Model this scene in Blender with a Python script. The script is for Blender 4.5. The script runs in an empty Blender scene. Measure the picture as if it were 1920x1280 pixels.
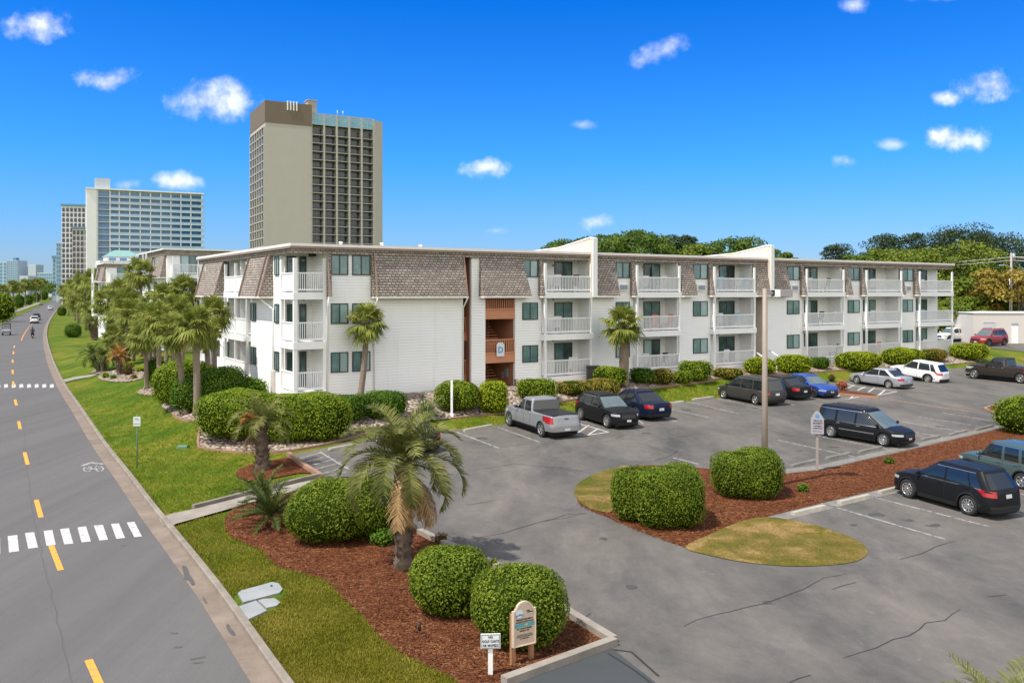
import bpy, bmesh, math, random
import numpy as np
from mathutils import Vector, Matrix
random.seed(7); RNG = np.random.default_rng(7)
R = math.radians
scene = bpy.context.scene
COL = scene.collection
# ------------------------------------------------------------------ camera, sky, sun, exposure
FPX, CX, HY, CAMH = 1600.0, 960.0, 547.0, 7.4       # focal length and horizon in photo pixels, camera height
cam = bpy.data.cameras.new('camera'); cam_o = bpy.data.objects.new('camera', cam); COL.objects.link(cam_o)
cam_o.location = (0, 0, CAMH); cam_o.rotation_euler = (R(90), 0, 0)
cam.sensor_width = 36; cam.lens = FPX/1920*36; cam.shift_y = -(640-HY)/1920
cam.clip_start = .1; cam.clip_end = 20000
scene.camera = cam_o
SUN_EL, SUN_DIR = 60.0, Vector((-.81, -.585, 0)).normalized()     # direction towards the sun
sd = bpy.data.lights.new('sun', 'SUN'); so = bpy.data.objects.new('sun', sd); COL.objects.link(so)
sd.energy = 3.4; sd.angle = R(.6); sd.color = (1, .955, .88)
to_sun = Vector((SUN_DIR.x*math.cos(R(SUN_EL)), SUN_DIR.y*math.cos(R(SUN_EL)), math.sin(R(SUN_EL))))
so.rotation_euler = to_sun.to_track_quat('Z', 'Y').to_euler()
scene.view_settings.view_transform = 'Standard'; scene.view_settings.look = 'None'
scene.view_settings.exposure = .62; scene.view_settings.gamma = 1
scene.cycles.use_denoising = True
scene.cycles.max_bounces = 6; scene.cycles.transparent_max_bounces = 8
scene.cycles.diffuse_bounces = 3; scene.cycles.glossy_bounces = 3; scene.cycles.transmission_bounces = 4
scene.cycles.caustics_reflective = False; scene.cycles.caustics_refractive = False

class NT:
    """small helper to write node trees"""
    def __init__(s, tree): s.t = tree; tree.nodes.clear()
    def n(s, typ, **kw):
        nd = s.t.nodes.new(typ)
        ins = kw.pop('ins', {})
        for k, v in kw.items(): setattr(nd, k, v)
        for k, v in ins.items(): s.set(nd, k, v)
        return nd
    def set(s, nd, k, v):
        sock = nd.inputs[k]
        if isinstance(v, bpy.types.NodeSocket): s.t.links.new(v, sock)
        elif isinstance(v, bpy.types.Node): s.t.links.new(v.outputs[0], sock)
        else:
            if hasattr(sock, 'default_value') and sock.type == 'RGBA' and len(v) == 3: v = (*v, 1)
            sock.default_value = v
    def math(s, op, a, b=0.0, c=0.0, clamp=False):
        nd = s.n('ShaderNodeMath', operation=op, use_clamp=clamp); s.set(nd, 0, a); s.set(nd, 1, b); s.set(nd, 2, c); return nd.outputs[0]
    def mix(s, f, a, b, mode='MIX'):
        nd = s.n('ShaderNodeMix', data_type='RGBA', blend_type=mode); s.set(nd, 0, f)
        s.set(nd, 6, a); s.set(nd, 7, b); return nd.outputs[2]
    def ramp(s, f, stops, interp='LINEAR'):
        nd = s.n('ShaderNodeValToRGB'); nd.color_ramp.interpolation = interp
        el = nd.color_ramp.elements
        while len(el) < len(stops): el.new(.5)
        for e, (p, c) in zip(el, stops): e.position = p; e.color = (*c, 1) if len(c) == 3 else c
        s.set(nd, 0, f); return nd.outputs[0]
    def noise(s, vec, scale, detail=4, rough=.55, dist=0.0):
        nd = s.n('ShaderNodeTexNoise'); 
        if vec is not None: s.set(nd, 'Vector', vec)
        s.set(nd, 'Scale', scale); s.set(nd, 'Detail', detail); s.set(nd, 'Roughness', rough); s.set(nd, 'Distortion', dist)
        return nd.outputs[0]
    def smooth(s, v, a, b, x=0.0, y=1.0):
        nd = s.n('ShaderNodeMapRange', interpolation_type='SMOOTHSTEP'); s.set(nd, 0, v)
        for i, q in enumerate((a, b, x, y)): s.set(nd, i+1, q)
        return nd.outputs[0]

world = bpy.data.worlds.new('World'); scene.world = world; world.use_nodes = True
w = NT(world.node_tree)
sky = w.n('ShaderNodeTexSky', sky_type='NISHITA', sun_disc=False)
sky.sun_elevation = R(SUN_EL); sky.sun_rotation = math.atan2(SUN_DIR.x, SUN_DIR.y)
sky.air_density = 1.0; sky.dust_density = .5; sky.ozone_density = 2.0
geo = w.n('ShaderNodeNewGeometry')
inc = w.n('ShaderNodeVectorMath', operation='SCALE'); w.set(inc, 0, geo.outputs['Incoming']); inc.inputs['Scale'].default_value = -1
sep = w.n('ShaderNodeSeparateXYZ'); w.set(sep, 0, inc.outputs[0])
dx, dy, dz = sep.outputs[0], sep.outputs[1], sep.outputs[2]
# deep, polarised blue band above a paler horizon; unseen zenith turned neutral to keep the fill light uncoloured
tint = w.ramp(dz, [(0, (.38, .47, .72)), (.05, (.28, .46, .78)), (.15, (.115, .47, .92)), (.33, (.010, .345, .94)), (.55, (.6, .8, 1.0)), (.8, (1.15, 1.0, .92))])
skyc = w.mix(1.0, sky.outputs[0], tint, 'MULTIPLY')
# whitish fill light added to the unseen sky overhead and behind the camera
overhead_fill = w.math('MULTIPLY', w.smooth(dz, .40, .70), .35)
skyc = w.mix(overhead_fill, skyc, (5.2, 5.05, 4.75, 1))
rear_fill = w.math('MULTIPLY', w.smooth(dy, .15, -.45), w.math('MULTIPLY', w.smooth(dz, -.06, .06), w.smooth(dz, .80, .35)))   # added low sky glow behind the camera that lifts the shaded facade
skyc = w.mix(rear_fill, skyc, (8.6, 8.3, 7.7, 1))
# clouds: small fair-weather cumulus, each at its own direction
gu = w.math('DIVIDE', dx, w.math('MAXIMUM', dy, .05)); gv = w.math('DIVIDE', dz, w.math('MAXIMUM', dy, .05))
cmb = w.n('ShaderNodeCombineXYZ'); w.set(cmb, 0, gu); w.set(cmb, 1, gv)
nz1 = w.noise(cmb.outputs[0], 26, 5, .55); nz2 = w.noise(cmb.outputs[0], 90, 3, .6)
CLOUDS = [(72, 46, 66, 34, 1.0), (208, 148, 55, 24, .9), (398, 190, 92, 42, 1.0), (338, 341, 48, 21, .9), (240, 346, 26, 14, .5), (912, 315, 44, 23, .95),
          (1236, 100, 62, 26, .7), (1118, 415, 36, 19, .8), (1782, 260, 64, 30, 1.15), (1858, 158, 72, 34, 1.15), (1770, 183, 32, 18, .9), (1588, 302, 26, 15, .6),
          (1600, 10, 28, 16, .8), (1092, 234, 32, 10, .35), (1674, 270, 34, 12, .5), (1740, -6, 60, 14, .5), (930, 433, 22, 9, .35)]
total = None; lit = None
for (px, py, a, b, br) in CLOUDS:
    ex = w.math('MULTIPLY', w.math('SUBTRACT', gu, (px-CX)/FPX), FPX/a/1.02)
    ey = w.math('MULTIPLY', w.math('SUBTRACT', gv, (HY-py)/FPX), FPX/b/.98)
    if px == 1236: ey = w.math('SUBTRACT', ey, w.math('MULTIPLY', ex, 1.0))
    d = w.math('SQRT', w.math('ADD', w.math('MULTIPLY', ex, ex), w.math('MULTIPLY', ey, ey)))
    m = w.math('ADD', w.math('SUBTRACT', .92, d), w.math('MULTIPLY', w.math('SUBTRACT', nz1, .5), 2.3))
    m = w.math('ADD', m, w.math('MULTIPLY', w.math('SUBTRACT', nz2, .5), .5))
    m = w.math('MULTIPLY', w.smooth(m, -.15, 1.25), br)
    m = w.math('MULTIPLY', m, w.smooth(d, 1.7, 1.0))
    total = m if total is None else w.math('MAXIMUM', total, m)
total = w.math('MINIMUM', total, .97)
ccol = w.ramp(nz1, [(.38, (3.6, 4.0, 5.6)), (.62, (6.0, 6.1, 6.7))])
skyc = w.mix(total, skyc, ccol)
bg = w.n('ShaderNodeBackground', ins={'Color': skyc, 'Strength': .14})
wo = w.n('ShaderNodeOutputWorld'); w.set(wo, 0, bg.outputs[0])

# ------------------------------------------------------------------ helpers
def sstep(a, b, x):
    t = np.clip((np.asarray(x, float)-a)/(b-a), 0, 1); return t*t*(3-2*t)
BC = np.array((-11.68, 45.77)); BE = np.array((.844, .536)); BN = np.array((-.536, .844))   # corner, along and into the main building
def ht(x, y):
    """terrain height"""
    x = np.asarray(x, float); y = np.asarray(y, float)
    u = (x-BC[0])*BE[0]+(y-BC[1])*BE[1]; t = (x-BC[0])*BN[0]+(y-BC[1])*BN[1]
    lot = .5*np.clip((t+30)/24.5, 0, 1)*sstep(-8, 4, u)
    rise = sstep(-5.6, -1.0, t)*sstep(-8.5, -1.0, u)
    fade = 1-sstep(40, 90, t)*(1-sstep(20, 50, u))
    return (lot+1.05*rise)*fade*(1-sstep(126, 160, y))
def G(px, py, dz=0.0):
    """the point of the terrain seen at a photo pixel"""
    dx_, dz_ = (px-CX)/FPX, -(py-HY)/FPX
    t = CAMH/max(-dz_, 1e-4) if dz_ < 0 else 5000
    for _ in range(60):
        t = .5*t+.5*(CAMH-dz-float(ht(dx_*t, t)))/max(-dz_, 1e-4)
    return np.array((dx_*t, t, float(ht(dx_*t, t))+dz))
def atY(px, py, Y): return np.array(((px-CX)/FPX*Y, Y, CAMH-(py-HY)/FPX*Y))
def zpx(py, Y): return CAMH-(py-HY)/FPX*Y
def link(o, parent=None):
    COL.objects.link(o)
    if parent is not None: o.parent = parent
    return o
def thing(name, label, cat, loc=(0, 0, 0), rotz=0.0, group=None, scale=None):
    o = link(bpy.data.objects.new(name, None)); o.empty_display_size = .3
    o.location = loc; o.rotation_euler = (0, 0, rotz)
    if scale is not None: o.scale = (scale,)*3 if isinstance(scale, (int, float)) else scale
    return tag(o, label, cat, group)
def tag(o, label, cat, group=None):
    o['label'] = label; o['category'] = cat
    if group: o['group'] = group
    return o
def mesh_np(name, V, F, mat, parent=None, smooth=False, mi=None, loc=None):
    """V (n,3); F: (m,4) array of quads or list of polygons"""
    me = bpy.data.meshes.new(name)
    V = np.asarray(V, np.float32)
    if isinstance(F, np.ndarray):
        k = F.shape[1]; me.vertices.add(len(V)); me.vertices.foreach_set('co', V.ravel())
        me.loops.add(F.size); me.loops.foreach_set('vertex_index', F.ravel().astype(np.int32))
        me.polygons.add(len(F)); me.polygons.foreach_set('loop_start', np.arange(0, F.size, k, dtype=np.int32))
        me.update(calc_edges=True)
    else:
        me.from_pydata([tuple(map(float, v)) for v in V], [], [tuple(int(i) for i in f) for f in F])
    for m in (mat if isinstance(mat, (list, tuple)) else [mat]): me.materials.append(m)
    if mi is not None: me.polygons.foreach_set('material_index', np.asarray(mi, np.int32))
    if smooth is not False:
        me.polygons.foreach_set('use_smooth', np.ones(len(me.polygons), bool) if smooth is True else np.asarray(smooth, bool))
    me.validate(); me.update()
    o = bpy.data.objects.new(name, me); link(o, parent)
    if loc is not None: o.location = loc
    return o
class MB:
    def __init__(s): s.v = []; s.f = []; s.m = []; s.sm = []
    def add(s, V, F, m=0, smooth=False):
        b = len(s.v); s.v += [tuple(map(float, p)) for p in V]
        for q in F: s.f.append(tuple(b+int(i) for i in q)); s.m.append(m); s.sm.append(smooth)
        return s
    def box(s, x0, x1, y0, y1, z0, z1, m=0, bev=0):
        if bev:
            b = bev
            V = []
            for zz, i in ((z0, b), (z0+b, 0), (z1-b, 0), (z1, b)):
                V += [(x0+i, y0+i, zz), (x1-i, y0+i, zz), (x1-i, y1-i, zz), (x0+i, y1-i, zz)]
            F = [(3, 2, 1, 0), (12, 13, 14, 15)]
            for k in range(3):
                for j in range(4): F.append((4*k+j, 4*k+(j+1) % 4, 4*k+4+(j+1) % 4, 4*k+4+j))
            return s.add(V, F, m)
        V = [(x0, y0, z0), (x1, y0, z0), (x1, y1, z0), (x0, y1, z0), (x0, y0, z1), (x1, y0, z1), (x1, y1, z1), (x0, y1, z1)]
        return s.add(V, [(3, 2, 1, 0), (4, 5, 6, 7), (0, 1, 5, 4), (1, 2, 6, 5), (2, 3, 7, 6), (3, 0, 4, 7)], m)
    def prism(s, poly, axis, a, b, m=0):
        """poly in the plane across axis ('x': (y,z), 'y': (x,z), 'z': (x,y)), extruded from a to b"""
        n = len(poly); mk = {'x': lambda p, c: (c, p[0], p[1]), 'y': lambda p, c: (p[0], c, p[1]), 'z': lambda p, c: (p[0], p[1], c)}[axis]
        V = [mk(p, a) for p in poly]+[mk(p, b) for p in poly]
        F = [tuple(range(n))[::-1], tuple(range(n, 2*n))]+[(i, (i+1) % n, n+(i+1) % n, n+i) for i in range(n)]
        return s.add(V, F, m)
    def tube(s, pts, rad, n=8, m=0, smooth=True, cap=True):
        pts = [Vector(p) for p in pts]; V = []; F = []
        rad = rad if isinstance(rad, (list, tuple)) else [rad]*len(pts)
        prev = None
        for i, p in enumerate(pts):
            d = (pts[min(i+1, len(pts)-1)]-pts[max(i-1, 0)]).normalized()
            if prev is None:
                a = d.orthogonal().normalized()
            else:
                a = (prev-d*prev.dot(d)).normalized()
            prev = a; b = d.cross(a)
            for k in range(n):
                an = 2*math.pi*k/n; V.append(p+(a*math.cos(an)+b*math.sin(an))*rad[i])
        for i in range(len(pts)-1):
            for k in range(n): F.append((i*n+k, i*n+(k+1) % n, (i+1)*n+(k+1) % n, (i+1)*n+k))
        if cap: F += [tuple(range(n))[::-1], tuple((len(pts)-1)*n+k for k in range(n))]
        return s.add(V, F, m, smooth)
    def lathe(s, prof, n=20, m=0, axis='y', c=(0, 0, 0), smooth=True):
        """prof: list of (radius, offset along axis)"""
        V = []; F = []
        for (r, o) in prof:
            for k in range(n):
                an = 2*math.pi*k/n; q = (r*math.cos(an), r*math.sin(an))
                V.append({'y': (c[0]+q[0], c[1]+o, c[2]+q[1]), 'z': (c[0]+q[0], c[1]+q[1], c[2]+o), 'x': (c[0]+o, c[1]+q[0], c[2]+q[1])}[axis])
        for i in range(len(prof)-1):
            for k in range(n): F.append((i*n+k, i*n+(k+1) % n, (i+1)*n+(k+1) % n, (i+1)*n+k))
        return s.add(V, F, m, smooth)
    def ell(s, c, r, n=12, k=8, m=0):
        prof = [(max(1e-3, math.sin(math.pi*i/k)), -math.cos(math.pi*i/k)) for i in range(k+1)]
        V = []; F = []
        for (q, o) in prof:
            for j in range(n):
                an = 2*math.pi*j/n; V.append((c[0]+r[0]*q*math.cos(an), c[1]+r[1]*q*math.sin(an), c[2]+r[2]*o))
        for i in range(k):
            for j in range(n): F.append((i*n+j, i*n+(j+1) % n, (i+1)*n+(j+1) % n, (i+1)*n+j))
        return s.add(V, F, m, True)
    def build(s, name, mat, parent=None, loc=None):
        o = mesh_np(name, np.array(s.v, np.float32), s.f, mat, parent, smooth=s.sm, mi=s.m)
        if loc is not None: o.location = loc
        return o
def dup(root, loc=None, rotz=None, label=None, group=None, scale=None):
    r = root.copy(); COL.objects.link(r)
    if loc is not None: r.location = loc
    if rotz is not None: r.rotation_euler = (0, 0, rotz)
    if scale is not None: r.scale = (scale,)*3 if isinstance(scale, (int, float)) else scale
    if label: r['label'] = label
    if group: r['group'] = group
    for ch in list(root.children):
        c = ch.copy(); COL.objects.link(c); c.parent = r
        for g in list(ch.children):
            d = g.copy(); COL.objects.link(d); d.parent = c
    return r
# ------------------------------------------------------------------ materials
def mat(name, col, rough=.6, metal=0.0, spec=.5, coat=0.0, var=0.0, vscale=2.0, bump=0.0, bscale=40.0):
    m = bpy.data.materials.new(name); m.use_nodes = True; t = NT(m.node_tree)
    b = t.n('ShaderNodeBsdfPrincipled'); o = t.n('ShaderNodeOutputMaterial'); t.set(o, 0, b.outputs[0])
    b.inputs['Roughness'].default_value = rough; b.inputs['Metallic'].default_value = metal
    b.inputs['Specular IOR Level'].default_value = spec; b.inputs['Coat Weight'].default_value = coat; b.inputs['Coat Roughness'].default_value = .05
    tc = t.n('ShaderNodeTexCoord').outputs['Object']
    if var:
        nz = t.noise(tc, vscale, 5, .6)
        t.set(b, 'Base Color', t.mix(nz, tuple(c*(1-var) for c in col), tuple(min(1, c*(1+var)) for c in col)))
    else: t.set(b, 'Base Color', col)
    if bump:
        bp = t.n('ShaderNodeBump', ins={'Strength': bump, 'Height': t.noise(tc, bscale, 4, .6)}); t.set(b, 'Normal', bp.outputs[0])
    return m
def mat_nodes(name, rough=.8, spec=.3):
    m = bpy.data.materials.new(name); m.use_nodes = True; t = NT(m.node_tree)
    b = t.n('ShaderNodeBsdfPrincipled', ins={'Roughness': rough, 'Specular IOR Level': spec})
    o = t.n('ShaderNodeOutputMaterial'); t.set(o, 0, b.outputs[0])
    tc = t.n('ShaderNodeTexCoord').outputs['Object']
    return m, t, b, tc
def leaf_mat(name, dark, mid, light, trans=.25, rough=.6, clump=1.2, spec=.15):
    """foliage: every leaf its own tone, light and dark clumps"""
    m, t, b, tc = mat_nodes(name, rough, spec)
    rnd = t.n('ShaderNodeNewGeometry').outputs['Random Per Island']
    nz = t.noise(tc, clump, 3, .6)
    f = t.math('ADD', t.math('MULTIPLY', rnd, .40), t.math('MULTIPLY', t.math('SUBTRACT', nz, .5), 1.1)); f = t.math('ADD', f, .30, clamp=True)
    c = t.ramp(f, [(.05, dark), (.5, mid), (.95, light)])
    t.set(b, 'Base Color', c)
    if trans:
        tr = t.n('ShaderNodeBsdfTranslucent', ins={'Color': c}); mx = t.n('ShaderNodeMixShader', ins={0: trans})
        t.set(mx, 1, b.outputs[0]); t.set(mx, 2, tr.outputs[0])
        t.set([n for n in t.t.nodes if n.type == 'OUTPUT_MATERIAL'][0], 0, mx.outputs[0])
    return m
M = {}
def ground_mats():
    m, t, b, tc = mat_nodes('lawn', .9, .1)
    big = t.noise(tc, .16, 4, .6, .6); fine = t.noise(tc, 9, 5, .7); mid = t.noise(tc, 1.3, 4, .65)
    mp = t.n('ShaderNodeMapping', ins={'Vector': tc, 'Rotation': (0, 0, R(-32)), 'Scale': (1, .12, 1)})
    str_ = t.noise(mp.outputs[0], 1.1, 3, .5)
    f = t.math('ADD', t.math('MULTIPLY', big, .55), t.math('MULTIPLY', mid, .4)); f = t.math('ADD', f, t.math('MULTIPLY', t.math('SUBTRACT', str_, .5), .45))
    c = t.ramp(f, [(.36, (.062, .125, .006)), (.46, (.120, .175, .010)), (.56, (.20, .20, .020)), (.67, (.30, .225, .062))])
    t.set(b, 'Base Color', t.mix(t.smooth(fine, .3, .75), t.mix(.55, c, (.02, .04, .003)), c))
    t.set(b, 'Normal', t.n('ShaderNodeBump', ins={'Strength': .8, 'Distance': .06, 'Height': t.math('ADD', fine, mid)}).outputs[0]); M['lawn'] = m
    m, t, b, tc = mat_nodes('dry_lawn', .9, .1)
    big = t.noise(tc, .7, 5, .65, .4); fine = t.noise(tc, 11, 5, .7)
    c = t.ramp(big, [(.36, (.085, .105, .012)), (.50, (.19, .15, .032)), (.63, (.40, .26, .11))])
    t.set(b, 'Base Color', t.mix(t.smooth(fine, .3, .72), t.mix(.6, c, (.06, .05, .01)), c))
    t.set(b, 'Normal', t.n('ShaderNodeBump', ins={'Strength': .8, 'Distance': .05, 'Height': fine}).outputs[0]); M['dry_lawn'] = m
    m, t, b, tc = mat_nodes('mulch', .95, .1)
    v = t.n('ShaderNodeTexVoronoi', ins={'Scale': 13, 'Vector': t.n('ShaderNodeMapping', ins={'Vector': tc, 'Scale': (1, 1.9, 1)}).outputs[0]})
    nz = t.noise(tc, 7, 5, .7); big = t.noise(tc, .5, 3)
    hsv = t.n('ShaderNodeSeparateColor', ins={0: v.outputs['Color']}).outputs[0]
    c = t.ramp(t.math('ADD', t.math('MULTIPLY', hsv, .6), t.math('MULTIPLY', nz, .5)), [(.22, (.040, .013, .006)), (.5, (.125, .040, .016)), (.72, (.20, .068, .027)), (.9, (.31, .15, .065))])
    t.set(b, 'Base Color', t.mix(t.smooth(big, .35, .7, 0, .35), c, (.10, .03, .012)))
    t.set(b, 'Normal', t.n('ShaderNodeBump', ins={'Strength': 1.0, 'Distance': .05, 'Height': t.math('ADD', v.outputs[0], nz)}).outputs[0]); M['mulch'] = m
    m, t, b, tc = mat_nodes('river_rock', .85, .2)
    v = t.n('ShaderNodeTexVoronoi', ins={'Scale': 5.5, 'Vector': tc}); v.feature = 'F1'
    hsv = t.n('ShaderNodeSeparateColor', ins={0: v.outputs['Color']}).outputs[0]
    c = t.ramp(hsv, [(0, (.27, .20, .15)), (.5, (.40, .315, .25)), (1, (.52, .45, .385))])
    t.set(b, 'Base Color', t.mix(t.smooth(v.outputs[0], .35, .75), c, (.10, .075, .055)))
    t.set(b, 'Normal', t.n('ShaderNodeBump', ins={'Strength': 1, 'Distance': .12, 'Height': v.outputs[0], }, invert=True).outputs[0]); M['rock'] = m
    for key, base, blot, warm in (('asphalt_lot', .118, .42, (1.12, 1.0, .87)), ('asphalt_road', .124, .15, (1.05, 1.0, .95))):
        m, t, b, tc = mat_nodes(key, .88, .25)
        mp = t.n('ShaderNodeMapping', ins={'Vector': tc, 'Rotation': (0, 0, R(25)), 'Scale': (1, .45, 1)}) if key == 'asphalt_lot' else t.n('ShaderNodeMapping', ins={'Vector': tc, 'Rotation': (0, 0, R(-31)), 'Scale': (1.5, .035, 1)})
        n1 = t.noise(mp.outputs[0], .28, 6, .68, .5); n2 = t.noise(tc, 2.2, 5, .7); n3 = t.noise(tc, 45, 3, .7); n4 = t.noise(mp.outputs[0], .9, 5, .7, .3)
        f = t.math('ADD', t.math('MULTIPLY', n1, .6), t.math('ADD', t.math('MULTIPLY', n4, .3), t.math('MULTIPLY', n2, .15)))
        lo = tuple(base*(1-blot)*q for q in (1.04, 1.0, .95)); hi = tuple(base*(1+blot)*q for q in warm)
        c = t.ramp(f, [(.38, lo), (.52, tuple((a+d)/2 for a, d in zip(lo, hi))), (.66, hi)])
        c = t.mix(t.smooth(n3, .3, .7, 0, .5), c, t.mix(.5, c, (.04, .04, .04)))
        if key == 'asphalt_lot':   # pale scuffs
            c = t.mix(t.smooth(t.noise(tc, 1.4, 7, .75, .6), .60, .74, 0, .45), c, (.25, .24, .225))
        t.set(b, 'Base Color', c)
        t.set(b, 'Normal', t.n('ShaderNodeBump', ins={'Strength': .35, 'Distance': .02, 'Height': n3}).outputs[0]); M[key] = m
    def conc(key, lo, hi, sc=1.5):
        m, t, b, tc = mat_nodes(key, .85, .25)
        n1 = t.noise(tc, sc, 6, .7); n2 = t.noise(tc, 30, 4, .7)
        f = t.math('ADD', t.math('MULTIPLY', n1, .75), t.math('MULTIPLY', n2, .25))
        t.set(b, 'Base Color', t.ramp(f, [(.32, lo), (.62, hi)]))
        t.set(b, 'Normal', t.n('ShaderNodeBump', ins={'Strength': .3, 'Distance': .01, 'Height': n2}).outputs[0]); M[key] = m
    conc('kerb', (.16, .135, .105), (.29, .25, .205)); conc('gutter', (.15, .115, .09), (.25, .20, .155), .8)
    conc('path', (.21, .185, .155), (.33, .29, .245)); conc('slab', (.24, .25, .25), (.33, .34, .335), .8)
    conc('stop', (.13, .12, .11), (.24, .225, .20), 3); conc('stop_white', (.32, .29, .24), (.46, .42, .355), 3)
    conc('red_kerb', (.24, .14, .095), (.34, .21, .145)); conc('stucco', (.62, .52, .43), (.76, .66, .56), .6)
    def paint(key, col, wear, under):
        m, t, b, tc = mat_nodes(key, .8, .2)
        n = t.noise(tc, 6, 6, .75); t.set(b, 'Base Color', t.mix(t.smooth(n, .60-wear*.2, .72-wear*.12), col, under)); M[key] = m
    paint('white_paint', (.50, .495, .475), .35, (.16, .155, .15)); paint('bay_paint', (.36, .35, .335), .8, (.11, .108, .105)); paint('yellow_paint', (.80, .33, .055), .4, (.34, .22, .12))
    paint('red_line', (.42, .22, .12), .9, (.17, .15, .14))
    M['crack'] = mat('crack', (.026, .026, .027), .95); M['stain'] = mat('stain', (.085, .08, .075), .9, var=.4, vscale=9)
ground_mats()
def build_mats():
    m, t, b, tc = mat_nodes('lap_siding', .6, .3)
    sp = t.n('ShaderNodeSeparateXYZ', ins={0: tc})
    fr = t.math('FRACT', t.math('MULTIPLY', sp.outputs[2], 1/.165))
    nz = t.noise(tc, .7, 5, .6)
    mp = t.n('ShaderNodeMapping', ins={'Vector': tc, 'Scale': (2.2, 2.2, .16)}); st_ = t.noise(mp.outputs[0], 1.0, 5, .65)
    c = t.mix(nz, (.80, .80, .775), (.90, .90, .875)); c = t.mix(t.smooth(st_, .54, .74, 0, .45), c, (.66, .65, .61))
    c = t.mix(t.smooth(fr, .90, .97, 0, .55), c, (.36, .37, .37)); t.set(b, 'Base Color', c)
    t.set(b, 'Normal', t.n('ShaderNodeBump', ins={'Strength': .9, 'Distance': .03, 'Height': fr}, invert=True).outputs[0]); M['siding'] = m
    m, t, b, tc = mat_nodes('roof_shingle', .9, .15)
    sp = t.n('ShaderNodeSeparateXYZ', ins={0: tc}); cb = t.n('ShaderNodeCombineXYZ', ins={0: t.math('ADD', sp.outputs[0], sp.outputs[1]), 1: sp.outputs[2]})
    br = t.n('ShaderNodeTexBrick', ins={'Vector': cb.outputs[0], 'Color1': (.275, .238, .205), 'Color2': (.485, .43, .372), 'Mortar': (.055, .042, .04), 'Scale': 1, 'Mortar Size': .022, 'Brick Width': .27, 'Row Height': .15, 'Mortar Smooth': .3})
    nz = t.noise(tc, .9, 5, .7); n2 = t.noise(tc, 9, 4, .7)
    c = t.mix(t.smooth(nz, .35, .7, 0, .5), br.outputs[0], (.30, .245, .215)); c = t.mix(t.smooth(n2, .5, .8, 0, .5), c, (.10, .08, .075))
    t.set(b, 'Base Color', c)
    t.set(b, 'Normal', t.n('ShaderNodeBump', ins={'Strength': .8, 'Distance': .03, 'Height': br.outputs['Fac']}, invert=True).outputs[0]); M['shingle'] = m
    M['trim'] = mat('white_trim', (.80, .805, .80), .5, var=.06, vscale=1.5); M['roof_edge'] = mat('roof_edge', (.78, .74, .70), .5, var=.1)
    M['brown_trim'] = mat('brown_trim', (.27, .19, .155), .6, var=.15); M['roof_flat'] = mat('flat_roof', (.62, .55, .49), .8, var=.15, vscale=.5)
    M['terra'] = mat('terracotta_paint', (.52, .225, .115), .6, var=.12); M['terra_wall'] = mat('terracotta_wall', (.36, .165, .09), .75, var=.15)
    M['dark_in'] = mat('dark_interior', (.030, .026, .024), .9); M['slab_under'] = mat('balcony_floor', (.42, .41, .39), .8)
    m, t, b, tc = mat_nodes('window_glass', .06, .6)
    n = t.noise(tc, .35, 3, .6, .5); n2 = t.noise(tc, 2.6, 2)
    t.set(b, 'Base Color', t.ramp(t.math('ADD', t.math('MULTIPLY', n, .7), t.math('MULTIPLY', n2, .3)), [(.3, (.055, .125, .125)), (.55, (.15, .25, .245)), (.7, (.30, .40, .39))])); M['glass'] = m
    m, t, b, tc = mat_nodes('door_glass', .05, .6)
    n = t.noise(tc, .6, 3, .6, .5)
    t.set(b, 'Base Color', t.ramp(n, [(.36, (.012, .025, .028)), (.55, (.045, .095, .10)), (.7, (.13, .21, .21))])); M['glass_dark'] = m
    M['glass_light'] = mat('curtained_glass', (.30, .42, .43), .15, spec=.6, var=.35, vscale=1.3); M['frame'] = mat('bronze_frame', (.035, .045, .05), .4, spec=.5); M['curtain'] = mat('curtain', (.60, .66, .66), .85, var=.1, vscale=6)
    M['brick'] = mat('brick_foundation', (.22, .12, .085), .9, var=.3, vscale=7)
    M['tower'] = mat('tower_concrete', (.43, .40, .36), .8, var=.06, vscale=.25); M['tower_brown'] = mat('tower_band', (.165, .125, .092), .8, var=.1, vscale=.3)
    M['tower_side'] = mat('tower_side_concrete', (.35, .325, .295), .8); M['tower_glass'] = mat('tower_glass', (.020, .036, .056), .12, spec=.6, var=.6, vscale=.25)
    M['blue_glass'] = mat('blue_glass', (.10, .36, .52), .1, spec=.7, var=.5, vscale=.35); M['hotel'] = mat('hotel_white', (.78, .78, .78), .7, var=.05, vscale=.1)
    M['hotel_glass'] = mat('hotel_glass', (.10, .25, .46), .12, spec=.6, var=.6, vscale=.16); M['hotel_rail'] = mat('glass_rail', (.36, .52, .68), .2, spec=.6, var=.2, vscale=.3)
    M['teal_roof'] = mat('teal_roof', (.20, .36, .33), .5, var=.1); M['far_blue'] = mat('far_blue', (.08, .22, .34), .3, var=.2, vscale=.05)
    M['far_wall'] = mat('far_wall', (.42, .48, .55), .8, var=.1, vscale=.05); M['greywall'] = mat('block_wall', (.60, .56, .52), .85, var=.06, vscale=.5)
    M['steel'] = mat('galvanised_steel', (.38, .39, .40), .4, metal=.7); M['lamp_pole'] = mat('lamp_pole_paint', (.30, .245, .20), .55, var=.1, vscale=3)
    M['lamp_grey'] = mat('lamp_head_grey', (.24, .225, .24), .5); M['wood_pole'] = mat('weathered_wood', (.36, .31, .27), .85, var=.2, vscale=4)
    M['sign_white'] = mat('sign_white', (.66, .70, .72), .5, var=.06, vscale=5); M['sign_tan'] = mat('sign_tan', (.56, .44, .33), .6, var=.06, vscale=5)
    M['sign_edge'] = mat('sign_edge', (.70, .55, .41), .6); M['sign_teal'] = mat('sign_teal', (.09, .34, .36), .6); M['ink'] = mat('sign_ink', (.045, .03, .03), .7)
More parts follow.
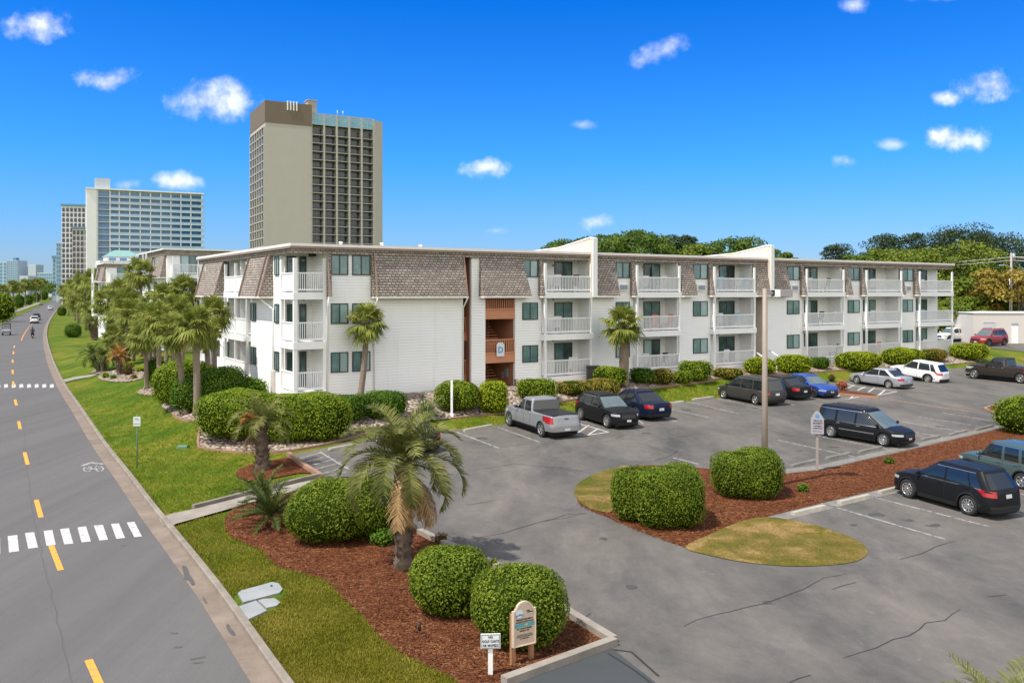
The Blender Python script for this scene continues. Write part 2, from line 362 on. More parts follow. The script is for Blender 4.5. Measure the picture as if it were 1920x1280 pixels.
    M['sign_grey'] = mat('sign_grey', (.34, .33, .38), .6, var=.08, vscale=6); M['sign_blue'] = mat('sign_blue', (.10, .26, .50), .5); M['post_wood'] = mat('post_wood', (.33, .165, .075), .7, var=.15, vscale=6)
    M['post_grey'] = mat('grey_post', (.30, .26, .23), .8, var=.15, vscale=6); M['wire'] = mat('wire', (.55, .55, .57), .6); M['ac'] = mat('ac_grille', (.30, .33, .36), .5)
build_mats()
# ------------------------------------------------------------------ ground, road, lot
def struct(o): o['kind'] = 'structure'; return o
def spline(P, n=6, closed=False):
    P = [np.asarray(p, float) for p in P]; out = []; L = len(P)
    for i in range(L if closed else L-1):
        p1, p2 = P[i], P[(i+1) % L]; p0 = P[i-1] if (closed or i) else 2*p1-p2; p3 = P[(i+2) % L] if (closed or i+2 < L) else 2*p2-p1
        for k in range(n):
            t = k/n; out.append(.5*((2*p1)+(-p0+p2)*t+(2*p0-5*p1+4*p2-p3)*t*t+(-p0+3*p1-3*p2+p3)*t**3))
    if not closed: out.append(P[-1])
    return out
def gpts(px, dz=0): return [G(x, y, dz)[:2] for x, y in px]
def resample(P, step):
    out = [P[0]]
    for a, b in zip(P[:-1], P[1:]):
        n = max(1, int(np.ceil(np.linalg.norm(b-a)/step)))
        out += [a+(b-a)*k/n for k in range(1, n+1)]
    return out
def offset(P, d):
    """shift a path to its left by d"""
    P = np.array(P); T = np.gradient(P, axis=0); T /= np.linalg.norm(T, axis=1)[:, None]+1e-9
    return P+np.stack([-T[:, 1], T[:, 0]], 1)*d
def drape(name, pts, m, dz, cell=1.25, parent=None):
    bm = bmesh.new(); vs = [bm.verts.new((p[0], p[1], 0)) for p in pts]
    f_ = bm.faces.new(vs); f_.normal_update(); bmesh.ops.triangulate(bm, faces=bm.faces[:], ngon_method='EAR_CLIP')
    a = np.array([p[:2] for p in pts]); lo, hi = a.min(0), a.max(0)
    for ax in (0, 1):
        c0, c1 = max(lo[ax], -70), min(hi[ax], 110); no = (1, 0, 0) if ax == 0 else (0, 1, 0)
        k = math.ceil(c0/cell)*cell
        while k < c1:
            co = (k, 0, 0) if ax == 0 else (0, k, 0)
            bmesh.ops.bisect_plane(bm, geom=bm.verts[:]+bm.edges[:]+bm.faces[:], plane_co=co, plane_no=no, dist=1e-5); k += cell
    for v in bm.verts: v.co.z = float(ht(v.co.x, v.co.y))+dz
    bmesh.ops.recalc_face_normals(bm, faces=bm.faces[:])
    me = bpy.data.meshes.new(name); bm.to_mesh(me); bm.free()
    if len(me.polygons) and me.polygons[0].normal.z < 0: me.flip_normals()
    me.materials.append(m); o = bpy.data.objects.new(name, me); return link(o, parent)
def ribbon_geo(mb, P, wd, dz, step=.6, m=0, taper=False, jit=0.0):
    P = resample([np.asarray(p[:2], float) for p in P], step)
    if jit:
        rr = random.Random(len(P)); P = [P[0]]+[p+np.array((rr.uniform(-jit, jit), rr.uniform(-jit, jit))) for p in P[1:-1]]+[P[-1]]
    n = len(P); ww = [wd*(.35+.65*math.sin(math.pi*(i+.5)/n)) if taper else wd for i in range(n)]
    T = np.gradient(np.array(P), axis=0); T /= np.linalg.norm(T, axis=1)[:, None]+1e-9
    V = []
    for i, p in enumerate(P):
        nn = np.array((-T[i][1], T[i][0]))*ww[i]/2
        for q in (p+nn, p-nn): V.append((q[0], q[1], float(ht(*q))+dz))
    mb.add(V, [(2*i, 2*i+1, 2*i+3, 2*i+2) for i in range(n-1)], m)
def sweep(name, P, prof, m, step=.8, parent=None, dz=0):
    """prof: closed polygon of (offset to the left, height)"""
    P = np.array(resample([np.asarray(p[:2], float) for p in P], step)); k = len(prof)
    T = np.gradient(P, axis=0); T /= np.linalg.norm(T, axis=1)[:, None]+1e-9; N = np.stack([-T[:, 1], T[:, 0]], 1)
    V = []
    for p, nn in zip(P, N):
        for (o, z) in prof: q = p+nn*o; V.append((q[0], q[1], float(ht(*p))+z+dz))
    F = [(i*k+j, i*k+(j+1) % k, (i+1)*k+(j+1) % k, (i+1)*k+j) for i in range(len(P)-1) for j in range(k)]
    F += [tuple(range(k))[::-1], tuple((len(P)-1)*k+j for j in range(k))]
    o = mesh_np(name, V, F, m, parent); bm = bmesh.new(); bm.from_mesh(o.data); bmesh.ops.recalc_face_normals(bm, faces=bm.faces[:]); bm.to_mesh(o.data); bm.free()
    return o
# the ground sheet
gx = np.concatenate([-np.geomspace(9000, 75, 22), np.arange(-70, 110.1, 1.25), np.geomspace(115, 9000, 22)])
gy = np.concatenate([-np.geomspace(3000, 8, 14), np.arange(0, 120.1, 1.25), np.geomspace(125, 12000, 28)])
X_, Y_ = np.meshgrid(gx, gy); Z_ = ht(X_, Y_)-.028
nx, ny = len(gx), len(gy); I = np.arange(nx*ny).reshape(ny, nx)
struct(mesh_np('ground', np.stack([X_.ravel(), Y_.ravel(), Z_.ravel()], 1), np.stack([I[:-1, :-1], I[:-1, 1:], I[1:, 1:], I[1:, :-1]], -1).reshape(-1, 4), M['lawn']))
# road
edge_px = [(690, 1620), (610, 1500), (470, 1280), (357, 1100), (257, 960), (215, 897), (172, 835), (135, 772), (107, 725), (94, 695), (86, 670), (81, 642), (81, 624), (86, 608), (97, 590), (107, 579), (114, 571), (119, 566), (119, 562), (112, 559)]
REDGE = [np.array(p) for p in spline(gpts(edge_px), 8)]
LEDGE = offset(REDGE, 8.8)
struct(drape('road', [p for p in REDGE]+[p for p in LEDGE[::-1]], M['asphalt_road'], .004, 2.5))
near = [p for p in REDGE if p[1] < 420]
struct(sweep('gutter', near, [(0, -.05), (-.46, -.05), (-.46, .03), (0, .016)], M['gutter'], 1.0))
# the kerb stops at the path mouth and goes on
struct(sweep('kerb', offset(near, -.46), [(0, -.05), (0, .13), (-.03, .15), (-.16, .15), (-.18, .13), (-.18, -.05)], M['kerb'], 1.0))
lnear = [p for p in LEDGE if 30 < p[1] < 700]
struct(sweep('kerb', lnear, [(0, -.05), (0, .13), (.18, .13), (.18, -.05)], M['kerb'], 2.0))
sw = [p for p in LEDGE if 90 < p[1] < 600]
struct(drape('sidewalk', list(offset(sw, 3.6))+list(offset(sw, 6.2))[::-1], M['path'], .02, 5))
# parking lot
lot_px = [(600, 1560), (760, 1352), (945, 1282), (1153, 1207), (1063, 1151), (925, 1061), (815, 1013), (787, 999), (700, 922), (655, 893), (606, 897), (541, 853), (600, 842), (680, 822), (760, 812), (855, 806), (920, 799), (1090, 775), (1240, 759), (1336, 747), (1400, 739), (1480, 729), (1530, 722), (1600, 711), (1680, 699), (1780, 691), (1850, 686), (1920, 681), (2100, 670), (2500, 660), (2700, 760), (2900, 1600)]
struct(drape('parking_lot', gpts(lot_px), M['asphalt_lot'], .006))
struct(drape('upper_lot', gpts([(1700, 634), (1756, 646), (1853, 652), (1920, 659), (2200, 690), (2500, 660), (2200, 632), (1900, 622)]), M['asphalt_lot'], .006))
# the patch of newer asphalt at the entrance
struct(drape('entrance_patch', gpts([(760, 1352), (955, 1287), (1145, 1213), (1230, 1280), (1310, 1345), (1250, 1450), (700, 1480)]), mat('new_asphalt', (.048, .053, .055), .8, var=.18, vscale=1.2), .011))
def bed(name, px, m, dz, smooth=True):
    P = gpts(px); P = spline(P, 4, True) if smooth else P
    return struct(drape(name, P, m, dz, 1.25))
# island between the two rows
isl = [(1085, 944), (1108, 958), (1130, 966), (1200, 996), (1285, 1027), (1340, 1000), (1390, 978), (1440, 968), (1536, 944), (1612, 926), (1677, 911), (1920, 856), (2200, 800), (2200, 752), (1920, 795), (1880, 803), (1700, 845), (1540, 881), (1470, 889), (1380, 884), (1300, 876), (1220, 872), (1180, 875), (1130, 883), (1092, 901), (1078, 926)]
struct(drape('mulch_bed', gpts(isl), M['mulch'], .016))
bed('dry_grass', [(1078, 930), (1079, 915), (1092, 901), (1130, 884), (1180, 875), (1165, 920), (1148, 958), (1120, 958), (1098, 949)], M['dry_lawn'], .028)
bed('dry_grass', [(1285, 1027), (1330, 1003), (1385, 980), (1440, 970), (1520, 983), (1590, 1006), (1620, 1023), (1626, 1038), (1608, 1052), (1560, 1060), (1480, 1062), (1400, 1055), (1340, 1044)], M['dry_lawn'], .026)
# front bed
fb = [(421, 978), (422, 994), (436, 1008), (462, 1020), (492, 1032), (506, 1052), (526, 1064), (565, 1074), (608, 1086), (627, 1102), (642, 1122), (662, 1137), (686, 1162), (706, 1190), (735, 1213), (785, 1241), (835, 1264), (868, 1286), (880, 1305), (945, 1284), (1152, 1208), (1063, 1152), (925, 1062), (815, 1014), (787, 1000), (700, 924), (655, 896), (600, 906), (540, 926), (470, 944), (436, 955), (424, 966)]
struct(drape('mulch_bed', gpts(fb), M['mulch'], .016))
bed('mulch_bed', [(442, 890), (450, 879), (480, 868), (515, 862), (541, 858), (565, 873), (588, 886), (560, 887), (530, 893), (490, 901), (455, 899)], M['mulch'], .016)
bed('mulch_bed', [(1564, 731), (1600, 735), (1640, 740), (1646, 745), (1610, 743), (1562, 738)], M['mulch'], .05, False)
bed('mulch_bed', [(1846, 768), (1860, 763), (1925, 765), (1940, 772), (1900, 775), (1860, 774)], M['mulch'], .04, False)
# river rock beds
fac = [tuple(BC+BE*u+BN*-.1) for u in (61.5, 50, 40, 30, 20, 10, 1.5)]
fac2 = [tuple(BC+BE*-.15+BN*t) for t in (1, 6, 12, 18, 22)]
lowr = gpts([(325, 778), (345, 789), (374, 790), (372, 832), (382, 841), (430, 847), (520, 848), (600, 836), (650, 823), (690, 813), (706, 806), (760, 795), (845, 785), (905, 779), (960, 772), (1060, 752), (1130, 742), (1162, 735), (1190, 731), (1250, 725), (1320, 716), (1360, 708), (1450, 703), (1540, 698), (1600, 693), (1700, 687), (1780, 683), (1850, 678)])
upl = gpts([(330, 690), (300, 760)])
struct(drape('river_rock_bed', lowr+fac+fac2+upl, M['rock'], .035))
bed('river_rock_bed', [(183, 709), (190, 702), (215, 694), (250, 692), (272, 700), (266, 710), (235, 716), (205, 715)], M['rock'], .03)
bed('river_rock_bed', [(258, 737), (266, 729), (278, 725), (292, 728), (292, 740), (275, 741)], M['rock'], .03)
bed('river_rock_bed', [(170, 699), (182, 692), (204, 694), (196, 700), (180, 701)], M['rock'], .03)
for nm, px in (('bed_edging', [(325, 778), (345, 789), (374, 790), (371, 832), (382, 841), (430, 847), (520, 848), (600, 836), (650, 823), (690, 813), (706, 806)]), ('bed_edging', [(845, 785), (905, 779), (960, 772), (1060, 752), (1130, 742), (1190, 731), (1320, 716), (1360, 708), (1450, 703), (1600, 693)])):
    struct(sweep(nm, spline(gpts(px), 4), [(-.05, -.05), (-.05, .08), (.05, .08), (.05, -.05)], M['red_kerb'], .8))
# concrete path from the road kerb to the lot
struct(drape('path', gpts([(297, 975), (318, 966), (360, 957), (455, 933), (560, 907), (606, 897), (640, 897), (600, 907), (545, 924), (470, 944), (380, 970), (330, 984), (316, 993), (306, 987)]), M['path'], .05, 1.25))
struct(drape('path', gpts([(118, 718), (140, 712), (170, 707), (182, 703), (176, 702), (140, 707), (112, 713)]), M['path'], .04, 1.25))
struct(sweep('kerb', gpts([(362, 955), (455, 931), (560, 904), (604, 894)]), [(-.08, -.05), (-.08, .17), (.08, .17), (.08, -.05)], M['kerb']))
struct(sweep('kerb', gpts([(541, 853), (565, 872), (604, 896)]), [(-.09, -.05), (-.09, .15), (.09, .15), (.09, -.05)], M['red_kerb']))
struct(sweep('kerb', gpts([(945, 1284), (1152, 1208)]), [(-.10, -.05), (-.10, .16), (.10, .16), (.10, -.05)], M['path'], 1.2))
struct(sweep('kerb', gpts([(1150, 1206), (1063, 1152), (925, 1062), (815, 1014), (787, 1000)]), [(-.10, -.05), (-.10, .155), (.10, .155), (.10, -.05)], M['path'], 1.2))
struct(sweep('kerb', gpts([(1562, 739), (1610, 744), (1648, 747)]), [(-.07, -.05), (-.07, .14), (.07, .14), (.07, -.05)], M['red_kerb']))
struct(sweep('kerb', gpts([(1925, 765), (1862, 763), (1846, 768), (1860, 774), (1905, 777)]), [(-.07, -.05), (-.07, .14), (.07, .14), (.07, -.05)], M['red_kerb']))
# strip of pale concrete edge along the island
struct(drape('lot_edge_strip', gpts([(1440, 969), (1536, 945), (1612, 927), (1677, 912), (1760, 893), (1760, 905), (1690, 922), (1620, 938), (1545, 957), (1465, 977)]), M['stop'], .012))
struct(drape('lot_edge_strip', gpts([(1470, 888), (1540, 880), (1700, 843), (1880, 801), (1880, 796), (1700, 835), (1600, 857), (1540, 871), (1470, 880)]), M['stop'], .012))
# kerb stones along the grass edge by the building row
def wheel_stop(px0, px1, label, m='stop', hgt=.12):
    a, b = G(*px0), G(*px1); L = np.linalg.norm((b-a)[:2]); L = max(1.3, min(2.3, L))
    mb = MB(); mb.prism([(-.09, 0), (.09, 0), (.07, hgt*.8), (.05, hgt), (-.05, hgt), (-.07, hgt*.8)], 'x', -L/2, L/2)
    c = (a+b)/2; o = mb.build('wheel_stop', M[m]); o.location = (c[0], c[1], float(ht(c[0], c[1]))); o.rotation_euler = (0, 0, math.atan2(b[1]-a[1], b[0]-a[0]))
    tag(o, label, 'wheel stop', 'concrete wheel stops'); return o
for p0, p1, lb, mm in [((617, 846), (662, 835), 'pale wheel stop beside the hatched bay in front of the rock bed', 'stop_white'), ((870, 809), (921, 799), 'pale wheel stop in the empty bay left of the silver pickup', 'stop_white'),
        ((1196, 769), (1240, 761), 'wheel stop at the kerb just right of the dark blue sedan', 'stop_white'), ((1246, 759), (1281, 754), 'wheel stop in the middle of the empty bays by the lawn', 'stop_white'), ((1299, 751), (1337, 745), 'wheel stop at the lawn nearest the nose of the dark grey minivan', 'stop_white'),
        ((1486, 966), (1545, 952), 'cream wheel stop in the empty bay nearest the dry grass tip', 'stop_white'), ((1573, 945), (1628, 932), 'cream wheel stop between two white lines left of the black SUV', 'stop_white'), ((1651, 925), (1684, 917), 'cream wheel stop under the nose of the black SUV', 'stop_white'),
        ((1484, 876), (1530, 865), 'grey wheel stop left of the grey sign post', 'stop'), ((1549, 862), (1593, 852), 'grey wheel stop just right of the grey sign post', 'stop'), ((1610, 850), (1652, 840), 'worn pale wheel stop at the near front wheel of the black minivan', 'stop'),
        ((1726, 827), (1762, 819), 'dark wheel stop right of the black minivan, nearest of the three in a row', 'stop'), ((1778, 818), (1812, 809), 'dark wheel stop midway in the row beyond the black minivan', 'stop'), ((1828, 808), (1860, 800), 'dark wheel stop nearest the oleander shrub', 'stop')]:
    wheel_stop(p0, p1, lb, mm)
# ---- paint
def lines(name, L, wd, m, dz=.012, jit=0, taper=False):
    mb = MB()
    for px in L: ribbon_geo(mb, gpts(px), wd, dz, jit=jit, taper=taper)
    return struct(mb.build(name, m))
lines('parking_bay_lines', [[(856, 810), (935, 840)], [(934, 801), (1012, 829)], [(1243, 764), (1330, 783)], [(1286, 752), (1387, 776)], [(1344, 747), (1430, 766)], [(1190, 783), (1207, 795)], [(1236, 780), (1270, 791)], [(1453, 750), (1490, 760)],
    [(1459, 825), (1605, 857)], [(1519, 815), (1665, 842)], [(1536, 942), (1773, 1011)], [(1618, 927), (1855, 987)], [(1690, 907), (1925, 966)], [(1770, 895), (1960, 936)], [(1261, 858), (1310, 870)], [(1400, 838), (1450, 850)],
    [(1690, 790), (1805, 810)], [(1723, 782), (1855, 802)], [(1768, 774), (1880, 792)], [(1700, 806), (1770, 821)], [(1700, 716), (1765, 725)], [(1780, 697), (1835, 705)], [(1785, 705), (1800, 707)], [(1630, 728), (1722, 729)]], .10, M['bay_paint'])
lines('hatched_bay_lines', [[(548, 858), (607, 895)], [(600, 847), (640, 872), (655, 880)], [(556, 861), (604, 848)], [(568, 867), (618, 854)], [(578, 874), (630, 860)], [(588, 881), (642, 866)], [(600, 889), (655, 874)], [(607, 896), (650, 884)]], .09, M['bay_paint'])
lines('hatched_bay_lines', [[(1081, 793), (1141, 810)], [(1141, 810), (1093, 817)], [(1104, 797), (1080, 814)], [(1122, 803), (1103, 815)], [(1065, 811), (1093, 817)]], .10, M['white_paint'])
lines('hatched_bay_lines', [[(1568, 746), (1590, 748), (1622, 742)], [(1570, 744), (1579, 736)], [(1595, 747), (1601, 741)], [(1646, 741), (1682, 734), (1622, 727), (1588, 719)], [(1590, 727), (1602, 722)], [(1608, 732), (1622, 725)], [(1628, 735), (1640, 727)], [(1648, 740), (1660, 731)]], .12, M['white_paint'])
lines('red_lane_line', [[(1642, 746), (1720, 757), (1822, 772)]], .16, M['red_line'])
lines('pavement_cracks', [[(1283, 1174), (1310, 1163), (1345, 1153), (1400, 1138), (1480, 1115), (1550, 1085), (1588, 1076)], [(1210, 830), (1236, 825), (1300, 815)], [(1210, 833), (1222, 839), (1245, 846), (1258, 850), (1270, 845), (1262, 853), (1240, 860), (1215, 866), (1195, 870)],
    [(856, 889), (900, 880), (965, 870), (1050, 877), (1085, 883), (1115, 888)], [(868, 948), (932, 937)], [(1155, 823), (1170, 815)], [(1580, 1234), (1640, 1213), (1700, 1190), (1800, 1143)], [(1852, 1119), (1888, 1115)], [(880, 1011), (950, 998), (1010, 980), (1100, 962)],
    [(1022, 978), (1060, 966), (1100, 962)], [(1406, 797), (1424, 802), (1460, 812), (1500, 820)], [(936, 840), (985, 833), (1010, 829)], [(1090, 1162), (1108, 1150)], [(1560, 1105), (1605, 1092)], [(1687, 1049), (1792, 1014)], [(1480, 1280), (1520, 1266)]], .024, M['crack'], .014, jit=.08, taper=True)
lines('pavement_cracks', [[(1140, 1225), (1185, 1255), (1235, 1292)], [(1150, 1218), (1185, 1222), (1235, 1268)]], .05, M['crack'], .017, jit=.02)
mb = MB()
for q in [((57, 178), (130, 168), (143, 290), (68, 300)), ((187, 155), (255, 147), (285, 262), (212, 272)), ((327, 138), (393, 132), (418, 243), (348, 250)), ((450, 125), (517, 118), (550, 233), (482, 240)), ((580, 112), (645, 104), (682, 217), (612, 224)), ((703, 98), (772, 93), (810, 204), (745, 210)), ((832, 86), (892, 82), (938, 190), (873, 198)), ((950, 75), (1008, 70), (1065, 180), (1008, 186)), ((-75, 198), (0, 188), (2, 312), (-80, 322))]:
    mb.add([G(x/4, 960+y/4, .010) for x, y in q], [(3, 2, 1, 0)])
struct(mb.build('crosswalk_stripes', M['white_paint'])); mb = MB()
for x0 in (-27, 30, 88, 145, 203, 260, 317, 374):
    mb.add([G(x/4, 420+y/4, .010) for x, y in ((x0, 1202), (x0+27, 1198), (x0+31, 1222), (x0+1, 1228))], [(3, 2, 1, 0)])
struct(mb.build('crosswalk_stripes', M['white_paint']))
lines('centre_line_dashes', [[(166, 1237), (190, 1290)], [(96, 1023), (114, 1069)], [(68, 937), (77, 970)], [(46, 848), (52, 871)], [(35, 790), (38, 804)], [(28, 749), (31, 760)], [(24.5, 715), (25, 724)], [(23.5, 693), (24, 701)], [(23.5, 674), (23.8, 680)], [(25.5, 659), (25, 664)], [(27, 648), (26.5, 652)]], .15, M['yellow_paint'])
mb = MB(); cl = offset(REDGE, 2.9)
acc = 0
for a, b in zip(cl[:-1], cl[1:]):
    if a[1] > 130 and b[1] < 500:
        d = np.linalg.norm(b-a); n = max(1, int(d/9))
        for k in range(n): p = a+(b-a)*(k/n); ribbon_geo(mb, [p, p+(b-a)/d*3], .15, .012, step=4)
struct(mb.build('centre_line_dashes', M['yellow_paint']))
lines('bicycle_marking', [[(153, 874), (172, 868), (194, 871)], [(152, 872.5), (172, 866.5), (193, 869.5)]], .14, M['bay_paint'])
mb = MB()
for cx_, cy_ in ((163.5, 879.5), (187, 879)):
    ribbon_geo(mb, gpts([(cx_+6.5*math.cos(a), cy_+4.6*math.sin(a)) for a in np.linspace(0, 2*math.pi, 17)]), .07, .012, .3)
for L in ([(163, 879), (169, 875), (182, 875), (174, 881), (169, 875)], [(174, 881), (163, 879)], [(182, 875), (187, 879)], [(180, 873), (183, 876)], [(167, 874), (171, 874)]): ribbon_geo(mb, gpts(L), .07, .0125, .3)
struct(mb.build('bicycle_marking', M['bay_paint']))
for px in ([(341, 1064), (347, 1062), (352, 1068), (355, 1078), (362, 1087), (365, 1096), (359, 1098), (354, 1090), (346, 1086), (344, 1075)], [(424, 1174), (429, 1172), (433, 1180), (439, 1186), (441, 1193), (434, 1191), (427, 1184)], [(380, 1120), (384, 1124), (388, 1133), (383, 1129)]):
    struct(drape('gutter_stain', spline(gpts(px), 3, True), M['stain'], .034, 5))
lines('road_stains', [[(357, 1236), (385, 1231)], [(362, 1243), (381, 1241)], [(320, 1187), (333, 1187)], [(327, 1213), (341, 1213)], [(228, 1023), (236, 1022)]], .10, M['stain'], .009, taper=True)
lines('road_seam', [[(42, 720), (45, 800), (50, 880), (62, 960), (80, 1050), (105, 1150), (140, 1290)]], .022, mat('seam', (.085, .085, .088), .9), .008, jit=.03)
# three pale concrete slabs in the verge
def slab_thing(px, label, zt):
    P = gpts(px); c = np.mean(P, 0); mb = MB(); mb.prism([tuple(p-c) for p in P], 'z', -.05, zt)
    o = mb.build('concrete_slab', M['slab']); o.location = (c[0], c[1], float(ht(*c)))
    bm = bmesh.new(); bm.from_mesh(o.data); bmesh.ops.recalc_face_normals(bm, faces=bm.faces[:]); bm.to_mesh(o.data); bm.free()
    tag(o, label, 'slab', 'concrete covers in the verge')
slab_thing([(446, 1113), (452, 1108), (510, 1092), (522, 1094), (530, 1105), (524, 1112), (456, 1130)], 'long pale concrete cover with a dark lifting hole, in the grass', .025)
slab_thing([(435, 1145), (442, 1140), (480, 1127), (500, 1146), (456, 1167), (448, 1169)], 'pale concrete cover lying against the road kerb', .03)
slab_thing([(484, 1126), (494, 1123), (515, 1122), (526, 1130), (518, 1136), (500, 1140)], 'small pinkish concrete cover wedged between the two larger ones', .02)
struct(drape('slab_hole', gpts([(507, 1098), (511, 1098), (511, 1101), (507, 1101)]), M['crack'], .03, 5))

ro_ = random.Random(5); M['oil'] = mat('oil_stain', (.060, .057, .052), .8, var=.35, vscale=5)
for (px_, py_, r_) in [(905, 822, .35), (975, 818, .25), (1290, 768, .4), (1330, 764, .25), (1365, 757, .3), (1560, 838, .35), (1500, 845, .25), (1760, 800, .4), (1805, 795, .3), (1640, 965, .32), (1700, 975, .22), (1600, 985, .2), (1750, 985, .28), (1210, 812, .3), (1420, 765, .3), (1250, 790, .2), (1130, 1010, .18), (1180, 1100, .2), (1440, 1130, .16)]:
    c_ = G(px_, py_)[:2]; k_ = [c_+np.array((math.cos(a), math.sin(a)))*r_*ro_.uniform(.35, 1.1) for a in np.linspace(0, 2*math.pi, 9)[:-1]]
    struct(drape('oil_stain', spline(k_, 3, True), M['oil'], .009, 5))
# ------------------------------------------------------------------ main apartment building (local x along the front, y into the building)
def sx(px):
    k = (px-CX)/FPX; return (k*BC[1]-BC[0])/(BE[0]-k*BE[1])
def sy(px):
    k = (px-CX)/FPX; return (k*BC[1]-BC[0])/(BN[0]-k*BN[1])
S = [2.02, 4.71, 7.40]; ROOF = 10.0
FACING = math.atan2(BE[1], BE[0])
apt = thing('apartment_building', 'long white three storey apartment building with shingled mansard panels and rows of balconies', 'apartment building', (BC[0], BC[1], 0), FACING)
LEN, DEP = 61.75, 21.9
def window(parent, x, z, wd, hg, y=0.0, side=False, split=.5, glass='glass', curtain=0):
    """sliding window: frame mesh with its pane as a sub-part; side=True puts it on the x=0 wall"""
    f = MB(); t = .055; d = .06
    def bx(mb, a, b, c, e, p, q):
        if side: mb.box(y-q, y-p, a, b, c, e)
        else: mb.box(a, b, y-q, y-p, c, e)
    bx(f, x, x+wd, z, z+t, 0, d); bx(f, x, x+wd, z+hg-t, z+hg, 0, d); bx(f, x, x+t, z+t, z+hg-t, 0, d); bx(f, x+wd-t, x+wd, z+t, z+hg-t, 0, d)
    bx(f, x+wd*split-t*.6, x+wd*split+t*.6, z+t, z+hg-t, 0, d*.9)
    fo = f.build('window', M['frame'], parent)
    k_ = (int(abs(x*7.3+z*3.1)) % 3); ga, gb = (('glass', 'glass_light'), ('glass', 'glass'), ('glass_light', 'glass_light'))[k_ if k_ < 2 or random.random() < .5 else 0]
    g = MB(); bx(g, x+t, x+wd*split, z+t, z+hg-t, .004, .025); g.build('pane', M[ga], fo); g = MB(); bx(g, x+wd*split, x+wd-t, z+t, z+hg-t, .004, .025); g.build('pane', M[gb], fo)
    return fo
def railing(mb, a, b, z0, z1, sp=.125, t=.022, solid=False):
    a, b = Vector((*a, 0)), Vector((*b, 0)); d = (b-a); L = d.length; d.normalize(); n = Vector((-d.y, d.x, 0))
    def bar(s0, s1, w_, za, zb):
        V = []
        for zz in (za, zb):
            for (s_, q) in ((s0, -w_), (s1, -w_), (s1, w_), (s0, w_)): p = a+d*s_+n*q; V.append((p.x, p.y, zz))
        mb.add(V, [(3, 2, 1, 0), (4, 5, 6, 7), (0, 1, 5, 4), (1, 2, 6, 5), (2, 3, 7, 6), (3, 0, 4, 7)])
    bar(0, L, .05, z1-.07, z1); bar(0, L, .04, z0, z0+.10)
    if solid: bar(.02, L-.02, .02, z0+.1, z1-.07); return
    k = max(2, int(L/sp))
    for i in range(k+1): s_ = .04+(L-.08)*i/k; bar(s_-t, s_+t, .018, z0+.1, z1-.07)
def balcony(parent, x0, x1, lev, proj=.45, dep=1.35, door=(.50, .88), win=(.03, .20), open_left=False, lightfix=True, openrt=False):
    """slab and posts with railing, sliding door, side window as sub-parts; lev = floor height"""
    b = MB(); z = S[lev]; zt = (S[lev+1] if lev < 2 else 9.62)-.42
    b.box(x0-.06, x1+.06, -proj, dep, z-.40, z-.02)            # slab with fascia
    for xx in (x0+.05, x1-.09): b.box(xx-.07, xx+.07, -proj+.03, -proj+.17, z-.02, zt+.02)
    o = b.build('balcony', M['trim'], parent)
    r = MB(); yy = -proj+.10
    railing(r, (x0+.12, yy), (x1-.16, yy), z+.06, z+1.02)
    if proj > .3: railing(r, (x0+.05, yy+.08), (x0+.05, 0), z+.06, z+1.02, solid=True); railing(r, (x1-.09, yy+.08), (x1-.09, 0), z+.06, z+1.02, solid=True)
    r.build('railing', M['trim'], o)
    w_ = x1-x0
    d = MB(); a, c = x0+w_*door[0], x0+w_*door[1]; t = .07; yb = dep-.13
    for q in ((a, c, z+1.93, z+2.0), (a, a+t, z, z+1.93), (c-t, c, z, z+1.93), ((a+c)/2-t/2, (a+c)/2+t/2, z, z+1.93)): d.box(q[0], q[1], yb-.06, yb, q[2], q[3])
    do = d.build('sliding_door', M['frame'], o)
    g = MB(); g.box(a+t, (a+c)/2, yb-.03, yb-.004, z+.02, z+1.93); g.build('door_glass', M[random.choice(['glass_dark', 'glass', 'glass_light'])], o); g = MB(); g.box((a+c)/2, c-t, yb-.03, yb-.004, z+.02, z+1.93); g.build('door_glass', M[random.choice(['glass_dark', 'glass_dark', 'glass'])], o)
    if win:
        a, c = x0+w_*win[0], x0+w_*win[1]
        d = MB(); t = .05
        for q in ((a, c, z+1.93, z+1.98), (a, c, z+.7, z+.75), (a, a+t, z+.75, z+1.93), (c-t, c, z+.75, z+1.93)): d.box(q[0], q[1], yb-.05, yb, q[2], q[3])
        d.build('side_window', M['frame'], o); g = MB(); g.box(a+t, c-t, yb-.025, yb-.004, z+.75, z+1.93); g.build('window_pane', M['glass'], o)
    if lightfix:
        l = MB(); l.lathe([(.01, -.10), (.09, -.08), (.10, -.02), (.03, 0)], 8, axis='z', c=(x0+w_*.38, dep*.55, zt-.03)); l.build('ceiling_light', M['brown_trim'], o)
    return o
def mansard(parent, x0, x1, sl=0.0, sr=0.0, z0=7.12, z1=9.50, out=.62, side=False, name='mansard_panel'):
    """sloping shingled panel hung in front of the top storey; sl, sr: extra spread at the bottom"""
    y0, y1 = -out, -.12
    V = [(x0-sl, y0, z0), (x1+sr, y0, z0), (x1, y1, z1), (x0, y1, z1), (x0-sl, .0, z0), (x1+sr, .0, z0), (x1, .0, z1), (x0, .0, z1)]
    if side: V = [(q[1], q[0], q[2]) for q in V]
    F = [(0, 1, 2, 3), (5, 4, 7, 6), (4, 5, 1, 0), (3, 2, 6, 7), (4, 0, 3, 7), (1, 5, 6, 2)]
    if side: F = [f[::-1] for f in F]
    o = mesh_np(name, V, F, M['shingle'], parent)
    t = MB()   # drip board under the panel
    if side: t.box(y0-.03, -.02, x0-sl, x1+sr, z0-.09, z0)
    else: t.box(x0-sl, x1+sr, y0-.03, -.02, z0-.09, z0)
    t.build('drip_board', M['roof_edge'], o)
    return o
def bar3(mb, p, q, w_=.06):
    mb.tube([p, q], w_, 4, smooth=False)
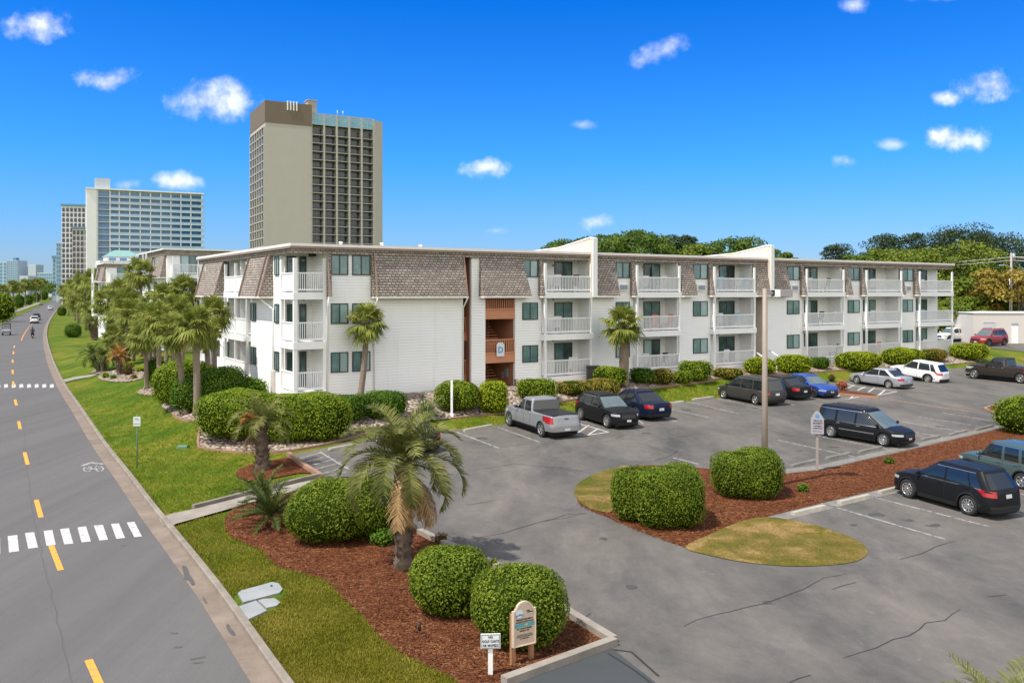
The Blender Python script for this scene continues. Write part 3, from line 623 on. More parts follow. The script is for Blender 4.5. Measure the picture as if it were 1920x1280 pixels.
# walls: solid pieces between the balcony bays
BAYS = [(sx(1015), sx(1104)), (sx(1187), sx(1269)), (sx(1332), sx(1409)), (sx(1505), sx(1576)), (sx(1617), sx(1684)), (sx(1717), sx(1779))]
gap = (sx(868), sx(884)); stair = (sx(910), sx(966)); breeze = (sx(1411), sx(1434)); xc = sx(611)
wl = MB(); ZB = -.2; ZT = 9.85
def seg(a, b, z0=ZB, z1=ZT): wl.box(a, b, 0, .22, z0, z1)
seg(xc, gap[0]); seg(gap[1], stair[0]); seg(stair[1], BAYS[0][0]-.005)
seg(stair[0], stair[1], 7.1, ZT)
for i in range(5):
    a, b = BAYS[i][1]+.005, BAYS[i+1][0]-.005
    if i == 2: seg(a, breeze[0]); seg(breeze[1]+.3, b); wl.box(breeze[0], breeze[1]+.3, 0, .22, 7.1, ZT)
    else: seg(a, b)
for k, (a, b) in enumerate(BAYS):                  # back and cheeks of the recesses
    wl.box(a-.2, b+.2, 1.22, 1.40, ZB, ZT); wl.box(a-.2, a-.005, .22, 1.22, ZB, ZT)
    if k < 5: wl.box(b+.005, b+.2, .22, 1.22, ZB, ZT)
    wl.box(a-.06, b+.06, -.38, 1.2, -.2, S[0]-.42)
wl.build('wall', M['siding'], apt)
sw_ = MB()                                        # road side wall, with the two recessed stacks and the corner stack left open
s1 = (sy(470), sy(428)); s0 = (sy(395), DEP); cb = 2.45
side_stacks = [(s1[1], s1[0])] if s1[1] < s1[0] else [s1]
st = side_stacks[0]; en = (sy(392), DEP)
for a, b in ((cb, st[0]), (st[1], en[0])): sw_.box(0, .22, a, b, ZB, ZT)
for a, b in (st, en):
    sw_.box(1.3, 1.5, a-.2, b+.2, ZB, ZT); sw_.box(.22, 1.3, a-.2, a-.005, ZB, ZT); sw_.box(.22, 1.3, b+.005, b+.2, ZB, ZT)
    m_ = (a+b)/2; sw_.box(.1, 1.3, m_-.08, m_+.08, ZB, ZT) if a == st[0] else None
sw_.box(xc, xc+.2, .22, cb, ZB, ZT); sw_.box(.22, xc, cb-.12, cb+.1, ZB, ZT)      # corner recess
sw_.box(.22, LEN, DEP-.2, DEP, ZB, ZT); sw_.box(LEN-.3, LEN-.1, 1.4, DEP-.2, ZB, ZT)
sw_.build('side_wall', M['siding'], apt)
# inner floors so that nothing shows through
fl = MB(); fl.box(1.6, LEN-.4, 1.5, DEP-.3, 9.4, 9.6); fl.build('ceiling', M['dark_in'], apt)
# corner balconies (three), open on two sides
for lev in range(3):
    z = S[lev]; zt = (S[lev+1] if lev < 2 else 9.62)-.42
    b = MB(); b.box(-.06, xc-.005, -.06, cb-.125, z-.42, z-.02)
    b.box(-.03, .17, -.03, .17, z-.02, zt+.02); b.box(xc-.16, xc-.005, -.03, .12, z-.02, zt+.02); b.box(-.03, .13, cb-.30, cb-.13, z-.02, zt+.02)
    o = b.build('corner_balcony', M['trim'], apt); r = MB()
    railing(r, (.18, .04), (xc-.17, .04), z+.06, z+1.05); r.build('railing', M['trim'], o)
    r = MB(); railing(r, (.03, .18), (.03, cb-.31), z+.04, z+1.05, solid=True); r.build('solid_railing', M['trim'], o)
    d = MB(); g = MB()
    for a, c in ((.32, .88), (1.05, 1.45)):
        for q in ((a, c, z+1.93, z+2.0), (a, a+.06, z, z+1.93), (c-.06, c, z, z+1.93)): d.box(q[0], q[1], cb-.18, cb-.125, q[2], q[3])
        g.box(a+.06, c-.06, cb-.15, cb-.126, z, z+1.93)
    d.build('sliding_door', M['frame'], o); g.build('door_glass', M['glass_dark'], o)
    l = MB(); l.lathe([(.01, -.10), (.09, -.08), (.10, -.02), (.03, 0)], 8, axis='z', c=(.9, 1.2, zt)); l.build('ceiling_light', M['brown_trim'], o)
cs = MB(); cs.box(-.03, xc-.005, -.03, cb-.13, -.2, S[0]-.43); cs.build('balcony_skirt', M['siding'], apt)
for i, (a, b) in enumerate(BAYS):
    for lev in range(3):
        balcony(apt, a, b, lev, door=(.49, .87) if i < 3 else (.36, .70), win=((.03, .21) if i == 0 else (.02, .15) if i < 3 else None))
# windows on the front: three per column
for c0, c1 in ((620, 652.5), (660, 694)):
    for lev in range(3): window(apt, sx(c0), S[lev]+.93, sx(c1)-sx(c0), 1.12)
for c0, c1 in ((979, 1008), (1154, 1180), (1299, 1326), (1475, 1498), (1589, 1611), (1691, 1711)):
    for lev in range(3): window(apt, sx(c0), S[lev]+.93, sx(c1)-sx(c0), 1.08)
for c0 in (1160, 1306, 1481, 1694):                # air conditioners below the top windows
    a = MB(); x_ = sx(c0+6); a.box(x_-.42, x_+.42, -.16, -.002, 7.46, 7.94); o = a.build('air_conditioner', M['trim'], apt)
    g = MB(); g.box(x_-.28, x_+.36, -.18, -.162, 7.54, 7.86)
    for k in range(4): g.box(x_-.28, x_+.36, -.19, -.181, 7.57+k*.075, 7.60+k*.075)
    g.build('grille', M['ac'], o)
a = MB(); a.box(sx(1597), sx(1610), -.03, -.002, 7.25, 7.9); a.build('vent_panel', M['trim'], apt)
# mansards on the front
mansard(apt, sx(701), gap[0]-.02, .06, .06); mansard(apt, gap[1]+.55, sx(977), .05, .42)
mansard(apt, sx(1109), sx(1151), 0, .05); mansard(apt, sx(1271), sx(1296), 0, .05); mansard(apt, sx(1410), sx(1434), 0, 0); mansard(apt, sx(1444), sx(1472), 0, .05)
mansard(apt, sx(1578), sx(1588), 0, .04); mansard(apt, sx(1611.5), sx(1616), 0, .02, out=.5); mansard(apt, sx(1684.5), sx(1689), 0, .02, out=.5); mansard(apt, sx(1711.5), sx(1716.5), 0, 0, out=.5)
mansard(apt, sx(1181), sx(1186.5), 0, 0, out=.5); mansard(apt, sx(1326.5), sx(1331.5), 0, 0, out=.5); mansard(apt, sx(1499), sx(1504.5), 0, 0, out=.5); mansard(apt, sx(1009), sx(1014), 0, 0, out=.5)
mansard(apt, xc+.05, sx(619), 0, .0, out=.3); mansard(apt, sx(695), sx(699), 0, 0, out=.4)
# mansards on the road side
for a, b in ((sy(512), sy(472)), (sy(424), sy(387))):
    a, b = min(a, b), max(a, b); mansard(apt, a, b, .1, .1, side=True, out=.75)
for yy in (sy(512), sy(505), sy(472), sy(424), sy(387)): tr = MB(); tr.tube([(-.80, yy, 7.14), (-.18, yy, 9.5)], .07, 4, smooth=False); tr.build('edge_board', M['brown_trim'], apt)
for px in (612, 700, 867): tr = MB(); tr.tube([(sx(px), -.62, 7.14), (sx(px), -.16, 9.5)], .06, 4, smooth=False); tr.build('edge_board', M['brown_trim'], apt)
for pts in [[(sx(px), -.6, 7.05), (sx(px)-.02, -.5, 6.85), (sx(px), -.06, 6.45), (sx(px), -.06, .8)] for px in (700.5, 867.5)]+[[(sx(613), -.30, 7.05), (sx(613), -.06, 6.5), (sx(613), -.06, .8)], [(-.75, sy(508), 7.1), (-.06, sy(514), 6.4), (-.06, sy(514), .8)]]:
    ds = MB(); ds.tube(pts, .045, 6); ds.build('downspout', M['trim'], apt)
# road side stacks of solid fronted balconies, windows
for lev in range(3):
    z = S[lev]; zt = (S[lev+1] if lev < 2 else 9.62)-.42
    for (a, b) in (st, en):
        m_ = (a+b)/2
        bb = MB(); bb.box(-.30, 1.3, a-.05, b+.05, z-.40, z-.02)
        for yy in (a+.05, m_, b-.06): bb.box(-.27, -.13, yy-.07, yy+.07, z-.02, zt+.05)
        o = bb.build('side_balcony', M['trim'], apt); r = MB(); railing(r, (-.20, a), (-.20, b), z+.02, z+1.02, solid=True); r.build('solid_railing', M['trim'], o)
        d = MB(); g = MB()
        for q0 in ((a+m_)/2, (b+m_)/2):
            d.box(1.22, 1.298, q0-.75, q0-.68, z, z+2); d.box(1.22, 1.298, q0+.68, q0+.75, z, z+2); d.box(1.22, 1.298, q0-.68, q0+.68, z+1.93, z+2); g.box(1.26, 1.297, q0-.68, q0+.68, z, z+1.93)
        d.build('sliding_door', M['frame'], o); g.build('door_glass', M['glass_dark'], o)
    for px, wd in ((520, .8), (476, 1.1), (425, 1.2), (409, 1.0) if lev < 2 else (425, 1.2)):
        if lev == 2 and px in (476, 409): continue
        window(apt, sy(px)-wd/2, z+.93, wd, 1.08, side=True)
skb = MB()
for (a, b) in (st, en): skb.box(-.24, 0, a, b, -.2, S[0]-.41)
skb.build('balcony_skirt', M['siding'], apt)
mb = MB(); mb.box(-.14, -.005, sy(517), sy(512), 1.6, 2.9); mb.build('meter_box', M['greywall'], apt)
# shingled band, roof edge, roof
fb_ = MB(); fb_.box(-.16, LEN+.1, -.17, -.005, 9.47, ZT+.02); fb_.box(-.17, -.005, -.005, DEP, 9.47, ZT+.02); fb_.box(LEN-.08, LEN+.1, -.005, DEP, 9.47, ZT+.02); fb_.build('shingle_band', M['shingle'], apt)
re = MB(); e = .30
re.box(-e, LEN+.35, -e, -e+.06, ZT+.0, ZT+.15); re.box(-e, -e+.06, -e+.06, DEP+.2, ZT+.0, ZT+.15); re.box(LEN+.29, LEN+.35, -e+.06, DEP+.2, ZT+.0, ZT+.15)
re.build('roof_edge', M['roof_edge'], apt)
rg = MB(); rg.box(-e-.02, LEN+.37, -e-.02, -e-.002, ZT-.12, ZT-.02); rg.box(-e-.02, -e-.002, -e, DEP+.2, ZT-.12, ZT-.02); rg.build('gutter', M['brown_trim'], apt)
rf = MB(); rf.box(-e+.06, LEN+.29, -e+.06, DEP+.2, ZT+.025, ZT+.10); ro = rf.build('roof', M['roof_flat'], apt)
vt = MB()
for (xx, yy) in ((3.2, 1.5), (5.6, 1.2), (8.5, 2.0)): vt.lathe([(.0, .32), (.12, .30), (.12, .2), (.07, .18), (.07, 0)], 8, axis='z', c=(xx, yy, ZT+.1))
vt.build('roof_vent', M['trim'], ro)
# fire walls that cross the roof
for xx in (sx(1105.5), sx(1437)):
    f = MB(); prof = [(-.55, 7.05), (-.55, 10.85), (-.25, 10.92), (3.2, 10.42), (6.0, 10.32), (DEP, 10.20), (DEP, 9.7), (0.0, 9.7), (0.0, 7.05)]
    f.prism(prof, 'x', xx-.14, xx+.14); o = f.build('fire_wall', M['stucco'], apt)
    c = MB(); c.prism([(-.62, 10.82), (-.62, 10.92), (-.25, 11.0), (3.2, 10.50), (6.0, 10.40), (DEP, 10.28), (DEP, 10.205), (6, 10.325), (3.2, 10.425), (-.25, 10.925)], 'x', xx-.19, xx+.19)
    c.box(xx-.18, xx+.18, -.62, -.552, 7.05, 10.82); c.build('coping', M['trim'], o)
# stair tower openings with terracotta railings
t = MB()
for (a, b) in (gap, stair):
    t.box(a-.15, a-.005, .22, 3.2, -.2, ZT); t.box(b+.005, b+.15, .22, 3.2, -.2, ZT)
t.box(gap[0]-.15, stair[1]+.15, 3.2, 3.4, -.2, ZT); t.build('stairwell_wall', M['terra_wall'], apt)
def terra(a, b, z0, zr, z1, y=.05):
    q = MB(); q.box(a, b, y, y+.14, z0, zr); o = q.build('stair_landing', M['terra'], apt)
    r = MB(); railing(r, (a, y+.06), (b, y+.06), zr+.02, z1, sp=.14, t=.028); r.build('railing', M['terra'], o)
    f = MB(); f.box(a, b, y+.14, 3.2, z0+.1, z0+.3); f.build('landing_floor', M['terra_wall'], o)
terra(stair[0], stair[1], 3.02, 3.55, 4.48); terra(stair[0], stair[1], 5.72, 6.25, 7.08)
for z0, z1 in ((7.1, 8.45), (4.42, 5.85), (1.85, 3.25)): terra(gap[0], gap[1], z0, z0+.38, z1, .6)
f = MB()
for k in range(9): f.box(stair[0]+.1, stair[1]-.1, 1.2+k*.22, 1.42+k*.22, 1.3+k*.17, 1.36+k*.17); f.box(stair[0]+.1, stair[1]-.1, 1.2+k*.22, 1.42+k*.22, 3.9+k*.17, 3.96+k*.17)
f.build('stair_treads', M['terra'], apt)
f = MB(); f.box(stair[1]-.55, stair[1]+.003, .3, .34, 2.15, 2.55); 
f = MB(); f.box(stair[1]-.05, stair[1]-.01, .8, 1.2, 2.0, 2.55); f.box(stair[1]-.05, stair[1]-.01, 1.35, 1.6, 1.85, 2.3); f.build('notice_board', M['slab'], apt)
# the white panel with the building letter
ls = MB(); cxl = sx(937.5); ls.prism([(cxl-.27, 3.42), (cxl+.27, 3.42), (cxl+.27, 4.12), (cxl+.16, 4.28), (cxl-.16, 4.28), (cxl-.27, 4.12)], 'y', -.07, -.02); lo_ = ls.build('letter_sign', M['sign_white'], apt)
def text_mesh(name, s, size, m, parent, mat4, ext=.004, align='CENTER', sxx=1.0, bold=0.0):
    cu = bpy.data.curves.new(name, 'FONT'); cu.body = s; cu.size = size; cu.align_x = align; cu.align_y = 'CENTER'; cu.extrude = ext; cu.resolution_u = 2; cu.offset = bold; cu.space_line = .9
    o = bpy.data.objects.new(name, cu); COL.objects.link(o); dg = bpy.context.evaluated_depsgraph_get(); me = bpy.data.meshes.new_from_object(o.evaluated_get(dg))
    bpy.data.objects.remove(o); me.materials.clear(); me.materials.append(m); me.transform(Matrix.Diagonal((sxx, 1, 1, 1))); me.transform(mat4)
    q = bpy.data.objects.new(name, me); return link(q, parent)
text_mesh('letter', 'D', .52, M['sign_blue'], lo_, Matrix.Translation((cxl, -.075, 3.80)) @ Matrix.Rotation(R(90), 4, 'X'), bold=.012)
# sloped beige wall foot and ramp parapet at the stair, breezeway walls
rp = MB(); rp.prism([(stair[0]-.2, 0), (stair[1]+.25, 0), (stair[1]+.25, 1.95), (stair[0]+.3, 2.25), (stair[0]-.2, 1.2)], 'y', -.02, .04) if False else None
rp = MB(); rp.prism([(-2.6, 0), (.0, 0), (.0, 1.95), (-.6, 1.95), (-2.6, 1.1)], 'x', stair[1]-.1, stair[1]+.12); rp.build('ramp_wall', M['path'], apt)
bw = MB(); bw.box(breeze[0]-.1, breeze[0]-.005, .22, 5, -.2, 7.1); bw.box(breeze[1]+.2, breeze[1]+.29, .22, 5, -.2, 7.1); bw.box(breeze[0]-.1, breeze[1]+.29, 5, 5.2, -.2, 7.1); bw.build('breezeway_wall', M['stucco'], apt)
hr = MB()
for xx in (breeze[0]+.1, breeze[1]+.4): hr.tube([(xx, -.1, 2.9), (xx, -2.2, 1.9)], .05, 6); hr.tube([(xx, -2.2, 1.9), (xx, -2.2, .9)], .04, 6)
hr.build('handrail', M['trim'], apt)
bf = MB()
for a, b in BAYS[2:]: bf.box(a-.05, b+.05, -.42, -.385, -.2, 1.42)
bf.build('brick_base', M['brick'], apt)
# chairs on the balconies
def apw(x, y, z): p = BC+BE*x+BN*y; return (p[0], p[1], z)
def deck_chair(x, y, lev, m, label, rz=0.0):
    t_ = thing('patio_chair', label, 'chair', apw(x, y, S[lev]-.02), FACING+rz, 'chairs on the balconies')
    q = MB(); q.box(-.26, .26, -.25, .25, .40, .45, bev=.015); q.build('seat', m, t_)
    q = MB(); q.prism([(.22, .44), (.27, .44), (.40, 1.12), (.36, 1.14)], 'x', -.25, .25); q.build('backrest', m, t_)
    for a in (-.23, .23):
        for b in (-.22, .22): q = MB(); q.box(a-.025, a+.025, b-.025, b+.025, 0, .40); q.build('leg', m, t_)
M['red_plastic'] = mat('coral_plastic', (.62, .15, .09), .5); M['blue_plastic'] = mat('blue_plastic', (.10, .42, .60), .5); M['black_plastic'] = mat('black_plastic', (.02, .02, .022), .5); M['white_plastic'] = mat('white_plastic', (.7, .7, .7), .5)
b = BAYS[1]; deck_chair(b[0]+.50*(b[1]-b[0]), .35, 1, M['red_plastic'], 'coral chair on the middle balcony behind the thick palm, near the post on its left', 3.0)
deck_chair(b[0]+.84*(b[1]-b[0]), .35, 1, M['red_plastic'], 'coral chair at the right end of the middle balcony behind the thick palm', 3.3)
b = BAYS[2]; deck_chair(b[0]+.25*(b[1]-b[0]), .3, 2, M['blue_plastic'], 'light blue chair at the left on a top balcony', 2.8); deck_chair(b[0]+.8*(b[1]-b[0]), .3, 2, M['blue_plastic'], 'light blue chair at the right on a top balcony', 3.4)
b = BAYS[3]; deck_chair(b[0]+.2*(b[1]-b[0]), .4, 0, M['black_plastic'], 'black chair at the left on a ground floor balcony', 3.0); deck_chair(b[0]+.88*(b[1]-b[0]), .3, 0, M['black_plastic'], 'black chair at the right on a ground floor balcony', 3.6)
b = BAYS[0]; deck_chair(b[0]+.4*(b[1]-b[0]), .4, 1, M['white_plastic'], 'white chair on the middle balcony right of the stairs', 2.6); deck_chair(b[0]+.7*(b[1]-b[0]), .3, 0, M['white_plastic'], 'white chair on the lowest balcony right of the stairs', 2.6)
b = BAYS[5]; deck_chair(b[0]+.2*(b[1]-b[0]), .3, 1, M['blue_plastic'], 'light blue chair on the middle balcony at the far right end', 3.0)
b = BAYS[4]; deck_chair(b[0]+.42*(b[1]-b[0]), .2, 0, M['red_plastic'], 'red chair on the lowest balcony second from the right end', 3.0)

ordn = ['first', 'second', 'third', 'fourth', 'fifth', 'sixth']; lvn = ['ground floor', 'middle', 'top']
for st_, lev, fr, mm, cn in [(0, 2, .35, 'white_plastic', 'white'), (0, 2, .72, 'black_plastic', 'black'), (1, 2, .3, 'white_plastic', 'white'), (1, 2, .7, 'white_plastic', 'white'), (1, 0, .3, 'white_plastic', 'white'), (1, 0, .72, 'black_plastic', 'black'), (2, 1, .25, 'white_plastic', 'white'), (2, 1, .65, 'blue_plastic', 'light blue'), (2, 0, .4, 'white_plastic', 'white'),
        (3, 2, .2, 'white_plastic', 'white'), (3, 2, .68, 'black_plastic', 'black'), (3, 1, .5, 'black_plastic', 'black'), (3, 1, .85, 'white_plastic', 'white'), (4, 2, .3, 'white_plastic', 'white'), (4, 1, .3, 'white_plastic', 'white'), (5, 2, .2, 'white_plastic', 'white'), (5, 0, .3, 'white_plastic', 'white')]:
    b = BAYS[st_]; deck_chair(b[0]+fr*(b[1]-b[0]), .35, lev, M[mm], f"{cn} chair in {'left' if fr < .5 else 'right'} half of the {lvn[lev]} balcony, {ordn[st_]} stack right of stairs", 2.7+.7*fr)
# ------------------------------------------------------------------ plants
M['clip_bright'] = leaf_mat('clipped_leaves', (.055, .095, .006), (.175, .255, .014), (.36, .42, .035), trans=.3, clump=1.6)
M['clip_front'] = leaf_mat('clipped_front_leaves', (.040, .072, .006), (.135, .195, .014), (.30, .36, .04), trans=.28, clump=2.2)
M['clip_deep'] = leaf_mat('deep_green_leaves', (.026, .066, .008), (.085, .175, .018), (.19, .30, .03), trans=.28, clump=1.3)
M['clip_lime'] = leaf_mat('lime_leaves', (.09, .13, .006), (.29, .36, .014), (.52, .55, .03), trans=.3, clump=1.4)
M['clip_olive'] = leaf_mat('olive_leaves', (.085, .070, .012), (.28, .215, .034), (.46, .33, .07), trans=.25, clump=1.4)
M['fresh'] = leaf_mat('fresh_leaves', (.05, .12, .012), (.13, .26, .022), (.24, .36, .04), trans=.3, clump=3)
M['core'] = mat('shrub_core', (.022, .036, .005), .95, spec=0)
M['bark'] = mat('palm_bark', (.21, .165, .125), .95, var=.45, vscale=7, bump=.8, bscale=14); M['bark_dark'] = mat('palm_boots', (.125, .092, .066), .95, var=.65, vscale=9, bump=1, bscale=16)
M['tree_bark'] = mat('tree_bark', (.11, .085, .065), .95, var=.4, vscale=5)
M['sabal'] = leaf_mat('fan_palm_leaves', (.07, .105, .014), (.20, .235, .042), (.42, .40, .11), trans=.33, clump=.9)
M['sabal_far'] = leaf_mat('fan_palm_leaves_far', (.04, .065, .012), (.14, .155, .030), (.30, .27, .075), trans=.25, clump=.7)
M['thatch'] = leaf_mat('dead_fronds', (.10, .065, .028), (.26, .18, .085), (.44, .33, .18), trans=.15, clump=1)
M['pindo'] = leaf_mat('feather_palm_leaves', (.045, .056, .012), (.15, .16, .040), (.36, .345, .12), trans=.28, clump=.8)
M['pindo_dead'] = leaf_mat('dead_feather_leaves', (.15, .085, .035), (.38, .24, .11), (.58, .42, .24), trans=.15, clump=1)
M['cycad'] = leaf_mat('cycad_leaves', (.016, .035, .008), (.060, .085, .016), (.16, .155, .04), trans=.12, clump=1.2)
M['rust_frond'] = leaf_mat('rusty_fronds', (.20, .08, .02), (.42, .19, .05), (.55, .32, .10), trans=.2)
M['grassy'] = leaf_mat('grassy_leaves', (.05, .085, .03), (.16, .22, .09), (.30, .36, .18), trans=.25)
M['tree_mid'] = leaf_mat('tree_leaves', (.030, .062, .010), (.085, .145, .018), (.16, .21, .03), trans=.28, clump=.35)
M['tree_lime'] = leaf_mat('spring_leaves', (.040, .070, .008), (.125, .172, .018), (.25, .275, .035), trans=.25, clump=.35)
M['tree_gold'] = leaf_mat('golden_leaves', (.085, .065, .012), (.26, .195, .032), (.42, .32, .07), trans=.25, clump=.35)
M['pine'] = leaf_mat('pine_needles', (.012, .026, .012), (.034, .058, .022), (.075, .10, .035), trans=.1, clump=.4)
M['flower_red'] = leaf_mat('red_flowers', (.30, .05, .05), (.55, .12, .10), (.6, .3, .2), trans=.1); M['maroon'] = leaf_mat('maroon_leaves', (.05, .02, .015), (.14, .055, .03), (.22, .12, .05), trans=.1)

def unit(a): return a/(np.linalg.norm(a, axis=-1, keepdims=True)+1e-9)
def leaf_quads(P, N, size, aspect=.55, tilt=.6, rng=RNG, cup=.12):
    """one rhombic leaf at each point, roughly facing N"""
    n = len(P); N = unit(N+rng.normal(0, tilt, (n, 3)))
    a = unit(np.cross(N, unit(rng.normal(0, 1, (n, 3))))); b = np.cross(N, a)
    s = np.asarray(size)*rng.uniform(.65, 1.25, n); s = s[:, None]
    V = np.stack([P-a*s*.5, P+b*s*aspect*.5-N*s*cup, P+a*s*.5, P-b*s*aspect*.5-N*s*cup], 1).reshape(-1, 3)
    return V, np.arange(4*n).reshape(n, 4)
def cat_geo(L):
    V = []; F = []; o = 0
    for v, f in L: V.append(v); F.append(f+o); o += len(v)
    return np.concatenate(V), np.concatenate(F)
def super_pts(n, a, b, h, p, q, rng, zmin=0.0, lump=.06, seed=0):
    """points and normals on a rounded clipped shrub of half sizes a, b and height h (bottom on z=0)"""
    d = unit(rng.normal(0, 1, (n, 3))); hc = h*.46; c = h-hc
    d[:, 2] = np.abs(d[:, 2])*np.sign(rng.uniform(-.75, 1, n))
    cz = np.where(d[:, 2] > 0, c, hc)
    hh = (np.abs(d[:, 0]/a)**p+np.abs(d[:, 1]/b)**p)
    r = (hh**(q/p)+np.abs(d[:, 2]/cz)**q)**(-1/q)
    P = d*r[:, None]
    N = np.stack([np.sign(P[:, 0])*np.abs(P[:, 0]/a)**(p-1)/a, np.sign(P[:, 1])*np.abs(P[:, 1]/b)**(p-1)/b, np.sign(P[:, 2])*np.abs(P[:, 2]/cz)**(q-1)/cz], 1)
    N = unit(N)
    s = seed*1.7
    l = np.sin(P[:, 0]*2.3+s)*np.sin(P[:, 1]*2.1+s*2)+.6*np.sin(P[:, 2]*3.7+P[:, 0]*3.1+s)+.4*np.sin(P[:, 1]*6+P[:, 2]*5+s)
    P = P+N*(l*lump*min(1, a))[:, None]; P[:, 2] += hc
    return P, N
_sn = [0]
def shrub(px, m, label, dep=.8, leaf=.075, p=2.8, q=2.6, yaw=0.0, group='clipped shrubs', dens=1.0, lobes=None, name='clipped_shrub', cat='shrub', lump=.05, loose=0.0, tilt=.42):
    """px = (x left, x right, y top, y base) in the photo"""
    x0, x1, yt, yb = px; _sn[0] += 1; rng = np.random.default_rng(100+_sn[0])
    f = G((x0+x1)/2, yb); Z0 = f[1]
    a = (x1-x0)/2/FPX*Z0; b = a*dep
    Zc = Z0+b*.8; a = (x1-x0)/2/FPX*Zc; b = a*dep; Xc = ((x0+x1)/2-CX)/FPX*Zc; zc = float(ht(Xc, Zc))
    h = max(.3, CAMH-(yt-HY)/FPX*(Zc+b*.15)-zc)
    if yaw: a = a/math.cos(yaw)*.97
    parts = lobes or [(0, 0, 1, 1, 1)]
    geo = []; cores = []
    for i, (ox, oy, fa, fb, fh) in enumerate(parts):
        A, B_, H_ = a*fa, b*fb, h*fh
        area = 2*math.pi*((A*B_)**1.6/3+2*(A*H_*.5)**1.6/3)**(1/1.6)*1.25
        n = int(np.clip(area/(leaf*leaf*.5)*2.6*dens, 400, 20000))
        P, N = super_pts(n, A, B_, H_, p, q, rng, lump=lump, seed=_sn[0]+i)
        dpt = rng.uniform(0, 1, n)**1.5*leaf*(1.6+loose*6)-loose*leaf*1.5
        P = P-N*dpt[:, None]; P += np.array((ox*a, oy*b, 0))
        ok = P[:, 2] > .02; geo.append(leaf_quads(P[ok], N[ok], leaf, tilt=tilt, rng=rng))
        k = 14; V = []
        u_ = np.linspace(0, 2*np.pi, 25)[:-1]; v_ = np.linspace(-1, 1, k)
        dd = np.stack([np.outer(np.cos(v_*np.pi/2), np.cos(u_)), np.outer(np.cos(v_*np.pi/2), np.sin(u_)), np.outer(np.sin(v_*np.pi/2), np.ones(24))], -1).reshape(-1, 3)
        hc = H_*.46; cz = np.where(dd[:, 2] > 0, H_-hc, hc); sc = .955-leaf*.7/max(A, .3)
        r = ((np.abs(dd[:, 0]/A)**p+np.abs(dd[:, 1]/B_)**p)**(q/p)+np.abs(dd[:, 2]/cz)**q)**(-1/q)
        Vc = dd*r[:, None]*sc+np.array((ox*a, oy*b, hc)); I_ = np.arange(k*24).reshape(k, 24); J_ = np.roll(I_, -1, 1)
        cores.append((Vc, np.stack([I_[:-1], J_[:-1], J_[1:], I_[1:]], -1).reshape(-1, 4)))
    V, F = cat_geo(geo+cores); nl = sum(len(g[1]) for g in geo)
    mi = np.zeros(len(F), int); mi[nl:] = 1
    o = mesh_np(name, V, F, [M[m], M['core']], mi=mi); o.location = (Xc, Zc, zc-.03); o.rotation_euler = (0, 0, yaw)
    return tag(o, label, cat, group)
# ---- palms
def seg_quads(P0, P1, P2, S_, w0, w1, w2):
    """narrow leaflets: base, middle, tip points with side vector"""
    a = np.stack([P0-S_*w0, P0+S_*w0, P1+S_*w1, P1-S_*w1, P2+S_*w2, P2-S_*w2], 1); n = len(a)
    V = a.reshape(-1, 3); b = np.arange(n)[:, None]*6
    return V, np.concatenate([b+np.array([0, 1, 2, 3]), b+np.array([3, 2, 4, 5])])
def fan_crown(seed, R=1.35, n=40, segs=20, dead=False, lo=-55, hi=82):
    rng = np.random.default_rng(seed); L = []
    for i in range(n):
        t = (i+.5)/n; az = i*2.39996+rng.normal(0, .15); el = R_(hi+(lo-hi)*t**.85+rng.normal(0, 7))
        d = np.array((math.cos(az)*math.cos(el), math.sin(az)*math.cos(el), math.sin(el))); side = np.array((-math.sin(az), math.cos(az), 0)); up = np.cross(d, side)
        lp = R*rng.uniform(.42, .60); lb = R*rng.uniform(.42, .56)
        droop = .10+.25*max(0, 1-abs(el))
        j = d*lp+np.array((0, 0, -.08*R*math.cos(el)))
        z3 = np.zeros((1, 3)); L.append(seg_quads(z3, (j/2+np.array((0, 0, .03)))[None], j[None], side[None], np.array([[.028*R]]), np.array([[.02*R]]), np.array([[.012*R]])))
        ph = np.linspace(-2.25, 2.25, segs)+rng.normal(0, .04, segs)
        dir_ = np.cos(ph)[:, None]*d+np.sin(ph)[:, None]*side*1.0 - up[None]*(.18*np.abs(np.sin(ph)))[:, None]
        dir_ = unit(dir_); ln = lb*(1-.25*np.abs(ph)/2.25)*rng.uniform(.85, 1.1, segs)
        P0 = np.repeat(j[None], segs, 0); P1 = P0+dir_*(ln*.55)[:, None]; P2 = P0+dir_*ln[:, None]; P2[:, 2] -= ln*(droop+.25*rng.uniform(0, 1, segs)); P1[:, 2] -= ln*.04
        S_ = unit(np.cross(dir_, np.repeat(up[None], segs, 0)))
        L.append(seg_quads(P0, P1, P2, S_, .006*R, .030*R, .004*R))
    return cat_geo(L)
def R_(a): return math.radians(a)
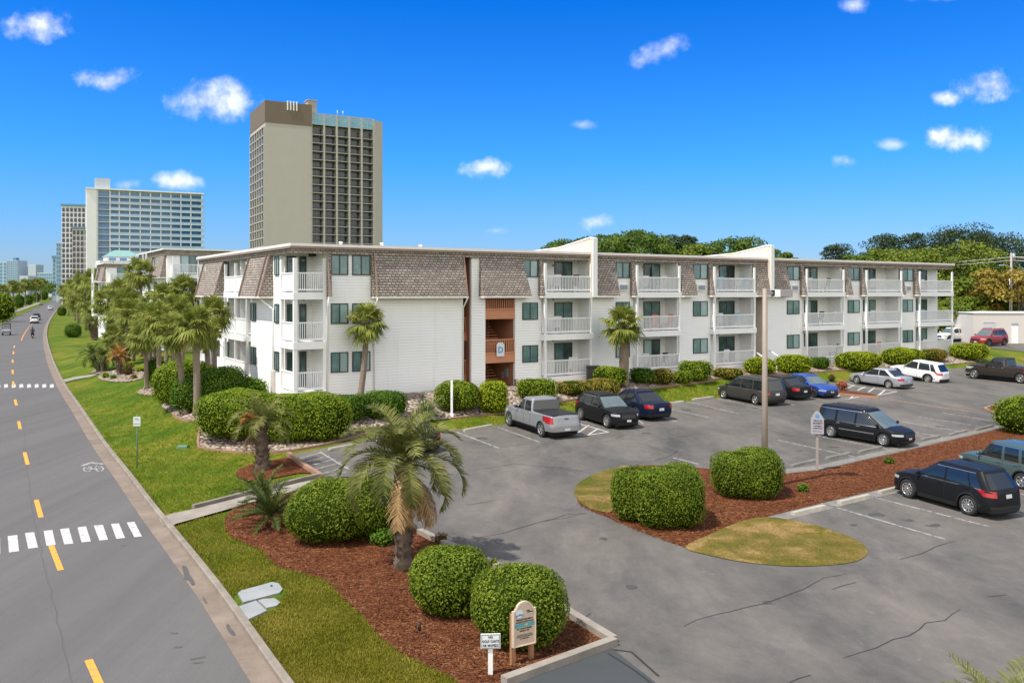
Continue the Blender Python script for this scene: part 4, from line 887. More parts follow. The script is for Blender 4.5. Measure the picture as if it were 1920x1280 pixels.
def feather_frond(rng, az, e0, bend, L, nl=34, ll=.46, wd=.013, v=.45, hang=.35, pw=1.25):
    k = nl; t = np.linspace(0, 1, k+1); el = e0-bend*t**pw
    st = np.stack([np.cos(el), np.sin(el)], 1)*(L/k); xy = np.concatenate([[[0, 0]], np.cumsum(st, 0)[:-1]])
    c = np.array((math.cos(az), math.sin(az), 0)); side = np.array((-math.sin(az), math.cos(az), 0)); z = np.array((0, 0, 1.0))
    P = xy[:, :1]*c+xy[:, 1:]*z; T = np.cos(el)[:, None]*c+np.sin(el)[:, None]*z; U = np.cross(T, np.repeat(side[None], k+1, 0)); U *= np.sign(U[:, 2:]+1e-6) if False else 1
    U = np.cross(np.repeat(side[None], k+1, 0), T); U = -U if U[0, 2] < 0 else U
    out = [seg_quads(P[:-1], (P[:-1]+P[1:])/2, P[1:], np.repeat(side[None], k, 0), .018*(1-t[:-1])[:, None]+.004, .018*(1-t[:-1])[:, None]+.004, .018*(1-t[1:])[:, None]+.003)]
    i0 = int(k*.16); Pb, Tb, Ub, tb = P[i0:], T[i0:], U[i0:], t[i0:]
    ln = ll*(np.sin(np.pi*(.12+.80*tb))**.7)
    for sg in (-1, 1):
        m_ = len(Pb); D = unit(Tb*.62+sg*side*.85+Ub*v+rng.normal(0, .11, (m_, 3))); l_ = (ln*rng.uniform(.8, 1.1, m_))[:, None]
        P1 = Pb+D*l_*.55; P2 = Pb+D*l_; P2[:, 2] -= l_[:, 0]*hang*rng.uniform(.5, 1.2, m_); P1[:, 2] -= l_[:, 0]*hang*.2
        S_ = unit(np.cross(D, Ub)); S_ = np.where(np.abs(S_) > 2, 0, S_)
        out.append(seg_quads(Pb, P1, P2, unit(Tb), wd*.8, wd, wd*.15))
    return cat_geo(out)
def trunk_geo(h, r0, r1, rng, lean=(0, 0), boots=False, n=12, curve=0.0):
    k = max(8, int(h/.16)); mb = MB(); pts = []; rad = []
    for i in range(k+1):
        t = i/k; pts.append((lean[0]*t+curve*math.sin(t*math.pi), lean[1]*t, h*t))
        r = r0+(r1-r0)*t; r *= 1+(.10 if boots else .035)*(1 if i % 2 else -1)*rng.uniform(.5, 1)+(.25*(1-t*8) if t < .12 else 0)
        rad.append(r)
    mb.tube(pts, rad, n, smooth=not boots)
    if boots:
        for i in range(int(h*44)):
            t = rng.uniform(.02, 1); az = rng.uniform(0, 6.28); r = (r0+(r1-r0)*t); c = Vector((math.cos(az), math.sin(az), 0)); s_ = Vector((-math.sin(az), math.cos(az), 0)); b = Vector((lean[0]*t, lean[1]*t, h*t))
            p = b+c*r*.92; q = b+c*(r*(1.22+.25*rng.uniform(0, 1)))+Vector((0, 0, .12+.10*rng.uniform(0, 1)))
            mb.add([p-s_*.07, p+s_*.07, q+s_*.035, q-s_*.035, b+c*r*.8+Vector((0, 0, .1))], [(0, 1, 2, 3), (1, 4, 2), (0, 3, 4)], 0)
    return mb
FAN = [fan_crown(11), fan_crown(12, n=44), fan_crown(13, n=36, lo=-65), fan_crown(14, n=40, hi=75)]
FANS = [None]*4
SKIRT = [fan_crown(21, R=1.0, n=14, segs=14, lo=-86, hi=-48), fan_crown(22, R=.95, n=12, segs=14, lo=-88, hi=-55)]
SKM = [None]*2
def sabal(crown, rpx, base, label, v=0, r=.16, group='fan palms on the lawn', boots=True, far=False, dead=True, zoff=0.0):
    """crown centre and radius, trunk base in photo pixels"""
    b = G(*base); Z = b[1]; rng = np.random.default_rng(int(base[0]*7+base[1]))
    hc = zpx(crown[1], Z)-b[2]+zoff; X2 = (crown[0]-CX)/FPX*Z; lx = X2-b[0]; sc = rpx/FPX*Z/1.22
    t = thing('fan_palm', label, 'palm tree', tuple(b), 0, group)
    tr = trunk_geo(hc, r*1.15, r, rng, (lx, 0), n=10, curve=rng.uniform(-.12, .12)); tr.build('trunk', M['bark'], t)
    if boots and not far:
        bt = trunk_geo(min(1.1, hc*.3)*1.0, r*1.15, r*1.5, rng, boots=True); o = bt.build('leaf_bases', M['bark_dark'], t); o.location = (lx*(1-.9/hc), 0, hc-min(1.1, hc*.3)+.05)
    k = v % 4
    if FANS[k] is None: FANS[k] = mesh_np('crown', FAN[k][0], FAN[k][1], M['sabal'], t); o = FANS[k]
    else: o = bpy.data.objects.new('crown', FANS[k].data); link(o, t)
    o.location = (lx, 0, hc+.12*sc); o.scale = (sc,)*3; o.rotation_euler = (0, 0, rng.uniform(0, 6.28))
    if dead:
        k = v % 2
        if SKM[k] is None: SKM[k] = mesh_np('dead_fronds', SKIRT[k][0], SKIRT[k][1], M['thatch'], t); o = SKM[k]
        else: o = bpy.data.objects.new('dead_fronds', SKM[k].data); link(o, t)
        o.location = (lx, 0, hc-.05*sc); o.scale = (sc*.85,)*3
    return t
def feather_palm(crown, Lf, base, label, r0=.26, r1=.22, nf=26, seed=1, e_lo=-35, bend=1.7, dead=5, m='pindo', name='feather_palm', group=None, trunk=True, nl=34, ll=.46, wd=.014, hang=.35, rust=0, e_hi=80, pw=1.25):
    b = G(*base); Z = b[1]; rng = np.random.default_rng(seed); hc = max(.15, zpx(crown[1], Z)-b[2]); lx = (crown[0]-CX)/FPX*Z-b[0]
    t = thing(name, label, 'palm tree', tuple(b), 0, group)
    if trunk: trunk_geo(hc, r0, r1, rng, (lx, 0), boots=True, n=14).build('trunk', M['bark_dark'], t)
    L = []
    for i in range(nf):
        q = (i+.5)/nf; L.append(feather_frond(rng, i*2.39996+rng.normal(0, .12), R_(e_hi+(e_lo-e_hi)*q+rng.normal(0, 5)), bend*(.55+.5*q)*rng.uniform(.85, 1.12), Lf*rng.uniform(.88, 1.08), nl, ll, wd, hang=hang, pw=pw))
    V, F = cat_geo(L); o = mesh_np('crown', V, F, M[m], t); o.location = (lx, 0, hc)
    if dead:
        L = [feather_frond(rng, rng.uniform(0, 6.28) if not rust else 2.6+.4*rng.normal(), R_(rng.uniform(-40, -15)), 1.2, Lf*rng.uniform(.6, .85), nl, ll*.75, wd*.9, hang=.6, v=.1) for i in range(dead)]
        V, F = cat_geo(L); o = mesh_np('dead_fronds', V, F, M['pindo_dead'], t); o.location = (lx, 0, hc-.1)
    if rust:
        L = [feather_frond(rng, 2.9+.5*rng.normal(), R_(rng.uniform(10, 60)), 1.2, .55, 14, .22, .02) for i in range(rust)]
        V, F = cat_geo(L); o = mesh_np('rusty_flower_stalks', V, F, M['rust_frond'], t); o.location = (lx-.25, -.3, hc+.2)
    return t
def tuft(px, base, label, m, n=60, L=.7, wd=.02, name='grassy_plant', cat='plant', up=.9, group=None):
    b = G(*base); rng = np.random.default_rng(int(base[0]+base[1])); az = rng.uniform(0, 6.28, n); el = rng.uniform(.25, 1.45, n)*up
    D = np.stack([np.cos(az)*np.cos(el), np.sin(az)*np.cos(el), np.sin(el)], 1); l_ = (L*rng.uniform(.6, 1.1, n))[:, None]
    P0 = np.zeros((n, 3)); P1 = D*l_*.6; P2 = D*l_; P2[:, 2] -= l_[:, 0]*.35*np.cos(el); S_ = np.stack([-np.sin(az), np.cos(az), 0*az], 1)
    V, F = seg_quads(P0, P1, P2, S_, wd*.7, wd, wd*.15); o = mesh_np(name, V, F, M[m]); o.location = tuple(b); return tag(o, label, cat, group)
# ---- trees
def tree(base, h, cr, label, m='tree_mid', seed=1, z=None, cfrac=.66, clumps=50, per=210, leaf=.40, group=None, name='broadleaf_tree', flat=1.0, trunk_r=.25, cat='tree', squash=.62, holes=.0):
    rng = np.random.default_rng(seed); b = np.array((base[0], base[1], float(ht(base[0], base[1])) if z is None else z))
    t = thing(name, label, cat, tuple(b), rng.uniform(0, 6), group)
    ch = h*cfrac; cz = h-ch*.5; mb = MB(); mb.tube([(0, 0, -.2), (.1, .05, h*.25), (0, .1, h*.5), (.15, 0, h*.8)], [trunk_r*1.3, trunk_r, trunk_r*.75, trunk_r*.2], 8)
    C = []
    for i in range(clumps):
        d = unit(rng.normal(0, 1, 3)); d[2] = d[2] if rng.uniform() > .3 else abs(d[2]); r = rng.uniform(.45, .95)**.6
        C.append(np.array((d[0]*cr*r, d[1]*cr*r, cz+d[2]*ch*.5*r)))
    L = []
    for i, c in enumerate(C):
        if i % 3 == 0: mb.tube([(0, .05, h*(1-cfrac)*.9), tuple(c*np.array((.5, .5, 1))*np.array((1, 1, .86))), tuple(c)], [trunk_r*.45, trunk_r*.25, .03], 5)
        rr = cr*rng.uniform(.22, .40); n = int(per*rng.uniform(.7, 1.2)); d = unit(rng.normal(0, 1, (n, 3))); d[:, 2] = np.where(d[:, 2] < -.3, -d[:, 2], d[:, 2])
        P = c+d*rr*np.array((1, 1, squash))*(rng.uniform(.35, 1, n)**.5)[:, None]
        L.append(leaf_quads(P, d+np.array((0, 0, .35)), leaf, .7, .55, rng))
    mb.build('trunk', M['tree_bark'], t); V, F = cat_geo(L); mesh_np('crown', V, F, M[m], t); return t
def pine(base, h, cr, label, seed=1, z=None, group='dark pines behind the right of the building', n=22, per=260, leaf=.42):
    rng = np.random.default_rng(seed); b = np.array((base[0], base[1], float(ht(base[0], base[1])) if z is None else z))
    t = thing('pine_tree', label, 'tree', tuple(b), 0, group); mb = MB(); mb.tube([(0, 0, -.2), (.15, 0, h*.5), (.1, .1, h*.97)], [.3, .22, .06], 8); L = []
    for i in range(n):
        q = i/(n-1); zz = h*(.50+.47*q); az = i*2.4+rng.normal(0, .4); r = cr*(1-.62*q)*rng.uniform(.45, 1.05)
        c = np.array((math.cos(az)*r, math.sin(az)*r, zz+.35)); mb.tube([(.1, 0, zz-.5), tuple(c*np.array((.55, .55, 1))-np.array((0, 0, .3))), tuple(c)], [.09, .06, .02], 5)
        k = int(per*rng.uniform(.6, 1.25)); d = unit(rng.normal(0, 1, (k, 3))); rr = cr*rng.uniform(.30, .52)
        L.append(leaf_quads(c+d*rr*np.array((1, 1, .42))*(rng.uniform(.2, 1, k)**.5)[:, None], d+np.array((0, 0, .6)), leaf, .45, .7, rng))
    mb.build('trunk', M['tree_bark'], t); V, F = cat_geo(L); mesh_np('crown', V, F, M['pine'], t); return t
# ------------------------------------------------------------------ planting
g1 = 'rounded shrubs in the front bed'
shrub((765, 926, 1016, 1164), 'clip_front', 'round clipped shrub right of the big feather palm, standing clear of the entrance signs', .95, .062, 2.5, 2.3, group=g1)
shrub((884, 1066, 1053, 1226), 'clip_front', 'tall rounded clipped shrub directly behind the tan entrance sign', .85, .062, 2.8, 2.5, group=g1, dens=1.0)
shrub((541, 742, 893, 1028), 'clip_front', 'broad dark clipped shrub behind and left of the big feather palm', .75, .068, 2.8, 2.4, group=g1, lobes=[(-.25, 0, .76, 1, .97), (.35, .25, .70, .9, 1.0)])
shrub((1147, 1320, 866, 996), 'clip_front', 'two lobed clipped shrub nearest the left tip of the parking island', .85, .062, 2.9, 3.2, group='clipped shrubs on the parking island', lobes=[(.20, -.22, .78, .74, .98), (-.48, .30, .52, .56, .94), (.55, .40, .45, .55, .99)])
shrub((1331, 1468, 838, 938), 'clip_front', 'square clipped shrub around the foot of the lamp pole', .85, .062, 3.2, 3.2, group='clipped shrubs on the parking island', lobes=[(-.02, -.08, .96, .9, .97), (.35, .4, .68, .6, 1.0)])
shrub((1866, 1990, 742, 818), 'clip_bright', 'loose oleander shrub at the right edge beyond the mulch strip', .8, .11, 2.2, 2.2, group=None, name='oleander_shrub', lump=.12, loose=.35, tilt=1.1)
shrub((693, 740, 990, 1026), 'fresh', 'small fresh green shrub on the mulch left of the big palm trunk', .9, .07, 2, 2, group='small plants in the front bed', name='small_shrub', lump=.1, loose=.3)
shrub((812, 842, 1002, 1022), 'maroon', 'small dark reddish shrub just behind the round shrub', .9, .06, 2, 2, group='small plants in the front bed', name='small_shrub', lump=.1, loose=.3)
shrub((918, 934, 1050, 1066), 'clip_lime', 'yellowish tuft of leaves peeping between the two round shrubs', .9, .05, 2, 2, group='small plants in the front bed', name='small_shrub', lump=.1, loose=.3)
shrub((1655, 1678, 857, 870), 'fresh', 'small bright green plant in the middle of the mulch strip', .9, .06, 2, 2, group='small plants on the island mulch', name='small_shrub', lump=.1, loose=.3)
shrub((1493, 1518, 908, 923), 'fresh', 'small spotted plant on the mulch right of the lamp pole shrub', .9, .06, 2, 2, group='small plants on the island mulch', name='small_shrub', lump=.1, loose=.3)
shrub((1553, 1566, 700, 716), 'maroon', 'small maroon bush at the lawn edge behind the blue hatchback', .9, .07, 2, 2, group='bushes by the planted island', name='small_shrub', lump=.1, loose=.3)
shrub((1630, 1650, 720, 741), 'flower_red', 'red flowered bush at the head of the little planted island', .9, .07, 2, 2, group='bushes by the planted island', name='small_shrub', lump=.1, loose=.3) if False else shrub((1568, 1590, 712, 732), 'flower_red', 'red flowered bush at the head of the little planted island', .9, .07, 2, 2, group='bushes by the planted island', name='small_shrub', lump=.1, loose=.3)
g2 = 'clipped hedges along the building'
hedges = [((372, 530, 730, 836), 'clip_bright', 'big rounded hedge nearest the road, its foot wrapped in river rock', .8, 0), ((480, 660, 735, 833), 'clip_bright', 'big yellow green hedge behind the small feather palm', .6, 0), ((612, 690, 736, 796), 'clip_deep', 'green hedge between the big hedge and the slim palm trunk', .7, 0),
    ((676, 764, 730, 792), 'clip_deep', 'dark green hedge just right of the slim palm trunk under the blank wall', .7, 0), ((814, 902, 713, 778), 'clip_bright', 'clipped hedge behind the white post by the silver pickup', .8, 0), ((896, 953, 712, 779), 'clip_lime', 'clipped hedge at the left of the stair ramp', .9, 0),
    ((967, 1045, 708, 756), 'clip_bright', 'clipped hedge at the right of the stair ramp', .7, 0), ((1040, 1106, 712, 745), 'clip_olive', 'low brownish hedge behind the small black crossover', .6, 0), ((1092, 1164, 709, 748), 'clip_olive', 'low olive hedge just left of the thick palm', .7, 0),
    ((1110, 1178, 685, 727), 'clip_bright', 'green hedge at the foot of the thick palm', .6, 0), ((1180, 1228, 688, 722), 'clip_deep', 'dark green clump just right of the thick palm', .8, 0), ((1218, 1264, 690, 724), 'clip_olive', 'brown tinged clump between two green ones below the second balcony stack', .8, 0), ((1258, 1298, 694, 723), 'clip_bright', 'small round green shrub at the right of the second balcony stack', .9, 0),
    ((1271, 1335, 674, 718), 'clip_bright', 'rounded green hedge under the single window column left of the lamp pole', .8, 0), ((1333, 1396, 688, 712), 'clip_olive', 'low brown hedge under the balconies just left of the lamp pole', .6, 0), ((1394, 1456, 670, 706), 'clip_lime', 'lime hedge crossed by the lamp pole', .8, 0),
    ((1452, 1523, 664, 704), 'clip_lime', 'big lime hedge just right of the lamp pole', .7, .2), ((1518, 1556, 667, 693), 'clip_deep', 'small dark hedge under the first balconies right of the lamp pole', .8, 0), ((1561, 1658, 658, 698), 'clip_lime', 'long lime hedge behind the silver sedan', .5, .3),
    ((1647, 1736, 651, 688), 'clip_lime', 'long green hedge behind the white SUV in the lot', .5, .3), ((1722, 1778, 653, 678), 'clip_olive', 'rusty orange hedge under the last balcony stack', .6, .3), ((1780, 1853, 643, 677), 'clip_lime', 'clipped hedge beyond the right end of the building', .7, .2)]
for px, m_, lb, dp, yw in hedges: shrub(px, m_, lb, dp, .10 if px[3] > 740 else .12, 3.2, 3.4, yaw=yw, group=g2, lump=.06)
g3 = 'hedges on the road side lawn'
for px, m_, lb, dp in [((291, 408, 674, 768), 'clip_bright', 'big domed hedge behind the leaning palm trunks on the road side', .9), ((322, 400, 705, 776), 'clip_deep', 'dark hedge at the foot of the three grouped palm trunks', .8), ((378, 462, 684, 765), 'clip_deep', 'dark hedge between the grouped palms and the building corner', .9), ((418, 502, 706, 752), 'fresh', 'fresh green low hedge at the foot of the corner balconies', .7),
    ((272, 312, 668, 722), 'clip_deep', 'dark hedge behind the single leaning palm with pale rock at its foot', .9), ((122, 152, 606, 633), 'clip_deep', 'low flat topped hedge nearest the road bend', .8), ((193, 224, 603, 632), 'clip_deep', 'round dark hedge beside the pale path on the upper lawn', .8), ((212, 258, 608, 658), 'clip_deep', 'tall dark hedge behind the rust coloured cycad', .9),
    ((232, 262, 636, 662), 'clip_deep', 'dark hedge just right of the tall dark one by the rock garden', .8), ((172, 226, 586, 618), 'clip_bright', 'hedge strip in front of the farther apartment block', .5), ((108, 124, 574, 592), 'clip_deep', 'tiny hedge farthest along the lawn by the kerb', .8)]:
    shrub(px, m_, lb, dp, .12, 2.8, 2.8, group=g3, lump=.05)
for px, m_, lb in [((227, 252, 677, 690), 'clip_lime', 'yellow green dwarf shrub in the rock garden'), ((190, 206, 697, 709), 'clip_lime', 'small tuft at the left end of the rock garden'), ((206, 219, 701, 711), 'fresh', 'second small tuft along the front of the rock garden'), ((244, 258, 700, 711), 'clip_olive', 'small brown tuft at the right end of the rock garden'), ((253, 273, 688, 697), 'clip_lime', 'bright low shrub behind the right end of the rock garden')]:
    shrub(px, m_, lb, .9, .09, 2, 2, group='small plants in the rock garden', name='small_shrub', lump=.1, loose=.3)
shrub((228, 250, 684, 704), 'maroon', 'reddish shrub at the foot of the rust coloured cycad', .8, .09, 2, 2, group='small plants in the rock garden', name='small_shrub', lump=.1, loose=.3)
tuft(None, (800, 783), 'silvery spiky grass clump behind the palm, left of the white post', 'grassy', 260, 1.35, .022, 'grassy_plant', group=None)
# palms
gp = 'fan palms on the road side lawn'
sabal((402, 592), 40, (402, 741), 'leaning fan palm closest to the building corner on the road side', 0, .15, gp)
sabal((366, 612), 46, (369, 778), 'straight fan palm in the middle of the three grouped trunks', 1, .17, gp)
sabal((328, 622), 42, (348, 777), 'leaning fan palm at the left of the three grouped trunks', 2, .15, gp)
sabal((300, 604), 42, (301, 742), 'fan palm with its trunk half hidden by the big domed hedge', 3, .14, gp)
sabal((272, 632), 38, (275, 729), 'short fan palm with pale rocks at its foot', 0, .13, gp)
sabal((345, 546), 36, (342, 700), 'tall fan palm in front of the gap between the two apartment blocks', 1, .14, gp)
sabal((262, 512), 34, (265, 668), 'tallest fan palm, its crown against the second apartment block', 2, .13, gp)
sabal((228, 546), 32, (233, 655), 'fan palm left of the tallest one', 3, .13, gp)
sabal((206, 552), 30, (214, 628), 'fan palm with a dark slanting trunk before the third apartment block', 0, .16, gp)
sabal((178, 528), 30, (186, 622), 'bushy fan palm in front of the white hotel', 1, .16, gp)
sabal((158, 530), 27, (160, 618), 'dense fan palm at the left front of the white hotel', 2, .16, gp)
sabal((196, 575), 24, (200, 612), 'low fan palm between the far hedges', 3, .15, gp)
sabal((145, 568), 22, (147, 606), 'short fan palm behind the low flat topped hedge', 0, .16, gp)
sabal((250, 590), 34, (250, 676), 'fan palm over the rock garden', 1, .13, gp)
sabal((290, 570), 34, (288, 690), 'fan palm behind the short one with pale rocks', 3, .13, gp)
sabal((128, 557), 19, (129, 592), 'small fan palm near the road bend', 2, .2, gp); sabal((136, 538), 18, (137, 590), 'taller small fan palm near the road bend', 3, .2, gp)
sabal((118, 545), 13, (119, 578), 'far fan palm beside the road bend', 1, .25, gp, far=True)
sabal((687, 606), 43, (675, 747), 'slim fan palm standing alone before the blank white wall', 2, .15, 'fan palms along the front', dead=True)
sabal((1168, 612), 44, (1168, 722), 'stout fan palm with a thick trunk before the second balcony stack', 1, .30, 'fan palms along the front')
feather_palm((755, 872), 2.15, (756, 1064), 'big feather palm with drooping grey green fronds in the front bed', .22, .20, 28, 5, e_lo=8, bend=2.6, dead=11, nl=66, ll=.52, wd=.018, hang=.28, e_hi=84, pw=1.5)
feather_palm((490, 795), 1.6, (492, 879), 'short feather palm with orange flower stalks in the small mulch ring', .27, .21, 22, 6, e_lo=5, bend=2.2, dead=4, nl=36, ll=.42, wd=.017, hang=.3, rust=9, pw=1.6)
feather_palm((172, 604), 1.6, (178, 637), 'grey green feather palm with a stout trunk on the upper lawn', .45, .55, 24, 8, e_lo=-30, bend=2.0, dead=0, nl=22, ll=.5, wd=.03)
feather_palm((172, 664), 1.35, (186, 697), 'small leaning feather palm at the left of the pair on the lawn', .2, .18, 20, 9, e_lo=-30, bend=1.9, dead=0, nl=20, ll=.4, wd=.025, m='cycad'); feather_palm((194, 668), 1.3, (194, 697), 'small leaning feather palm at the right of the pair on the lawn', .2, .18, 20, 10, e_lo=-30, bend=1.9, dead=0, nl=20, ll=.4, wd=.025, m='cycad')
feather_palm((236, 645), 1.5, (240, 684), 'pale feather palm behind the rock garden', .22, .2, 24, 14, e_lo=-25, bend=1.9, dead=0, nl=22, ll=.45, wd=.025)
feather_palm((222, 668), 1.1, (225, 702), 'rust coloured cycad in the rock garden', .22, .2, 20, 11, e_lo=-5, bend=1.3, dead=0, nl=18, ll=.32, wd=.022, m='rust_frond', name='cycad')
feather_palm((508, 968), 1.3, (508, 986), 'dark green cycad clump at the left end of the front mulch bed', .2, .2, 30, 12, e_lo=2, bend=.95, dead=2, nl=40, ll=.24, wd=.013, m='cycad', name='cycad', trunk=False, hang=.1, e_hi=75)
feather_palm((492, 935), 1.2, (488, 962), 'dark cycad rising behind the cycad clump of the front bed', .14, .14, 24, 13, e_lo=0, bend=.9, dead=0, nl=36, ll=.22, wd=.013, m='cycad', name='cycad', hang=.1, e_hi=75)
feather_palm((1880, 1372), 1.25, (1880, 1450), 'pale palm crown poking in at the bottom right corner', .18, .16, 22, 15, e_lo=-20, bend=1.5, dead=0, nl=34, ll=.35, wd=.012, m='pindo')
# trees behind the building
gt = 'broad trees behind the building'
def treeat(px, ytop, Y, cr, label, **k):
    X = (px-CX)/FPX*Y; z = 1.5; return tree((X, Y), zpx(ytop, Y)-z, cr, label, z=z, **k)
treeat(1062, 449, 128, 5.0, 'dark green tree left behind the first fire wall', seed=1, group=gt); treeat(1140, 442, 120, 5.6, 'rounded green tree behind the second roof section', seed=2, group=gt); treeat(1208, 434, 124, 6.0, 'highest rounded tree behind the second roof section', seed=3, group=gt)
treeat(1262, 446, 130, 4.2, 'small dark tree between the two bigger crowns', seed=4, group=gt, m='pine'); treeat(1372, 447, 120, 6.2, 'wide green tree behind the second fire wall', seed=5, group=gt); treeat(1312, 456, 122, 4.6, 'light green tree left of the wide one', seed=6, group=gt, m='tree_lime')
treeat(1462, 468, 115, 3.0, 'low dark tree just right of the second fire wall', seed=7, group=gt); treeat(1290, 444, 128, 3.2, 'thin dark tree rising over the light green one', seed=8, group=gt, m='pine')
g5 = 'bright trees beyond the right end of the building'
treeat(1700, 458, 122, 6.5, 'bright green tree over the right end of the roof', seed=11, group=g5, m='tree_lime'); treeat(1790, 462, 118, 7.0, 'bright green tree between the roof end and the utility pole', seed=12, group=g5, m='tree_lime', clumps=44, cfrac=.8)
treeat(1815, 520, 108, 4.8, 'yellow green tree standing low beside the last balconies', seed=13, group=g5, m='tree_lime', cfrac=.85); treeat(1795, 560, 104, 3.6, 'low yellow bush tree just right of the last balconies', seed=14, group=g5, m='tree_lime', cfrac=.95)
treeat(1908, 498, 104, 5.4, 'golden leaved tree behind the white block building', seed=15, group=g5, m='tree_gold', clumps=44, cfrac=.9); treeat(1990, 500, 108, 6.0, 'golden tree at the right edge beyond the utility pole', seed=16, group=g5, m='tree_gold', cfrac=.9)
treeat(1850, 500, 122, 6.4, 'deep green tree filling in behind the golden one', seed=17, group=g5, m='tree_mid', cfrac=.95); treeat(1755, 520, 132, 6, 'deep green tree filling in behind the last balconies', seed=18, group=g5, m='tree_mid', cfrac=.95); treeat(1640, 470, 135, 5.5, 'mid green tree peeping over the roof left of the bright one', seed=19, group=g5)
def pineat(px, ytop, Y, cr, label, **k): X = (px-CX)/FPX*Y; pine((X, Y), zpx(ytop, Y)-1.5, cr, label, z=1.5, **k)
for px, yt, Y, cr, lb, sd_ in [(1572, 462, 150, 4.2, 'small pine farthest left, alone above the roof', 1), (1655, 444, 140, 5.5, 'pine at the left of the dark group', 2), (1708, 441, 145, 4.2, 'narrow pine just right of the left one', 3), (1770, 436, 138, 5.5, 'tall pine near the middle of the dark group', 4), (1800, 428, 140, 6.5, 'highest pine of the dark group', 5), (1868, 444, 142, 6.0, 'wide pine above the utility pole', 6), (1925, 456, 150, 6, 'pine cut by the right edge', 7), (1838, 438, 150, 5.2, 'pine between the highest and the wide one', 8)]:
    pineat(px, yt, Y, cr, lb, seed=40+sd_)
gp = 'fan palms on the road side lawn'
for i, (c, r, b, lb) in enumerate([((312, 560), 36, (310, 700), 'fan palm crowded behind the leaning ones near the block corner'), ((236, 572), 34, (238, 664), 'fan palm just left of the rock garden palm'), ((222, 520), 30, (224, 632), 'high fan palm before the third apartment block'), ((190, 548), 30, (196, 618), 'fan palm in the middle of the thicket before the hotel'), ((168, 560), 28, (170, 612), 'low fan palm in the thicket before the hotel'), ((148, 545), 26, (150, 606), 'fan palm at the left of the thicket'), ((282, 600), 36, (282, 700), 'fan palm leaning out over the rock garden edge'), ((328, 588), 38, (326, 715), 'fan palm between the grouped trunks and the block behind'), ((140, 560), 22, (141, 600), 'bushy small fan palm above the tiny hedge'), ((246, 545), 32, (248, 650), 'fan palm right below the tallest one'), ((385, 628), 36, (388, 752), 'fan palm squeezed between the straight one and the corner one'), ((210, 590), 26, (213, 622), 'fan palm whose dark trunk shows beside the pale path'), ((204, 566), 36, (206, 648), 'wide fan palm over the middle of the upper lawn'), ((180, 588), 30, (183, 630), 'fan palm whose fronds touch the stout feather palm'), ((224, 600), 36, (226, 662), 'fan palm right behind the rust coloured cycad'), ((212, 632), 26, (214, 672), 'low fan palm left of the rock garden'), ((192, 530), 30, (197, 626), 'tall fan palm covering the left wall of the third block')]):
    sabal(c, r, b, lb, i+1, .14, gp)
# far side of the road: palms and bushes, one by one
gl = 'fan palms and bushes across the road'
for i, (c, r, b, lb) in enumerate([((6, 548), 17, (8, 592), 'fan palm across the road, cut by the left edge'), ((24, 537), 14, (25, 585), 'fan palm across the road, second from the left edge'), ((36, 540), 13, (37, 578), 'fan palm across the road, third from the left edge'), ((47, 534), 13, (48, 575), 'fan palm across the road, behind the dark bushes'), ((58, 535), 12, (59, 571), 'fan palm across the road in the thick of the row'), ((68, 532), 12, (69, 567), 'fan palm across the road right of the thickest part'), ((77, 530), 11, (78, 564), 'fan palm across the road near the far end'), ((85, 533), 9, (86, 561), 'last fan palm of the row across the road')]):
    sabal(c, r, b, lb, i, .3, gl, far=True)
for px, m_, lb in [((-22, 27, 548, 604), 'clip_bright', 'big bush across the road at the left edge'), ((26, 46, 548, 580), 'clip_deep', 'dark bush across the road right of the big one'), ((44, 62, 550, 573), 'clip_deep', 'second dark bush across the road'), ((60, 76, 547, 567), 'clip_bright', 'third bush across the road'), ((74, 90, 544, 563), 'clip_deep', 'farthest bush across the road')]:
    shrub(px, m_, lb, .9, .5, 2.2, 2.2, group=gl, name='bush', lump=.12, loose=.2)
for i, (px, yt, Y) in enumerate([(98, 536, 900), (110, 533, 760), (122, 530, 640), (90, 540, 1000)]):
    treeat(px, yt, Y, 9+Y/120, ['dark tree at the end of the road', 'tree at the far road bend', 'round tree before the black and white tower', 'hazy tree at the vanishing point of the road'][i], seed=70+i, group='trees at the end of the road', leaf=1.4, clumps=26, per=70)
# ------------------------------------------------------------------ vehicles (local x forward, y left)
M['tyre'] = mat('tyre', (.018, .018, .019), .85); M['rim'] = mat('alloy', (.50, .50, .50), .3, metal=.8); M['rim_dark'] = mat('dark_alloy', (.10, .10, .105), .35, metal=.7); M['well'] = mat('wheel_well', (.008, .008, .008), .95)
M['car_glass'] = mat('car_glass', (.012, .016, .018), .04, spec=.8); M['car_glass_light'] = mat('windscreen', (.10, .135, .14), .05, spec=.8, var=.5, vscale=1.2)
M['black_trim'] = mat('black_trim', (.014, .014, .015), .5); M['chrome'] = mat('chrome', (.62, .62, .62), .2, metal=.9); M['lamp_clear'] = mat('headlamp', (.36, .38, .39), .1, spec=.8); M['lamp_amber'] = mat('amber_lens', (.62, .26, .05), .15)
M['lamp_red'] = mat('tail_lens', (.34, .012, .016), .15, spec=.6); M['plate'] = mat('number_plate', (.55, .57, .60), .5)
def paint_mat(name, c, metal=.25): M[name] = mat(name, c, .38, metal=metal, coat=.04 if max(c) < .09 else .4, spec=.13 if max(c) < .09 else .45); return M[name]
for nm, c, mt in (('silver_paint', (.30, .31, .335), .5), ('black_car_paint', (.012, .013, .015), .1), ('navy_paint', (.009, .016, .040), .2), ('grey_paint', (.062, .062, .060), .4), ('blue_paint', (.010, .065, .34), .3), ('lilac_silver', (.43, .44, .50), .5),
    ('white_car_paint', (.72, .73, .73), 0), ('brown_paint', (.040, .033, .028), .3), ('teal_paint', (.070, .112, .102), .35), ('red_paint', (.33, .018, .022), .3)): paint_mat(nm, c, mt)
